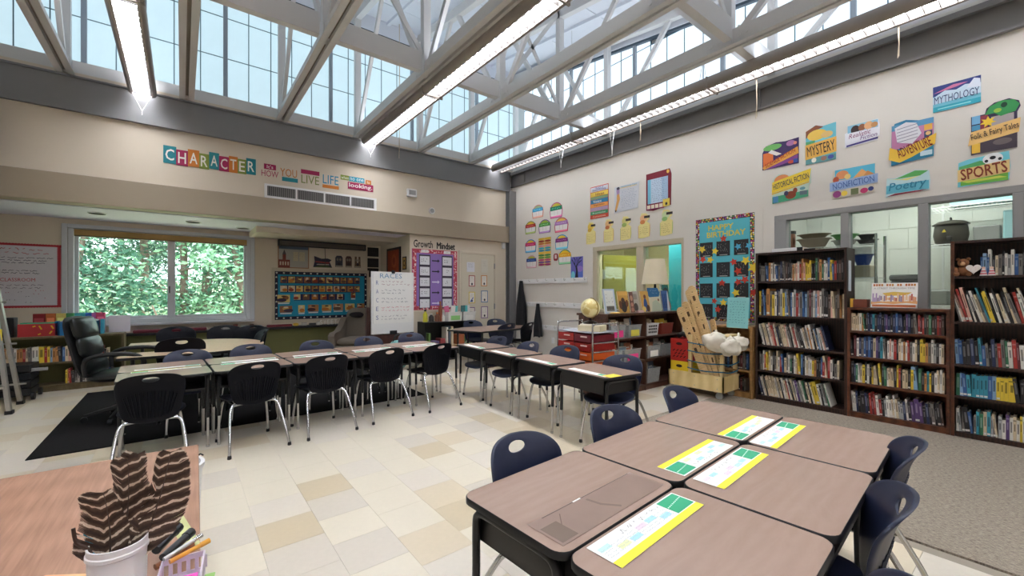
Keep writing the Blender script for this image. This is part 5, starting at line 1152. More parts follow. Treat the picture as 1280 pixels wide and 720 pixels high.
for c in range(2):
    for r in range(6):
        m = mat('drawer_%d_%d' % (c, r), dcol[c][r], .3, spec=.6); y0 = .02 + c * .29; z0 = zt - .02 - (r + 1) * .104
        d = link('drawer', None, t, (0, y0, z0))
        q = MB(); q.box((-.012, 0, .012), (-.002, .27, .098), m); q.build('drawer_front', d)
        q = MB(); q.box((-.002, .008, .012), (Dp - .03, .262, .016), m); q.box((-.002, .008, .012), (Dp - .03, .012, .09), m); q.box((-.002, .258, .012), (Dp - .03, .262, .09), m); q.box((Dp - .034, .008, .012), (Dp - .03, .262, .09), m); q.build('drawer_body', d)
        MB().box((-.018, .06, .062), (-.012, .16, .078), paper((222, 200, 190))).build('label_strip', d)
GXY = (3.86, 3.36)
t = thing('box_of_cards', 'cream open box on the trolley under the globe', 'box', (GXY[0], GXY[1], zt + .0005), rad(20))
MB().box((-.11, -.14, 0), (.11, .14, .07), paper((216, 204, 170)), ch=.004).build('box_body', t); MB().box((-.09, -.12, .07), (.09, .12, .085), paper((238, 232, 214))).build('cards', t)
t = thing('globe', 'cream antique-style globe on a dark foot, on the trolley', 'globe', (GXY[0], GXY[1] + .03, zt + .0865))
MB().lathe([(.085, 0), (.09, .008), (.07, .025), (.02, .04), (.015, .065)], mat('dark_bronze', (52, 40, 32), .35, .6), 20).build('foot', t, smooth=True)
gm = mat('globe_map', (232, 216, 150), .4, var=.02); nt = gm.node_tree; bs = nt.nodes['Principled BSDF']
tc = nt.nodes.new('ShaderNodeTexCoord'); nn = nt.nodes.new('ShaderNodeTexNoise'); nn.inputs['Scale'].default_value = 9; nn.inputs['Detail'].default_value = 5; nt.links.new(tc.outputs['Object'], nn.inputs['Vector'])
cr = nt.nodes.new('ShaderNodeValToRGB'); cr.color_ramp.elements[0].color = lin((236, 222, 164)); cr.color_ramp.elements[0].position = .50; cr.color_ramp.elements[1].color = lin((214, 190, 116)); cr.color_ramp.elements[1].position = .54; nt.links.new(nn.outputs['Fac'], cr.inputs[0]); nt.links.new(cr.outputs[0], bs.inputs['Base Color'])
pr = [(max(.0001, math.sin(PI * k / 14)) * .115, .185 - math.cos(PI * k / 14) * .115) for k in range(15)]
MB().lathe(pr, gm, 28).build('sphere', t, smooth=True)
MB().tube([(.0, -.122 * math.sin(PI * k / 12), .185 - .122 * math.cos(PI * k / 12)) for k in range(13)], .005, mat('brass', (170, 136, 70), .3, .9), 6).build('meridian_arm', t)
# ================================================================ plywood cart with crates, boards, white bundles
t = thing('plywood_cart', 'pale plywood box cart on castors in front of the birthday board', 'cart', (5.33, 2.50, 0))
Wc, Dc = .76, .44
for (a, c) in (((0, 0, .10), (Dc, .018, .30)), ((0, Wc - .018, .10), (Dc, Wc, .30)), ((0, 0, .10), (.018, Wc, .30)), ((Dc - .018, 0, .10), (Dc, Wc, .30))): MB().box(a, c, m_ply).build('side_panel', t)
MB().box((.018, .018, .10), (Dc - .018, Wc - .018, .12), m_ply).build('bottom_panel', t)
for (x, y) in ((.02, .0), (.02, .42), (Dc - .06, 0), (Dc - .06, .42)): MB().box((x, y + .018, .12), (x + .04, y + .058, .80), m_ply).build('post', t)
for k, z in enumerate((.36, .46, .59, .70)):
    P = [(.01, .01, z), (.01, .25, z - .02), (.01, .48, z), (Dc / 2, .49, z - .015), (Dc + .0, .48, z), (Dc + .0, .25, z - .02), (Dc, .01, z), (Dc / 2, .008, z - .03), (.01, .01, z)]
    MB().tube(catmull(P, 3), .008, mat('blue_rope', (40, 108, 138), .7, bump=.5), 6).build('rope', t)
for (x, y) in ((.06, .08), (.06, .68), (.38, .08), (.38, .68)):
    w = MB().cyl((x - .014, y, .045), (x + .014, y, .045), .045, mat('castor_grey', (160, 160, 160), .4), n=16).build('castor', t); MB().box((x - .022, y - .015, .06), (x + .022, y + .015, .10), m_alum).build('fork', w)
for y in (.08, .38, .68):
    for z in (.14, .26): MB().cyl((-.002, y, z), (.002, y, z), .006, m_alum, n=8).build('screw', t)
def crate(name, label, z, m):
    t = thing(name, label, 'crate', (5.36, 2.985, z)); w, l, h = .34, .26, .30; hm = mat('crate_gap', (40, 26, 22), .9)
    for (a, c) in (((0, 0, 0), (w, .012, h)), ((0, l - .012, 0), (w, l, h)), ((0, 0, 0), (.012, l, h)), ((w - .012, 0, 0), (w, l, h))): MB().box(a, c, m, ch=.004).build('crate_wall', t)
    MB().box((.01, .01, 0), (w - .01, l - .01, .01), m).build('crate_floor', t)
    b = MB()
    for r in range(3):
        for k in range(4 - r % 2):
            cy = .05 + (k + .5 * (r % 2)) * .052; cz = .06 + r * .042
            b.prism([(-.018, -.004), (.014, .018), (.018, .008), (-.014, -.016)], 0, .001, hm, X=Matrix(((0, 0, -1, -.0005), (-1, 0, 0, cy), (0, 1, 0, cz), (0, 0, 0, 1))))
    b.prism(ell(0, 0, .045, .02, 14), 0, .001, hm, X=Matrix(((0, 0, -1, -.0005), (-1, 0, 0, .13), (0, 1, 0, .235), (0, 0, 0, 1)))); b.build('cut_outs', t)
crate('milk_crate', 'yellow milk crate in the plywood cart, under the red one', .125, mat('crate_yellow', (228, 196, 40), .45))
crate('milk_crate', 'red milk crate stacked on the yellow one in the cart', .427, mat('crate_red', (176, 38, 32), .45))
tag(MB().tube(catmull([(5.42, 3.0, .76), (5.46, 3.06, .79), (5.53, 3.12, .76), (5.60, 3.2, .78), (5.5, 3.2, .755)], 4), .03, m_blackp, 8).build('black_hose', smooth=60), 'dark hose bundle on top of the red crate', 'hose')
for i, (y0, x0, L, lx, ly, wd, lab) in enumerate(((2.68, 5.39, 1.13, .02, .44, .115, 'slotted plywood board leaning farthest left in the cart'), (2.66, 5.43, 1.19, .02, .38, .10, 'slotted plywood board second from the left in the cart'), (2.58, 5.47, 1.40, .02, .33, .11, 'tall slotted plywood board sticking up highest in the cart'), (2.62, 5.51, 1.36, .02, .36, .10, 'tall plywood board just behind the highest one'), (2.60, 5.55, 1.15, .02, .33, .10, 'plywood board third from the back of the cart'), (2.57, 5.41, 1.0, .02, .28, .06, 'narrow plywood stick leaning at the right of the cart'), (2.60, 5.59, .9, .02, .2, .07, 'shortest plywood stick leaning steeply in the cart'), (2.63, 5.63, 1.25, .02, .37, .10, 'plywood board at the very back of the cart'))):
    d = Vector((lx, ly, 1)).normalized(); n = Vector((1, 0, 0)); s = d.cross(n).normalized(); n = s.cross(d).normalized()
    M = Matrix((( -s.x, d.x, -n.x, x0), (-s.y, d.y, -n.y, y0), (-s.z, d.z, -n.z, .125), (0, 0, 0, 1)))
    t = thing('plywood_board', lab, 'board', M=M, group='plywood boards in the cart')
    o = [(-wd / 2, 0), (wd / 2, 0), (wd / 2, L - wd / 2)] + [(wd / 2 * math.cos(a), L - wd / 2 + wd / 2 * math.sin(a)) for a in [PI * k / 8 for k in range(1, 8)]] + [(-wd / 2, L - wd / 2)]
    MB().prism(o, 0, .02, m_pine).build('board', t)
    b = MB(); dk = mat('slot_shadow', (96, 70, 44), .9)
    for k in range(3): yv = L - .18 - k * .22; b.prism(rrect(wd * .34, .07, .012, 3, 0, yv), .0202, .0206, dk); b.prism(ell(0, yv + .09, .007, .007, 8), .0202, .0206, dk)
    b.build('slots', t)
m_bag = mat('white_canvas', (222, 214, 196), .9, var=.06, bump=.5, bscale=25)
for i, (x, y, z, r, sz, lab) in enumerate(((5.26, 2.56, .745, .115, (.8, 1.25, .95), 'white cloth bundle hanging left on the front of the cart'), (5.27, 2.39, .70, .105, (.8, 1.1, .95), 'white cloth bundle hanging in the middle of the cart end'), (5.45, 2.37, .73, .10, (1.2, .9, .85), 'grey-white cloth bundle hanging at the right of the cart end'))):
    R = random.Random(i); b = MB()
    def fn(u, v):
        a = u * 2 * PI; p = v * PI; dv = Vector((math.sin(p) * math.cos(a), math.sin(p) * math.sin(a), -math.cos(p))); q = r * (1.05 + .34 * noise.noise(dv * 1.3 + Vector((i * 7, 0, 0))) + .20 * abs(noise.noise(dv * 3.2 + Vector((i * 5, 3, 0)))) + .05 * noise.noise(dv * 9)); return (q * math.sin(p) * math.cos(a) * sz[0], q * math.sin(p) * math.sin(a) * sz[1], -q * math.cos(p) * sz[2])
    b.grid(fn, 40, 24, m_bag); t = thing('cloth_bundle', lab, 'bundle', (x, y, z), group='white cloth bundles on the cart'); b.build('cloth', t, smooth=True)
    MB().tube([(0, 0, r * .8), (.04, .02, r * 1.2), (.09, .04, r * 1.1)], .014, m_bag, 6).build('tied_end', t)
tag(MB().box((5.34, 2.48, .801), (5.76, 2.60, .82), m_ply).build('plywood_bar', None), 'plywood bar lying across the top of the cart posts', 'bar')
# ================================================================ alcove: low bookcase, bins, ladder, ledge objects
t = thing('low_bookcase', 'low olive-brown bookcase under the left end of the window', 'bookcase', (-1.95, 8.45, 0)); L = 1.28; D = .30; H = .765
MB().box((0, -.02, H - .03), (L, D, H), m_lowshelf).build('top_panel', t)
for x in (0, L - .03): MB().box((x, 0, 0), (x + .03, D, H - .03), m_lowshelf).build('side_panel', t)
MB().box((.9, .02, .1), (.93, D, H - .03), m_lowshelf).build('divider', t)
for z in (.09, .40): MB().box((.03, 0, z - .025), (L - .03, D, z), m_lowshelf).build('shelf', t)
MB().box((.03, D - .012, .09), (L - .03, D, H - .03), m_olive).build('back_panel', t); MB().box((.03, .02, 0), (L - .03, .04, .065), m_lowshelf).build('kick_board', t)
shelf_books('cooccgwoorcgwwYryuookbclnbuoywookbrn', -1.90, -1.02, 8.48, .401, .22, '', obj=False, seed=71, axis='B', tmin=.02, tmax=.034, hmin=.85)
shelf_books('wgwrkc', -.99, -.72, 8.48, .401, .2, '', obj=False, seed=72, axis='B', tmin=.02, tmax=.03)
shelf_books('yorkgwkgwgrkwowgbr', -1.28, -1.03, 8.48, .091, .22, '', obj=False, seed=73, axis='B', tmin=.018, tmax=.03); shelf_books('wkgwrobk', -.99, -.74, 8.48, .091, .2, '', obj=False, seed=74, axis='B', tmin=.02, tmax=.03)
stuff(tag(BKS.build('packed_books'), 'rows of packed books on the lower shelves and the low alcove shelf', 'books'))
bcols = [((150, 30, 36), 'dark red'), ((196, 96, 44), 'orange'), ((220, 200, 110), 'yellow'), ((64, 140, 84), 'green'), ((60, 160, 170), 'turquoise'), ((36, 84, 170), 'blue'), ((180, 90, 160), 'violet'), ((206, 70, 110), 'pink')]
xw = -1.62
for k, (c, nm) in enumerate(bcols):
    w = (.12, .10, .10, .085, .11, .065, .045, .10)[k]
    t = thing('readers_box', '%s box in the rainbow row on the low bookcase' % nm, 'box', (xw, 8.66, H + .0005), group='rainbow boxes on the low bookcase'); MB().box((.002, 0, 0), (w - .002, .08, .30), paper(c), ch=.003).build('box_body', t); MB().box((.015, -.002, .10), (w - .015, 0, .24), paper(tuple(min(255, q + 50) for q in c))).build('front_label', t); xw += w
t = thing('red_tub', 'red cardboard box with yellow lettering on the low bookcase', 'box', (-1.72, 8.47, H + .0005)); MB().prism([(0, 0), (.37, 0), (.37, .15), (0, .15)], 0, .17, mat('red_card', (178, 44, 48), .5)).build('box_body', t)
lt = link('front', None, t, M=Matrix(((1, 0, 0, .24), (0, 0, -1, -.001), (0, 1, 0, .085), (0, 0, 0, 1)))); art(lt, [('l', ln, .016, (222, 176, 40)) for ln in scribble(-.1, -.07, .1, .07, 2, 5, 1, .35)], 'lettering', z0=.001, dz=.0001)
MB().box((.02, .01, .16), (.36, .145, .185), paper((62, 160, 120))).build('green_folders', t)
t = thing('blue_tub', 'blue plastic tub overfull of white papers on the low bookcase', 'tub', (-1.33, 8.44, H + .0005)); MB().prism([(0, 0), (.36, 0), (.38, .2), (-.02, .2)], 0, .19, mat('tub_blue', (20, 104, 160), .4)).build('tub_body', t)
b = MB(); b.grid(lambda u, v: (.0 + .38 * u, .0 + .18 * v, .19 + .03 * math.sin(u * 3) + .01 * v), 8, 3, paper((232, 232, 238))); b.box((.01, .01, .17), (.36, .17, .19), paper((232, 232, 238))); b.build('papers', t)
tag(MB().box((-1.38, 8.47, H), (-1.345, 8.6, H + .2), mat('tub_blue', (20, 104, 160), .4), ch=.004).build('blue_binder'), 'blue binder between the red box and the blue tub', 'binder')
tag(MB().box((-.93, 8.5, H), (-.89, 8.64, H + .21), mat('sky_blue', (60, 176, 206), .4), ch=.004).build('blue_folder'), 'light blue folder standing right of the blue tub', 'folder')
tag(MB().box((-.86, 8.70, H), (-.62, 8.72, H + .25), paper((226, 220, 228))).build('white_card'), 'white card propped against the window above the leather chair', 'card')
tag(MB().box((-1.93, 8.5, H), (-1.76, 8.7, H + .26), m_blackp, ch=.006).build('black_case'), 'black case behind the ladder on the low bookcase', 'case')
t = thing('rolling_crate', 'black folding crate on wheels in front of the low bookcase', 'crate', (-1.52, 7.95, 0)); 
for k in range(4): MB().box((-.30, 0, .06 + k * .1), (.02, .40, .145 + k * .1), m_blackp, ch=.008).build('slatted_wall', t)
MB().box((.0, .02, .36), (.16, .05, .40), m_gframe, ch=.005).build('handle_label', t)
for y in (.03, .37): MB().cyl((.02, y, .05), (.05, y, .05), .05, m_blackp, n=16).build('wheel', t)
# step ladder
t = thing('step_ladder', 'battered aluminium step ladder at the left edge of the picture', 'ladder', (-1.52, 7.2, 0))
def bar(b, p0, p1, w, d, m):
    p0 = Vector(p0); p1 = Vector(p1); u = (p1 - p0).normalized(); a = Vector((0, 1, 0)); a = (a - u * a.dot(u)).normalized(); c = u.cross(a)
    vs = [p + a * i * d / 2 + c * j * w / 2 for p in (p0, p1) for i, j in ((-1, -1), (1, -1), (1, 1), (-1, 1))]
    return b.add(vs, [(3, 2, 1, 0), (4, 5, 6, 7), (0, 1, 5, 4), (1, 2, 6, 5), (2, 3, 7, 6), (3, 0, 4, 7)], m)
for (p0, p1) in (((0, 0, 0), (-.26, .25, 2.3)), ((-.62, 0, 0), (-.50, .25, 2.3)), ((-.03, .57, 0), (-.28, .33, 2.25)), ((-.68, .55, 0), (-.50, .33, 2.25))):
    r = bar(MB(), p0, p1, .035, .07, m_alum).build('rail', t); MB().box((p0[0] - .03, p0[1] - .04, 0), (p0[0] + .03, p0[1] + .04, .04), m_blackp).build('foot', r)
for k in range(6):
    s = (k + 1) * .3 / 2.3; MB().box((-.62 + .12 * s, .25 * s - .04, s * 2.3 - .015), (0 - .26 * s, .25 * s + .045, s * 2.3 + .015), m_alum, ch=.004).build('step', t)
for k in range(4):
    s = (k + .5) * .5 / 2.3; bar(MB(), (-.66, .55 - .22 * s, s * 2.3), (.06 - .32 * s, .55 - .22 * s, s * 2.3 - .0), .02, .02, m_alum).build('brace', t)
MB().box((-.13, .07, .80), (-.075, .10, .95), paper((230, 206, 60))).build('warning_label', t)
MB().box((-.56, .20, 2.28), (-.2, .40, 2.32), m_alum, ch=.01).build('top_cap', t)
# ledge objects
LZ = .7005; LY = YA - .2
tag(MB().box((1.27, LY, LZ), (1.70, LY + .09, LZ + .045), mat('maroon_case', (110, 24, 36), .5), ch=.012).build('maroon_case'), 'long maroon case on the ledge under the bulletin board', 'case')
tag(cushion(.1, .08, .06, mat('yellow_cloth', (222, 184, 70), .8)).build('yellow_duster', None, (1.77, LY + .05, LZ + .031), smooth=60), 'yellow duster beside the maroon case on the ledge', 'duster')
tag(MB().box((-.62, LY, LZ), (.35, LY + .09, LZ + .05), mat('maroon_roll', (112, 30, 46), .6), ch=.015).build('maroon_roll'), 'long maroon roll on the ledge under the window', 'roll')
for k, (x, w, h, c, nm) in enumerate(((.45, .08, .05, (60, 50, 50), 'dark'), (.58, .12, .06, (220, 216, 210), 'white'), (.74, .07, .07, (150, 70, 60), 'red'), (.86, .1, .045, (226, 224, 218), 'pale'), (1.0, .06, .06, (120, 80, 70), 'brown'), (1.12, .08, .04, (230, 228, 224), 'ivory'), (1.88, .09, .05, (206, 200, 190), 'beige'), (2.02, .12, .035, (90, 90, 86), 'grey'), (2.16, .06, .06, (226, 222, 214), 'cream'), (2.66, .1, .06, (120, 116, 90), 'olive'), (2.82, .12, .05, (160, 150, 130), 'tan'))):
    t = thing('ledge_box', '%s small box on the alcove ledge, %s from the window side' % (nm, nth(k + 1)), 'box', (x, LY + .04, LZ), group='small things on the alcove ledge'); MB().box((0, 0, 0), (w, .07, h), paper(c), ch=.006).build('box_body', t); MB().box((-.001, -.001, h), (w + .001, .071, h + .008), paper(tuple(int(q * .8) for q in c)), ch=.003).build('lid', t)
t = thing('letter_blocks', 'white cut-out letters standing on the ledge under the bulletin board', 'letters', M=on_back(2.38, LZ + .052, LY + .05)); 
for k, ch_ in enumerate('SWEET'): letter(t, ch_, -.14 + .07 * k, 0, .055, .1, (232, 228, 220), z=.0, name='block_letter', bold=.03)
t = thing('projector_screen', 'rolled projector screen in a dark case above the bulletin board', 'screen', (2.31, YA - .10, 2.28))
MB().box((-.82, -.05, 0), (.82, .05, .11), mat('screen_case', (86, 78, 72), .5), ch=.01).build('case', t); MB().box((-.82, -.056, .085), (.82, -.05, .11), m_blackp).build('upper_rail', t); MB().box((-.80, -.056, -.014), (.80, .0, .002), m_blackp, ch=.004).build('lower_rail', t)
for s in (-1, 1): MB().box((s * .82, -.056, -.014), (s * .84, .056, .112), m_blackp).build('end_cap', t)
c_ = MB().tube([(.0, -.05, -.01), (.01, -.04, -.18), (.0, -.05, -.40)], .006, m_blackp, 5).build('pull_cord', t); MB().box((-.08, -.06, -.02), (.08, -.045, .004), m_blackp).build('handle', t)
# ================================================================ armchair, easel, black supply shelf
m_up = mat('grey_upholstery', (120, 110, 98), .95, var=.1, scale=30, bump=.4, bscale=150)
t = thing('armchair', 'grey upholstered wingback armchair in the alcove corner', 'armchair', (2.75, 8.5, 0), rad(140))
cushion(.62, .60, .18, m_up).build('seat_cushion', t, (0, .05, .40), smooth=60)
MB().box((-.36, -.28, .10), (.36, .34, .33), m_up, ch=.04).build('seat_frame', t)
MB().prism(rrect(.66, .72, .16, 5), -.07, .07, m_up).build('backrest', t, M=Matrix.Translation((0, -.30, .68)) @ Matrix.Rotation(PI / 2 + rad(10), 4, 'X'), smooth=50)
for s in (-1, 1):
    wing = [(-.36, .32), (-.36, .86), (-.22, .90), (-.06, .74), (.10, .64), (.30, .62), (.36, .56), (.34, .46), (.30, .32)]
    MB().prism(wing, -.06, .06, m_up).build('wing_arm', t, M=Matrix(((0, 0, s, s * .36), (1, 0, 0, 0), (0, 1, 0, -.04), (0, 0, 0, 1))), smooth=50)
for x in (-.3, .3):
    for y in (-.24, .28): MB().cyl((x, y, .0), (x, y, .12), .018, m_dwood, r1=.028, n=10).build('leg', t)
tag(cushion(.34, .3, .12, mat('dark_pillow', (40, 34, 36), .9)).build('dark_cushion', None, (2.90, 8.83, .90), rad(20), smooth=60), 'dark cushion on the armchair top by the ledge', 'cushion')
t = thing('easel', 'white easel board on a dark wooden stand in front of the alcove corner', 'easel', (3.02, 7.35, 0), rad(3))
MB().box((-.40, 0, .62), (.42, .03, 1.735), m_white, ch=.004).build('board', t)
m_ewood = grain('easel_wood', (52, 26, 22), (80, 42, 34), .45, 3, 4, (8, 8, 1))
for (p0, p1) in (((-.44, .1, 0), (-.36, .05, 1.4)), ((.46, .1, 0), (.38, .05, 1.2)), ((-.3, .55, 0), (-.2, .08, 1.4)), ((.3, .55, 0), (.2, .08, 1.4))): bar(MB(), p0, p1, .05, .05, m_ewood).build('leg', t)
MB().box((-.46, .04, .40), (.46, .08, .60), m_ewood).build('cross_rail', t); MB().box((-.47, .03, .2), (-.43, .09, 1.1), m_ewood).build('stand_post', t)
MB().box((-.06, -.012, .60), (.08, .0, .67), m_blackp, ch=.006).build('tray_clip', t)
pd = thing('flip_chart', 'large paper pad with handwritten acrostic lines clipped to the easel', 'paper pad', M=Matrix.Translation((3.02, 7.35, 0)) @ Matrix.Rotation(rad(3), 4, 'Z') @ Matrix(((1, 0, 0, -.0), (0, 0, -1, -.002), (0, 1, 0, 1.265), (0, 0, 0, 1))))
MB().prism(rrect(.74, .92, .02, 3), 0, .012, paper((238, 236, 232))).build('sheets', pd)
sh = []
for k, ch_ in enumerate('RACES'):
    y = .27 - k * .155; letter(pd, ch_, -.30, y, .045, .075, (120, 130, 170), z=.0135)
    for ln in scribble(-.22, y - .06, .33, y + .05, 2, k + 3, .7): sh.append(('l', ln, .006, [(170, 120, 130), (120, 120, 130), (130, 130, 140), (206, 110, 120), (150, 140, 150)][k]))
art(pd, sh, 'handwriting', z0=.0122, dz=.00003); letter(pd, 'RACES', -.04, .395, .42, .085, (120, 160, 190), z=.0135)
MB().box((-.03, .44, .0), (.03, .50, .03), m_blackp, ch=.006).build('clip', pd)
t = thing('teal_bag', 'teal patterned bag on the floor below the easel', 'bag', (3.02, 7.10, 0)); cushion(.36, .3, .5, mat('teal_pattern', (120, 170, 166), .8, var=.4, scale=20)).build('bag_body', t, (0, 0, .27), smooth=60); MB().tube(catmull([(-.1, 0, .48), (-.05, 0, .6), (.05, 0, .6), (.1, 0, .48)], 4), .012, m_blackp, 6).build('handle', t)
t = thing('grey_bag', 'black and white patterned bag beside the teal one', 'bag', (3.32, 7.12, 0)); cushion(.3, .26, .4, mat('grey_pattern', (130, 130, 126), .8, var=.7, scale=40)).build('bag_body', t, (0, 0, .22), smooth=60); MB().tube(catmull([(-.08, 0, .38), (0, 0, .47), (.08, 0, .38)], 4), .01, m_blackp, 6).build('handle', t)
t = thing('supply_shelf', 'black two-tier shelf of supplies below the growth mindset board', 'shelf', (3.66, 7.36, 0)); L = 1.16
for z in (.28, .76): MB().box((0, 0, z), (L, .32, z + .025), m_blackp if z > .5 else m_oak).build('shelf_board', t)
for x in (0, L - .03): MB().box((x, 0, 0), (x + .03, .32, .76), m_blackp).build('side_panel', t)
MB().box((.03, .30, .05), (L - .03, .32, .76), m_blackp).build('back_panel', t)
SZ = .7855
def bottle(label, x, c, h, r, cap=(40, 40, 40), name='bottle'):
    t = thing(name, label, name, (x, 7.50, SZ), group='bottles on the black supply shelf'); MB().lathe([(r, 0), (r, h * .6), (r * .45, h * .8), (r * .4, h * .88)], paper(c, .3), 14).build('body', t, smooth=60); MB().lathe([(r * .5, h * .86), (r * .5, h), (.0001, h)], paper(cap, .4), 12).build('cap', t, smooth=60)
bottle('yellow spray bottle at the left end of the black shelf', 3.74, (214, 206, 60), .24, .045); bottle('dark jar next to the yellow bottle', 3.87, (46, 42, 44), .16, .05, (230, 230, 228)); bottle('brown jar with orange lid on the black shelf', 4.0, (120, 70, 46), .18, .05, (206, 120, 50)); bottle('tall reddish bottle behind the brown jar', 4.07, (150, 80, 50), .40, .04, (170, 100, 60)); bottle('white paper cup on the black shelf', 4.12, (230, 226, 220), .15, .045, (220, 216, 210), 'cup')
m_wbin = mat('white_bin', (226, 224, 218), .5)
bin_box('labelled_bin', 'white bin with a green label on the black shelf', 4.33, 7.48, SZ, .30, .24, .18, m_wbin, tagc=(140, 200, 120), group='white bins on the black shelf'); bin_box('labelled_bin', 'white bin with a plain label at the right end of the black shelf', 4.66, 7.48, SZ, .28, .24, .18, m_wbin, tagc=(236, 234, 228), group='white bins on the black shelf')
for k, (x, c, nm) in enumerate(((4.24, (226, 120, 160), 'pink'), (4.33, (236, 232, 226), 'white'), (4.41, (110, 196, 190), 'mint'), (4.58, (60, 110, 110), 'dark teal'), (4.66, (90, 190, 190), 'turquoise'), (4.74, (230, 230, 226), 'cream'))):
    tag(MB().box((-.05, 0, 0), (.05, .012, .30), paper(c)).build('folder', None, M=Matrix.Translation((x, 7.47 + .02 * (k % 3), SZ + .006)) @ Matrix.Rotation(rad((k * 37) % 20 - 10), 4, 'Y')), '%s folder standing in a white bin on the black shelf' % nm, 'folder', 'folders on the black shelf')
for k, (x, w, h, c, nm) in enumerate(((3.76, .05, .26, (110, 140, 70), 'green'), (3.86, .14, .1, (110, 90, 130), 'purple'), (4.02, .12, .14, (150, 60, 60), 'red'), (4.15, .05, .36, (226, 220, 206), 'white'), (4.21, .05, .38, (90, 100, 110), 'grey'), (4.27, .05, .37, (226, 206, 170), 'cream'), (4.42, .16, .2, (190, 110, 70), 'orange'), (4.6, .14, .16, (110, 170, 100), 'leaf green'))):
    tag(MB().box((0, 0, 0), (w - .006, .2, h), paper(c), ch=.004).build('game_box', None, (x, 7.40, .3055)), '%s box on the lower board of the black supply shelf' % nm, 'box', 'boxes on the lower black shelf')
# ================================================================ wall writing on the back wall
YW = YB
cc = [(30, 128, 138), (164, 34, 84), (206, 122, 44), (132, 148, 62)]
t = thing('character_sign', 'wall sign of nine coloured letter squares spelling CHARACTER', 'sign', M=on_back(.37, 3.33))
xx = -.575
for k, ch_ in enumerate('CHARACTER'):
    w = (.145, .135, .135, .12, .125, .125, .115, .115, .13)[k]; dy = (.0, -.02, .0, -.02, .01, -.012, .0, -.01, .012)[k]
    sq = MB().prism(rrect(w, .25 if k % 2 == 0 else .225, .002, 1), 0, .003, paper(cc[(0, 1, 2, 3, 0, 1, 2, 3, 0)[k]])).build('letter_square', t, M=Matrix.Translation((xx + w / 2, dy, .0004 * (k % 2))))
    letter(sq, ch_, 0, 0, w * .68, .16, (238, 234, 224), z=.0042, bold=.015); xx += w - .002
t = thing('life_sign', "wall sign reading It's HOW YOU LIVE LIFE when no one is looking", 'sign', M=on_back(1.85, 3.30))
def strip(x, z, w, h, c): return MB().prism(rrect(w, h, .002, 1), 0, .003, paper(c)).build('strip', t, M=Matrix.Translation((x - 1.85, z - 3.30, 0)))
s_ = strip(1.12, 3.385, .17, .085, cc[1]); letter(s_, "It's", 0, 0, .09, .055, (236, 220, 214), bold=.01)
letter(t, 'HOW', 1.12 - 1.85, 3.275 - 3.3, .24, .10, (170, 44, 88), z=.001); letter(t, 'YOU', 1.39 - 1.85, 3.335 - 3.3, .25, .13, (196, 116, 44), z=.001); strip(1.41, 3.225, .235, .065, cc[0])
strip(1.72, 3.40, .29, .07, cc[1]); letter(t, 'LIVE', 1.72 - 1.85, 3.275 - 3.3, .28, .14, (122, 132, 70), z=.001); letter(t, 'LIFE', 2.05 - 1.85, 3.33 - 3.3, .26, .15, (36, 136, 176), z=.001); strip(2.05, 3.205, .27, .055, cc[2])
s_ = strip(2.29, 3.41, .15, .085, cc[3]); letter(s_, 'when', 0, 0, .13, .055, (236, 234, 220)); s_ = strip(2.50, 3.405, .27, .085, (40, 150, 176)); letter(s_, 'no one', 0, 0, .24, .05, (236, 240, 240)); s_ = strip(2.71, 3.39, .1, .08, cc[2]); letter(s_, 'is', 0, 0, .05, .05, (240, 234, 224))
s_ = strip(2.57, 3.285, .46, .125, cc[1]); letter(s_, 'looking.', 0, 0, .42, .095, (240, 230, 232), bold=.015)
t = thing('growth_lettering', 'black wall lettering reading Growth Mindset', 'lettering', M=on_back(4.07, 2.335)); letter(t, 'Growth', -.255, 0, .42, .15, (34, 30, 30), z=.002, bold=.02); [letter(t, 'Mindset', .26 + dx, -.012 + dy, .42, .13, (34, 30, 30), z=.002 + .0002 * k) for k, (dx, dy) in enumerate(((-.006, 0), (.006, 0), (0, .006), (0, -.006)))]
t = thing('mindset_board', 'purple growth mindset board with a red patterned border', 'board', M=on_back(4.08, 1.62))
MB().box((-.51, -.61, 0), (.51, .61, .015), mat('mindset_purple', (146, 116, 186), .8)).build('backing', t)
MB().box((-.53, -.66, 0), (.53, -.615, .02), m_wallback, ch=.004).build('lower_trim', t)
bd = [(196, 74, 92), (226, 150, 154), (168, 56, 76), (238, 220, 214), (230, 190, 190)]; R = random.Random(2); sh = []
for (x0, x1, y0, y1) in ((-.51, -.42, -.61, .61), (.42, .51, -.61, .61), (-.42, .42, .53, .61), (-.42, .42, -.61, -.53)):
    sh.append(('r', x0, y0, x1, y1, bd[0]))
for (x0, x1, y0, y1) in ((-.51, -.42, -.61, .61), (.42, .51, -.61, .61), (-.42, .42, .53, .61), (-.42, .42, -.61, -.53)):
    for k in range(int((x1 - x0) * (y1 - y0) * 800)): cx_, cy_ = R.uniform(x0 + .015, x1 - .015), R.uniform(y0 + .015, y1 - .015); sh.append(('e', cx_, cy_, R.uniform(.008, .018), R.uniform(.008, .018), R.choice(bd[1:])))
art(t, sh, 'border', z0=.015, dz=.00001)
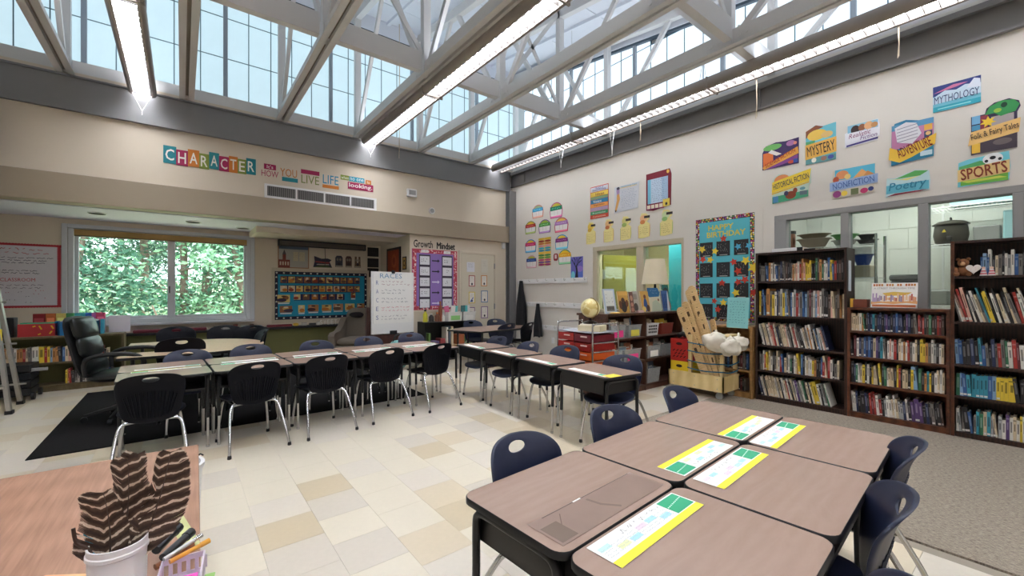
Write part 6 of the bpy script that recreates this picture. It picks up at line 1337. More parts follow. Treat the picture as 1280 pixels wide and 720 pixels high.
for c, x in enumerate((-.24, .27)):
    MB().box((x - .125, -.585, .0155), (x + .125, .50, .0165), paper((64, 58, 70))).build('black_column', t)
    hd = MB().box((x - .08, .54, .018), (x + .08, .60, .019), paper((232, 228, 226))).build('heading_card', t); art(hd, [('l', ln, .008, (90, 70, 80)) for ln in scribble(x - .05, .555, x + .05, .585, 1, c, 1)], 'print', z0=.0192, dz=.0001)
    for r in range(5):
        y = .385 - r * .216; q = MB().box((x - .105, y - .085, .0168), (x + .105, y + .085, .018), paper((226, 226, 228))).build('phrase_card', t)
        art(q, [('l', ln, .011, (60, 58, 64)) for ln in scribble(x - .07, y - .04, x + .075, y + .045, 2, r * 3 + c, .6)], 'print', z0=.0182, dz=.0001)
for r in range(5):
    y = .385 - r * .216; dk = (40, 36, 50) if r in (0, 1, 3) else (222, 214, 232)
    MB().prism([(-.08, y - .012), (.05, y - .012), (.05, y - .035), (.095, y), (.05, y + .035), (.05, y + .012), (-.08, y + .012)], .0155, .017, paper(dk)).build('arrow', t)
# papers on the door
for (x, z, w, h, c, lab) in ((4.92, 1.91, .2, .21, (216, 216, 222), 'grey chart taped high on the left of the door'), (5.28, 1.95, .18, .30, (210, 204, 190), 'faint cream chart taped high on the right of the door'), (4.95, 1.61, .16, .24, (160, 60, 64), 'red-bordered card on the left of the door'), (5.27, 1.62, .16, .24, (206, 130, 60), 'orange-bordered card on the right of the door'), (4.95, 1.25, .16, .25, (216, 190, 70), 'yellow-bordered card with a blue pencil on the door'), (5.28, 1.27, .18, .26, (70, 120, 170), 'blue-bordered card on the right of the door'), (4.94, .91, .17, .26, (120, 70, 130), 'purple-bordered card low on the left of the door'), (5.28, .92, .18, .26, (124, 84, 140), 'violet-bordered card low on the right of the door')):
    t = thing('door_card', lab, 'card', M=on_back(x, z, YB - .03), group='cards on the door'); MB().prism(rrect(w, h, .004, 1), 0, .002, paper(c)).build('sheet', t)
    sh = [] if 'chart' in lab else [('r', -w / 2 + .016, -h / 2 + .016, w / 2 - .016, h / 2 - .016, (232, 226, 216))]
    sh += [('l', ln, .005, (150, 140, 140)) for ln in scribble(-w * .32, -h * .05, w * .32, h * .38, 5, int(x * 100 + z * 100))]
    if 'card' in lab: sh.append(('e', 0, -h * .28, .022, .028, (60, 70, 110) if 'blue p' in lab else (70, 66, 70)))
    if 'blue pencil' in lab: sh.append(('l', [(-.04, -.09), (.03, -.0)], .02, (50, 90, 160)))
    art(t, sh, 'print', z0=.002, dz=.0001)
# ================================================================ alcove boards
t = thing('bulletin_board', 'turquoise bulletin board of small portrait pictures with a star border', 'board', M=on_back(2.32, 1.30, YA))
MB().box((-.945, -.545, 0), (.945, .545, .012), mat('board_trim_cream', (196, 184, 162), .6)).build('frame', t); MB().box((-.89, -.47, .012), (.89, .47, .016), mat('board_turquoise', (36, 146, 182), .8)).build('backing', t)
sh = [('r', -.895, .415, .895, .475, (34, 32, 52)), ('r', -.895, -.475, .895, -.415, (34, 32, 52)), ('r', -.895, -.475, -.84, .475, (34, 32, 52)), ('r', .84, -.475, .895, .475, (34, 32, 52))]
for k in range(15):
    x = -.86 + k * .123
    for y in (.445, -.445): sh.append(('p', star(x, y, .024), (226, 222, 214)))
for k in range(7):
    y = -.36 + k * .12
    for x in (-.868, .868): sh.append(('p', star(x, y, .022), (226, 222, 214)))
sh += [('r', -.80, .24, .74, .385, (34, 36, 78)), ('r', -.80, .06, .74, .205, (34, 36, 78)), ('r', -.56, -.10, .42, .03, (34, 36, 78))]
art(t, sh, 'border', z0=.0162, dz=.00003)
R = random.Random(12); pc = [(206, 170, 90), (176, 120, 70), (214, 196, 160), (150, 96, 60), (226, 200, 120), (196, 140, 100), (120, 80, 60)]
def face(x, y, w, h, nm='portrait_picture'):
    p = MB().box((x - w / 2, y - h / 2, .0172), (x + w / 2, y + h / 2, .0182), paper(R.choice(pc))).build(nm, t)
    art(p, [('e', x + R.uniform(-.2, .2) * w, y + h * .1, w * .25, h * .28, R.choice(pc)), ('e', x + R.uniform(-.25, .25) * w, y - h * .2, w * .4, h * .25, R.choice([(80, 40, 40), (60, 50, 70), (150, 60, 40), (196, 120, 50), (110, 80, 60)])), ('e', x, y + h * .3, w * .2, h * .1, R.choice([(50, 36, 30), (90, 60, 40), (226, 210, 180)]))], 'print', z0=.0184, dz=.0001)
for k in range(11): face(-.74 + k * .142, .315, .12, .12)
for k in range(11): face(-.74 + k * .142, .135, .12, .12)
for k in range(6): face(-.50 + k * .165, -.03, .12, .11)
for (x, y, w, h) in ((-.74, -.06, .22, .15), (.60, .0, .10, .12), (-.70, -.27, .22, .13), (-.42, -.27, .12, .15), (-.20, -.26, .20, .14), (.06, -.26, .19, .13), (.29, -.25, .20, .14), (.53, -.25, .2, .14), (.76, -.25, .16, .14)):
    face(x, y, w, h, 'group_picture'); MB().box((x - w * .45, y - h / 2 - .03, .0172), (x + w * .45, y - h / 2 - .008, .0182), paper((226, 224, 218))).build('caption', t)
# posters above the bulletin board
t = thing('parchment_poster', 'framed pale poster with a red brick tower above the bulletin board', 'poster', M=on_back(1.76, 2.07, YA)); MB().box((-.28, -.225, 0), (.28, .225, .012), mat('poster_frame', (150, 100, 64), .5)).build('frame', t); MB().box((-.265, -.21, .012), (.265, .21, .014), paper((170, 166, 156))).build('sheet', t)
art(t, [('r', -.265, .15, .265, .21, (86, 100, 120)), ('r', -.27, -.22, -.07, -.06, (122, 58, 48)), ('r', -.20, -.06, -.14, .04, (122, 58, 48)), ('p', [(-.205, .04), (-.135, .04), (-.17, .14)], (86, 78, 80)), ('r', -.01, -.08, .08, .1, (192, 182, 152)), ('r', .1, -.08, .2, .1, (192, 182, 152))] + [('r', -.25 + .045 * k, -.17, -.225 + .045 * k, -.10, (206, 190, 170)) for k in range(4)] + [('l', ln, .004, (140, 130, 112)) for ln in scribble(-.005, -.07, .195, .09, 6, 3)], 'print', z0=.0142, dz=.0002)
t = slab('flag_cutout', on_back(2.30, 1.98, YA), [(-.18, -.10), (.19, -.10), (.14, .02), (.18, .06), (.10, .09), (-.02, .08), (-.16, .13), (-.15, .02)], .004, paper((44, 42, 62)), 'dark waving flag cut-out on a green base above the bulletin board', 'cut-out'); art(t, [('p', [(-.14, .0), (.12, -.02), (.15, .01), (-.13, .03)], (150, 60, 62)), ('p', [(-.18, -.1), (.19, -.1), (.1, -.06), (0, -.05), (-.1, -.07)], (74, 86, 52)), ('p', [(-.12, -.05), (.14, -.045), (.12, -.03), (-.1, -.03)], (196, 190, 176))], 'print', z0=.0042)
for k, (x, w, c, lab) in enumerate(((2.63, .15, (66, 66, 74), 'grey-blue mount rock cut-out picture above the bulletin board'), (2.83, .13, (84, 60, 54), 'brown monument cut-out picture, middle of the three'), (3.02, .14, (110, 86, 64), 'two standing figures cut-out, right of the three'))):
    o = [(-w / 2, -.12), (w / 2, -.12), (w / 2, .08), (w * .3, .12), (-w * .3, .12), (-w / 2, .08)] if k < 2 else [(-w / 2, -.12), (w / 2, -.12), (w * .45, -.04), (w * .42, .12), (w * .15, .12), (w * .1, -.02), (-w * .1, -.02), (-w * .15, .12), (-w * .42, .12), (-w * .45, -.04)]
    q = slab('history_cutout', on_back(x, 2.02, YA), o, .004, paper(c), lab, 'cut-out', 'history cut-outs'); art(q, [('e', -w * .2, .04, .022, .03, (136, 124, 112)), ('e', w * .18, .04, .022, .03, (146, 130, 116)), ('r', -w * .45, -.115, w * .45, -.09, (170, 160, 140)), ('e', 0, -.05, .03, .03, (58, 44, 44))], 'print', z0=.0042)
for k, z in enumerate((2.26, 2.02, 1.80)):
    q = slab('black_placard', on_back(3.36, z, YA), rrect(.25, .20, .003, 1), .006, paper((28, 26, 28)), '%s of the black placards in the alcove corner' % ('uppermost', 'middle', 'lowest')[k], 'placard', 'black placards'); art(q, [('l', ln, .006, (90, 86, 84)) for ln in scribble(-.06, -.03, .06, .04, 2, k)], 'print', z0=.0062)
t = thing('orange_artwork', 'dark-framed orange artwork on the alcove side wall', 'picture', M=on_right(8.52, 2.02, 3.53)); MB().box((-.36, -.31, 0), (.36, .28, .02), mat('dark_frame', (36, 24, 20), .5)).build('frame', t); MB().box((-.29, -.25, .02), (.29, .23, .024), mat('orange_art', (158, 64, 30), .7, var=.25, scale=6)).build('canvas', t); art(t, [('e', .05, 0, .13, .15, (178, 84, 40)), ('e', .05, 0, .07, .08, (146, 52, 28))], 'print', z0=.0242)
t = thing('small_artwork', 'small black and gold picture near the alcove edge', 'picture', M=on_right(7.98, 1.95, 3.53)); MB().box((-.09, -.13, 0), (.09, .13, .012), paper((30, 26, 24))).build('frame', t); art(t, [('r', -.07, -.11, .07, .11, (176, 136, 60)), ('e', 0, 0, .045, .07, (40, 32, 28)), ('e', 0, 0, .02, .035, (206, 166, 80))], 'print', z0=.0122)
t = thing('rules_poster', 'white handwritten classroom poster with a red scalloped border left of the window', 'poster', M=on_back(-1.80, 1.61, YA)); MB().box((-.42, -.47, 0), (.36, .47, .006), paper((216, 210, 218))).build('sheet', t)
sh = []
for k in range(26): x = -.40 + k * .03; sh += [('e', x, .455, .022, .02, (180, 52, 62)), ('e', x, -.455, .022, .02, (180, 52, 62))]
for k in range(32): y = -.44 + k * .0284; sh += [('e', .335, y, .024, .016, (180, 52, 62))]
art(t, sh, 'scalloped_border', z0=.006, dz=.00003)
sh = [('r', -.42, -.44, .318, .44, (218, 214, 222))] + [('l', ln, .007, (190, 50, 80)) for ln in scribble(-.38, .3, .24, .42, 2, 1, .9)] + [('l', ln, .006, (70, 60, 90)) for ln in scribble(-.34, .17, .28, .28, 3, 2, .8)] + [('l', ln, .006, (60, 60, 80)) for ln in scribble(-.3, .02, .24, .09, 2, 3, .6)] + [('l', ln, .005, (90, 70, 100)) for ln in scribble(-.3, -.2, .2, -.12, 2, 4, .8)]
for k, (x, y) in enumerate(((-.2, -.25), (-.05, -.24), (.14, -.22), (.0, -.3), (-.25, -.32), (-.14, -.36), (.12, -.27), (.02, -.39), (.17, -.33), (-.24, -.4))): sh += [('l', ln, .006, (70, 60, 90) if k % 2 else (180, 60, 90)) for ln in scribble(x - .05, y - .015, x + .05, y + .015, 1, k, 1)]
art(t, sh, 'handwriting', z0=.0075, dz=.00002); letter(t, 'CLASSROOM', -.08, -.06, .34, .05, (190, 50, 80), z=.0105)
# ================================================================ right wall posters
def poster(name, label, y, z, w, h, outline, base, shapes, texts, cat='poster', th=.004, group=None, tilt=0):
    M = on_right(y, z) @ Matrix.Rotation(rad(tilt), 4, 'Z') if tilt else on_right(y, z)
    t = thing(name, label, cat, M=M, group=group); MB().prism(outline or rrect(w, h, .003, 1), 0, th, paper(base)).build('sheet', t)
    if shapes: art(t, shapes, 'picture', z0=th, dz=.0002)
    for tx in texts: letter(t, tx[0], *tx[1:6], z=th + .006, rot=rad(tx[6]) if len(tx) > 6 else 0, shear=tx[7] if len(tx) > 7 else 0, bold=tx[8] if len(tx) > 8 else .01)
    return t
gp = 'book genre posters'
poster('genre_poster', 'SCIENCE FICTION poster with a green saucer over a purple field', 2.13, 3.15, .42, .33, [(-.21, -.165), (.21, -.165), (.21, .16), (.06, .15), (-.05, .165), (-.17, .14), (-.21, .06)], (62, 44, 92), [('r', -.2, -.15, -.08, .05, (226, 120, 60)), ('p', [(-.2, -.16), (.2, -.05), (.2, -.11), (-.1, -.16)], (130, 70, 140)), ('e', -.09, .11, .11, .04, (110, 176, 96)), ('e', .12, .11, .05, .035, (176, 120, 170)), ('e', .17, .1, .02, .02, (226, 140, 120)), ('p', [(-.14, .05), (-.1, .08), (.02, .0), (-.04, -.01)], (236, 232, 224)), ('p', [(-.21, -.13), (.2, .05), (.21, -.04), (-.19, -.165)], (232, 168, 76)), ('e', .13, -.13, .04, .02, (206, 84, 60)), ('r', .15, -.15, .2, -.1, (60, 90, 170))], [('SCIENCE FICTION', .0, -.055, .37, .05, (176, 46, 40), 21, .2)], group=gp)
poster('genre_poster', 'MYSTERY poster with a detective hat and yellow banner', 1.69, 3.16, .31, .46, [(-.155, -.22), (.15, -.22), (.15, .22), (.02, .21), (-.06, .24), (-.155, .18)], (110, 190, 206), [('p', [(-.155, .1), (-.155, .19), (-.05, .24), (.03, .2), (-.08, .17)], (140, 80, 52)), ('e', -.04, .12, .1, .065, (236, 196, 90)), ('e', .06, .1, .06, .04, (226, 190, 120)), ('r', -.155, -.01, -.06, .06, (86, 160, 110)), ('r', -.155, -.22, .15, -.15, (96, 150, 150)), ('e', -.07, -.18, .025, .03, (232, 228, 214)), ('e', .03, -.18, .03, .028, (150, 110, 96)), ('e', .1, -.18, .03, .025, (70, 84, 160)), ('p', [(-.16, -.16), (.155, -.13), (.155, .05), (-.16, .02)], (240, 186, 90))], [('MYSTERY', 0, -.055, .28, .125, (44, 32, 40), 5)], group=gp)
poster('genre_poster', 'Realistic Fiction poster with children peeking over a white panel', 1.30, 3.17, .31, .25, [(-.155, -.125), (.14, -.11), (.14, -.07), (.155, -.06), (.155, .06), (.14, .125), (-.13, .115), (-.13, .05), (-.155, .04)], (236, 236, 242), [('r', -.13, .03, .14, .12, (140, 196, 220)), ('e', -.06, .06, .04, .05, (60, 44, 44)), ('e', .0, .07, .032, .04, (150, 96, 66)), ('e', .06, .075, .04, .045, (232, 180, 130)), ('e', .11, .07, .03, .03, (206, 150, 100)), ('r', -.155, -.07, .155, .035, (240, 240, 246)), ('p', [(-.14, -.12), (.14, -.095), (.14, -.075), (-.14, -.1)], (74, 66, 140))], [('Realistic', -.02, .0, .2, .05, (150, 70, 120), 4, .3, 0), ('Fiction', .06, -.045, .15, .045, (120, 70, 140), 4, .3, 0)], group=gp)
poster('genre_poster', 'ADVENTURE poster with a white bandaged hand and yellow banner', .88, 2.97, .34, .46, [(-.17, -.23), (.16, -.20), (.16, .20), (.05, .2), (-.05, .235), (-.14, .22), (-.165, .15)], (56, 130, 170), [('r', -.165, -.06, .16, .16, (196, 130, 170)), ('r', -.165, .14, .16, .2, (90, 150, 190)), ('p', [(-.12, .01), (-.14, .17), (-.05, .21), (.03, .18), (.07, .06), (.0, -.03)], (226, 224, 230))] + [('l', [(-.12, .15 - .035 * k), (.04, .17 - .035 * k)], .006, (130, 130, 150)) for k in range(5)] + [('r', .09, .08, .15, .14, (236, 180, 80)), ('r', .09, .0, .15, .07, (60, 80, 110)), ('e', .12, .045, .02, .02, (232, 190, 130)), ('p', [(-.165, -.22), (.16, -.19), (.16, -.06), (-.165, -.1)], (40, 130, 160)), ('r', .06, -.18, .15, -.13, (200, 224, 232)), ('p', [(-.19, -.16), (-.1, -.21), (.0, -.17), (.17, -.08), (.18, .03), (.0, -.04), (-.1, -.08), (-.18, -.03)], (240, 196, 70))], [('ADVENTURE', .01, -.075, .27, .105, (130, 40, 40), 17)], group=gp)
poster('genre_poster', 'MYTHOLOGY poster with sea waves and a rainbow, highest on the wall', .56, 3.34, .33, .26, None, (120, 196, 214), [('r', -.165, .03, .165, .13, (52, 66, 130)), ('p', [(-.165, .02), (-.08, .07), (.0, .05), (.06, .08), (.165, .06), (.165, -.04), (-.165, -.05)], (206, 226, 240)), ('p', [(-.165, .06), (-.02, .11), (.08, .1), (.0, .08)], (206, 120, 160)), ('p', [(.07, .04), (.12, .12), (.16, .1), (.165, .02)], (226, 232, 244)), ('r', -.165, -.13, .165, -.08, (60, 170, 190)), ('r', -.13, -.11, .1, -.1, (150, 220, 226))], [('MYTHOLOGY', 0, -.015, .31, .075, (40, 60, 110), 0)], group=gp)
poster('genre_poster', 'Folk & Fairy Tales poster with a green dragon and parchment banner', .31, 2.94, .32, .47, [(-.15, -.235), (.14, -.215), (.14, .10), (.16, .15), (.15, .2), (.09, .24), (.0, .23), (-.05, .19), (-.06, .14), (-.15, .14)], (60, 50, 80), [('r', -.145, .06, -.09, .14, (120, 180, 220)), ('r', -.145, -.0, -.09, .05, (80, 150, 190)), ('r', -.09, -.01, -.04, .13, (140, 56, 70)), ('r', -.02, -.0, .12, .1, (170, 160, 160)), ('p', [(-.06, .13), (-.03, .2), (.04, .235), (.12, .22), (.155, .17), (.13, .11), (.04, .09), (.0, .13)], (58, 150, 84)), ('e', .06, .19, .02, .025, (30, 70, 50)), ('e', .02, .15, .025, .02, (150, 190, 70)), ('p', star(-.04, .06, .055, 7, .5), (240, 200, 60)), ('r', -.15, -.23, .14, -.1, (70, 60, 70)), ('r', -.145, -.22, -.09, -.13, (236, 190, 70)), ('e', .05, -.15, .06, .03, (110, 100, 100)), ('p', [(-.17, -.14), (.15, -.09), (.16, .04), (-.15, -.01)], (236, 192, 120))], [('Folk & Fairy Tales', 0, -.05, .30, .075, (50, 36, 40), 8, 0, .005)], group=gp)
poster('genre_poster', 'SPORTS poster with a soccer ball over green turf', .38, 2.55, .34, .28, [(-.17, -.14), (.16, -.13), (.17, .0), (.16, .14), (-.1, .12), (-.165, .1)], (120, 206, 220), [('p', [(-.16, .06), (-.02, .09), (.14, .02), (-.16, .0)], (96, 180, 110)), ('r', -.15, -.13, .155, -.06, (110, 180, 70)), ('p', [(-.14, -.09), (.1, -.08), (.15, -.1), (-.1, -.11)], (206, 216, 90)), ('e', .06, .09, .065, .055, (240, 240, 240)), ('e', .06, .1, .02, .017, (30, 30, 34)), ('e', .02, .075, .012, .014, (30, 30, 34)), ('e', .105, .08, .012, .014, (30, 30, 34)), ('p', [(-.17, -.09), (.165, -.06), (.165, .06), (-.17, .03)], (238, 206, 140))], [('SPORTS', 0, -.012, .30, .11, (140, 60, 40), 5, 0, .02)], group=gp)
poster('genre_poster', 'HISTORICAL FICTION poster with a sunset, yellow banner and brown horse', 2.01, 2.71, .44, .38, [(-.21, -.19), (.19, -.16), (.2, -.02), (.22, .0), (.22, .18), (-.02, .14), (-.06, .17), (-.14, .18), (-.2, .13), (-.21, .1)], (196, 216, 200), [('e', -.1, .1, .09, .07, (222, 140, 90)), ('p', [(-.21, -.19), (.19, -.16), (.19, -.08), (-.21, -.1)], (70, 160, 120)), ('e', .0, -.11, .06, .05, (140, 66, 40)), ('e', .05, -.06, .025, .035, (140, 66, 40)), ('e', -.05, -.08, .025, .03, (60, 60, 90)), ('r', .1, -.13, .18, -.08, (90, 110, 120)), ('e', .13, -.05, .03, .02, (110, 160, 170)), ('r', -.2, -.18, -.14, -.1, (80, 140, 190)), ('p', [(-.215, -.05), (.2, .03), (.22, .18), (-.21, .09)], (244, 214, 70)), ('p', [(-.215, -.07), (.2, .01), (.2, .025), (-.215, -.055)], (236, 190, 60))], [('HISTORICAL FICTION', 0, .062, .40, .075, (60, 56, 90), 11)], group=gp)
poster('genre_poster', 'NONFICTION poster with pyramids and a light blue banner', 1.38, 2.64, .45, .36, [(-.20, -.17), (.19, -.15), (.19, -.06), (.22, -.06), (.22, .05), (.2, .05), (.2, .17), (-.19, .16), (-.20, .04), (-.22, .03), (-.22, -.08), (-.2, -.08)], (216, 206, 190), [('r', -.17, .04, .195, .165, (90, 186, 216)), ('p', [(-.0, .04), (.08, .13), (.16, .05)], (236, 176, 110)), ('p', [(.09, .04), (.13, .1), (.19, .05)], (214, 150, 90)), ('e', -.1, .1, .06, .05, (226, 150, 100)), ('e', -.16, .05, .03, .04, (190, 90, 60)), ('e', -.05, .07, .03, .03, (236, 206, 130)), ('e', -.15, -.12, .04, .04, (150, 70, 130)), ('e', -.08, -.12, .03, .03, (236, 206, 80)), ('r', -.02, -.15, .05, -.08, (110, 120, 80)), ('e', .1, -.12, .035, .03, (196, 60, 110)), ('e', .16, -.11, .025, .025, (50, 60, 120)), ('p', [(-.22, -.08), (.22, -.05), (.22, .05), (-.22, .025)], (160, 186, 226))], [('NONFICTION', 0, -.014, .38, .07, (74, 104, 170), 4, 0, 0)], group=gp)
poster('genre_poster', 'Poetry poster with aqua lettering and a green feathered top', .92, 2.53, .35, .25, [(-.175, -.125), (.17, -.10), (.175, .0), (.165, .1), (.06, .125), (-.1, .07), (-.165, .08)], (196, 226, 230), [('p', [(-.1, .06), (.06, .12), (.16, .1), (.1, .06)], (96, 180, 96)), ('p', [(-.16, .07), (-.05, .05), (.1, .06), (.0, .03)], (240, 230, 140)), ('r', -.17, -.09, .165, .0, (110, 196, 216)), ('p', [(-.17, -.12), (.1, -.105), (.16, -.09), (-.1, -.095)], (150, 60, 70))], [('Poetry', 0, -.03, .30, .11, (56, 140, 170), 2, .2, .01)], group=gp)
# badges
def badge(label, y, z, w, h, top, mid, line, low=(238, 234, 230), round_=True):
    o = [(-w / 2 * .9, -h / 2)] + [(w / 2 * .9, -h / 2)] + [(w / 2 * math.cos(a), -.02 + (h / 2 + .02) * math.sin(a)) for a in [PI * k / 10 for k in range(11)]]
    t = thing('reading_badge', label, 'badge', M=on_right(y, z), group='reading strategy badges'); MB().prism(o, 0, .003, paper(line)).build('sheet', t)
    i = [(-w / 2 * .82, -h * .40), (w / 2 * .82, -h * .40)] + [(w / 2 * .9 * math.cos(a), -.02 + (h / 2 + .0) * math.sin(a)) for a in [PI * k / 10 for k in range(11)]]
    art(t, [('p', i, low), ('p', [(w / 2 * .88 * math.cos(a), -.02 + (h / 2) * math.sin(a)) for a in [PI * (.14 + .72 * k / 8) for k in range(9)]], top), ('r', -w * .46, -.01 * h, w * .46, h * .25, mid), ('r', -w * .42, -h * .47, w * .42, -h * .36, tuple(min(255, q + 70) for q in line))] + [('l', ln, .012, tuple(min(255, q + 90) for q in mid)) for ln in scribble(-w * .32, .015, w * .32, h * .2, 1, int(y * 10), 1)] + [('l', [(-w * .12, -h * .02), (-w * .12, -h * .3)], .004, line), ('l', [(w * .12, -h * .02), (w * .12, -h * .3)], .004, line)], 'print', z0=.003, dz=.0003)
    return t
yl = (232, 196, 60)
badge('light blue reading badge, top left of the badge cluster', 6.83, 3.12, .37, .28, (150, 190, 150), (60, 160, 206), (206, 130, 110))
badge('green reading badge, top right of the badge cluster', 6.26, 3.06, .38, .32, (206, 190, 60), (30, 130, 96), (196, 70, 130))
badge('red-banded reading badge in the second row of badges', 7.07, 2.80, .37, .28, yl, (176, 52, 50), (130, 150, 60))
badge('lime green reading badge in the second row of badges', 6.61, 2.77, .38, .29, (150, 180, 60), (90, 160, 80), (130, 90, 150))
badge('lilac round reading badge in the second row of badges', 6.11, 2.74, .40, .30, (236, 196, 90), (180, 130, 190), (196, 60, 90))
badge('magenta reading badge in the third row of badges', 7.07, 2.39, .38, .29, yl, (206, 60, 110), (50, 140, 190))
badge('purple and blue reading badge in the third row of badges', 6.10, 2.39, .38, .30, yl, (130, 52, 120), (60, 160, 200))
badge('dark blue reading badge at the bottom left of the cluster', 7.04, 2.04, .36, .28, (196, 190, 70), (50, 90, 160), (206, 150, 160))
badge('yellow-topped reading badge beside the small red tag', 6.01, 2.08, .37, .30, (240, 196, 40), (240, 176, 40), (90, 160, 110))
t = slab('red_tag', on_right(6.27, 2.09), rrect(.13, .15, .04, 4), .003, paper((150, 44, 50)), 'small dark red tag beside the yellow badge', 'tag'); art(t, [('r', -.03, -.03, .03, .05, (226, 200, 200))], 'print', z0=.003)
t = thing('strategy_chart', 'tall striped chart in the middle of the badge cluster', 'chart', M=on_right(6.61, 2.23)); MB().prism(rrect(.39, .60, .01, 2), 0, .002, paper((226, 200, 120))).build('sheet', t)
for k, c in enumerate(((226, 190, 60), (160, 60, 40), (206, 120, 60), (226, 150, 160), (60, 170, 190), (70, 150, 180), (240, 190, 60), (80, 140, 70), (110, 160, 70), (196, 80, 120), (120, 80, 140), (170, 60, 110))): 
    for s in (-1, 1): MB().prism(ell(s * .098, .275 - k * .05, .097, .022, 14), .002, .005, paper(c)).build('stripe', t)
t = poster('tree_painting', 'purple and blue painting of a bare dark tree above the coat rail', 5.68, 1.84, .32, .44, None, (110, 106, 190), [('r', -.16, -.22, .16, -.06, (96, 120, 206)), ('e', -.1, -.14, .05, .08, (120, 206, 214)), ('e', .08, -.02, .08, .06, (150, 126, 206)), ('p', [(-.05, -.22), (.04, -.22), (.02, -.02), (.0, .06), (-.04, .04), (-.02, -.05)], (30, 30, 50))] + [('l', p, .018, (30, 30, 50)) for p in ([(-.02, .02), (-.08, .1), (-.13, .17)], [(-.05, .07), (-.04, .16), (-.08, .21)], [(0, .04), (.05, .1), (.12, .14)], [(.04, .09), (.06, .18), (.12, .2)], [(.0, .05), (.01, .14), (.0, .2)])], [], 'painting')
# charts
t = poster('traits_chart', 'tall chart of coloured bands headed Traits of Good Writing', 5.12, 3.04, .43, .60, None, (196, 70, 60), [('r', -.205, .2, .205, .285, (226, 226, 232)), ('r', -.205, .11, .205, .19, (236, 206, 90)), ('r', -.205, .06, .205, .105, (120, 150, 110)), ('r', -.205, -.02, .205, .055, (40, 120, 160)), ('r', -.205, -.09, .205, -.025, (232, 160, 84)), ('r', -.205, -.16, .205, -.095, (176, 150, 176)), ('r', -.205, -.23, .205, -.165, (56, 140, 96)), ('r', -.205, -.295, .205, -.235, (196, 70, 50))], [('TRAITS of', 0, .262, .2, .03, (50, 70, 150)), ('Good Writing', 0, .225, .32, .045, (40, 60, 150)), ('Ideas', .02, .148, .2, .05, (130, 50, 40)), ('Voice', -.04, .015, .2, .05, (240, 240, 240)), ('Organization', 0, -.058, .26, .035, (140, 70, 50)), ('Presentation', 0, -.2, .3, .035, (220, 236, 220)), ('Conventions', 0, -.265, .3, .035, (250, 210, 180))], 'chart')
t = poster('writing_chart', 'white chart with an orange pencil drawing and fine print', 4.52, 3.01, .54, .47, [(-.26, -.24), (.24, -.21), (.265, .23), (-.25, .22)], (208, 210, 216), [('p', [(-.24, -.18), (-.2, -.2), (-.13, .0), (-.15, .12), (-.2, .1), (-.2, -.02)], (216, 160, 90)), ('p', [(-.2, .08), (-.14, .1), (-.14, .18), (-.21, .17)], (170, 140, 180)), ('e', -.17, .19, .035, .025, (70, 66, 80)), ('p', [(-.24, -.18), (-.2, -.2), (-.235, -.23)], (90, 70, 60))] + [('l', ln, .005, (150, 160, 180)) for ln in scribble(-.09, -.18, .22, .15, 11, 4, .8)] + [('r', -.12, .175, .23, .185, (230, 200, 120))], [('Handwriting Chart', .06, .2, .33, .035, (60, 150, 180))], 'chart')
t = poster('writing_process_chart', 'maroon-topped chart with a light blue word list and letter squares below', 3.89, 3.02, .46, .62, [(-.23, -.30), (-.1, -.32), (.22, -.27), (.23, .22), (.2, .31), (-.23, .30)], (124, 32, 50), [('r', -.2, -.2, .17, .2, (196, 214, 232)), ('r', -.2, -.2, -.14, .2, (120, 190, 216)), ('r', .06, -.2, .17, .2, (170, 196, 222)), ('r', -.22, -.3, .1, -.22, (150, 44, 100)), ('r', .08, -.28, .2, -.16, (232, 206, 90)), ('e', .14, -.24, .02, .025, (60, 50, 50)), ('e', .17, .27, .025, .03, (226, 180, 80))] + [('l', ln, .005, (120, 140, 170)) for ln in scribble(-.12, -.18, .15, .19, 12, 7, .8)] + [('r', -.2 + .075 * k, -.285, -.14 + .075 * k, -.225, (236, 220, 200)) for k in range(4)], [('H', -.17, -.255, .03, .04, (150, 60, 60)), ('A', -.095, -.255, .03, .04, (60, 90, 150)), ('B', -.02, -.255, .03, .04, (60, 130, 80)), ('C', .055, -.255, .03, .04, (150, 60, 60))], 'chart')
for k, (y, c, c2, lab) in enumerate(((5.32, (236, 200, 80), (214, 170, 60), 'leftmost'), (4.90, (236, 190, 130), (206, 120, 70), 'second'), (4.53, (214, 206, 130), (150, 170, 90), 'third'), (4.16, (240, 190, 140), (222, 140, 80), 'fourth'), (3.75, (206, 222, 170), (150, 196, 120), 'rightmost'))):
    t = poster('hanging_card', 'yellow lined character card, %s of five in a row above the inner window' % lab, y, 2.48, .24, .42, [(-.11, -.20), (-.04, -.21), (.1, -.19), (.115, -.1), (.11, .02), (.08, .04), (.05, .06), (.1, .10), (.09, .14), (.04, .2), (-.05, .21), (-.08, .14), (-.05, .08), (-.08, .03), (-.115, .0)], (238, 224, 150), [('e', -.01, .12, .07, .06, c), ('e', -.03, .06, .05, .035, c2), ('r', .0, .12, .11, .16, (60, 54, 50)), ('l', [(-.11, -.2), (-.11, .0)], .006, c2), ('l', [(.105, -.18), (.11, .0)], .006, c2)] + [('l', ln, .005, (150, 130, 80)) for ln in scribble(-.08, -.17, .08, -.01, 5, k, .8)], [], 'card', group='yellow hanging cards')
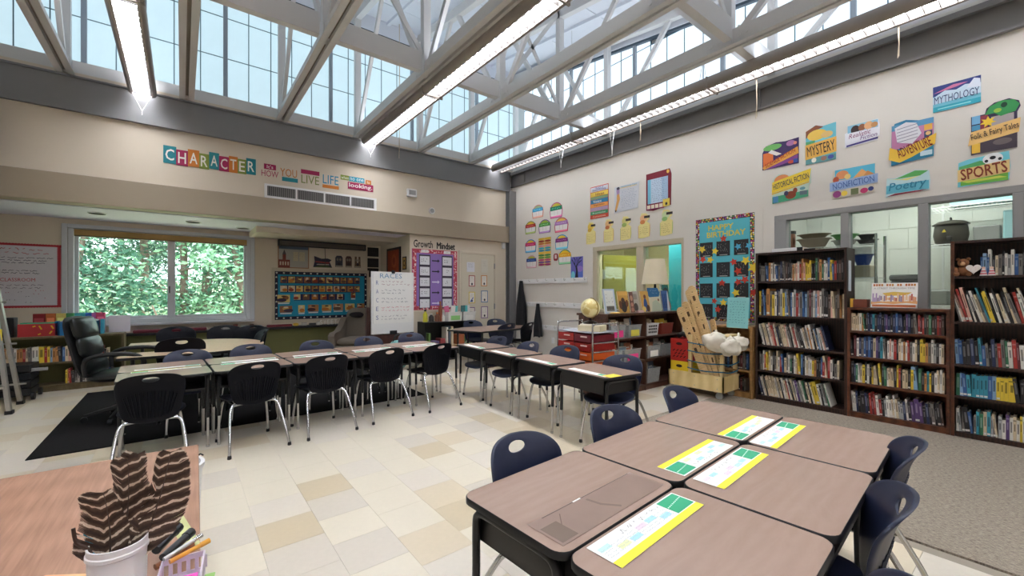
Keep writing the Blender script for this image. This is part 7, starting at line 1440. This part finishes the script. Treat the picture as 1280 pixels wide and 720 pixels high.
# birthday board
t = thing('birthday_board', 'turquoise HAPPY BIRTHDAY board with a speckled border and black cards', 'board', M=on_right(2.845, 1.70)); W2, H2 = .41, .745
MB().box((-W2 - .09, -H2 - .02, 0), (W2 + .10, H2 + .06, .008), m_wall).build('panel', t); MB().box((-W2, -H2, .008), (W2, H2, .014), mat('birthday_turquoise', (92, 190, 206), .8, var=.08, scale=5)).build('backing', t)
R = random.Random(6); bc = [(222, 120, 60), (236, 206, 80), (196, 70, 120), (110, 160, 90), (150, 90, 160), (240, 230, 210)]; sh = []
for (x0, x1, y0, y1) in ((-W2, -W2 + .055, -H2, H2), (W2 - .055, W2, -H2, H2), (-W2, W2, H2 - .055, H2), (-W2, W2, -H2, -H2 + .055)): sh.append(('r', x0, y0, x1, y1, (52, 34, 36)))
for (x0, x1, y0, y1) in ((-W2, -W2 + .055, -H2, H2), (W2 - .055, W2, -H2, H2), (-W2 + .055, W2 - .055, H2 - .055, H2), (-W2 + .055, W2 - .055, -H2, -H2 + .055)):
    n = int(max(x1 - x0, y1 - y0) / .026)
    for k in range(n):
        for q in (0, 1): 
            f_ = (k + .5) / n; sh.append(('e', (x0 + (x1 - x0) * (f_ if x1 - x0 > .1 else .28 + .46 * q)) + R.uniform(-.006, .006), (y0 + (y1 - y0) * (f_ if y1 - y0 > .1 else .28 + .46 * q)) + R.uniform(-.006, .006), .011, .011, R.choice(bc)))
art(t, sh, 'border', z0=.0142, dz=.000006)
letter(t, 'HAPPY', -.04, .60, .36, .075, (226, 206, 80), z=.017, bold=.03); letter(t, 'BIRTHDAY', .03, .50, .54, .08, (226, 206, 80), z=.017, bold=.03)
for r in range(4):
    for c in range(3):
        x = -.24 + c * .245 - .01; y = .295 - r * .30; q = MB().box((x - .095, y - .11, .0146), (x + .095, y + .10, .0165), paper((40, 38, 40))).build('month_card', t)
        ck = art(q, [('l', ln, .004, (150, 148, 146)) for ln in scribble(x - .07, y - .07, x + .07, y + .07, 4, r * 3 + c, .7, .6)] + [('r', x - .05, y - .1, x + .06, y - .09, (190, 188, 180))], 'chalk', z0=.0167, dz=.00003); stuff(ck)
SC_ = {'r': (204, 62, 44), 'y': (242, 212, 66), 'b': (84, 176, 216)}
for (x, y, c, s) in ((.0, .43, 'r', .055), (-.31, .30, 'y', .06), (-.12, .26, 'y', .055), (-.30, .15, 'r', .055), (-.19, .14, 'y', .055), (.2, .30, 'b', .05), (.34, .30, 'b', .05), (.14, .09, 'r', .055), (.30, .10, 'y', .065), (.2, -.04, 'r', .06), (.40, -.0, 'y', .08), (-.02, -.20, 'r', .055), (.20, -.19, 'r', .055), (.29, -.16, 'r', .06), (.17, -.34, 'y', .06), (.40, -.34, 'r', .06), (-.13, -.46, 'r', .05), (.0, -.48, 'y', .055), (.13, -.48, 'b', .055), (-.08, -.58, 'r', .055)):
    MB().prism(star(x, y, s, 5, .5, PI / 2 + x * 2), .0175, .0195, paper(SC_[c])).build('paper_star', t)
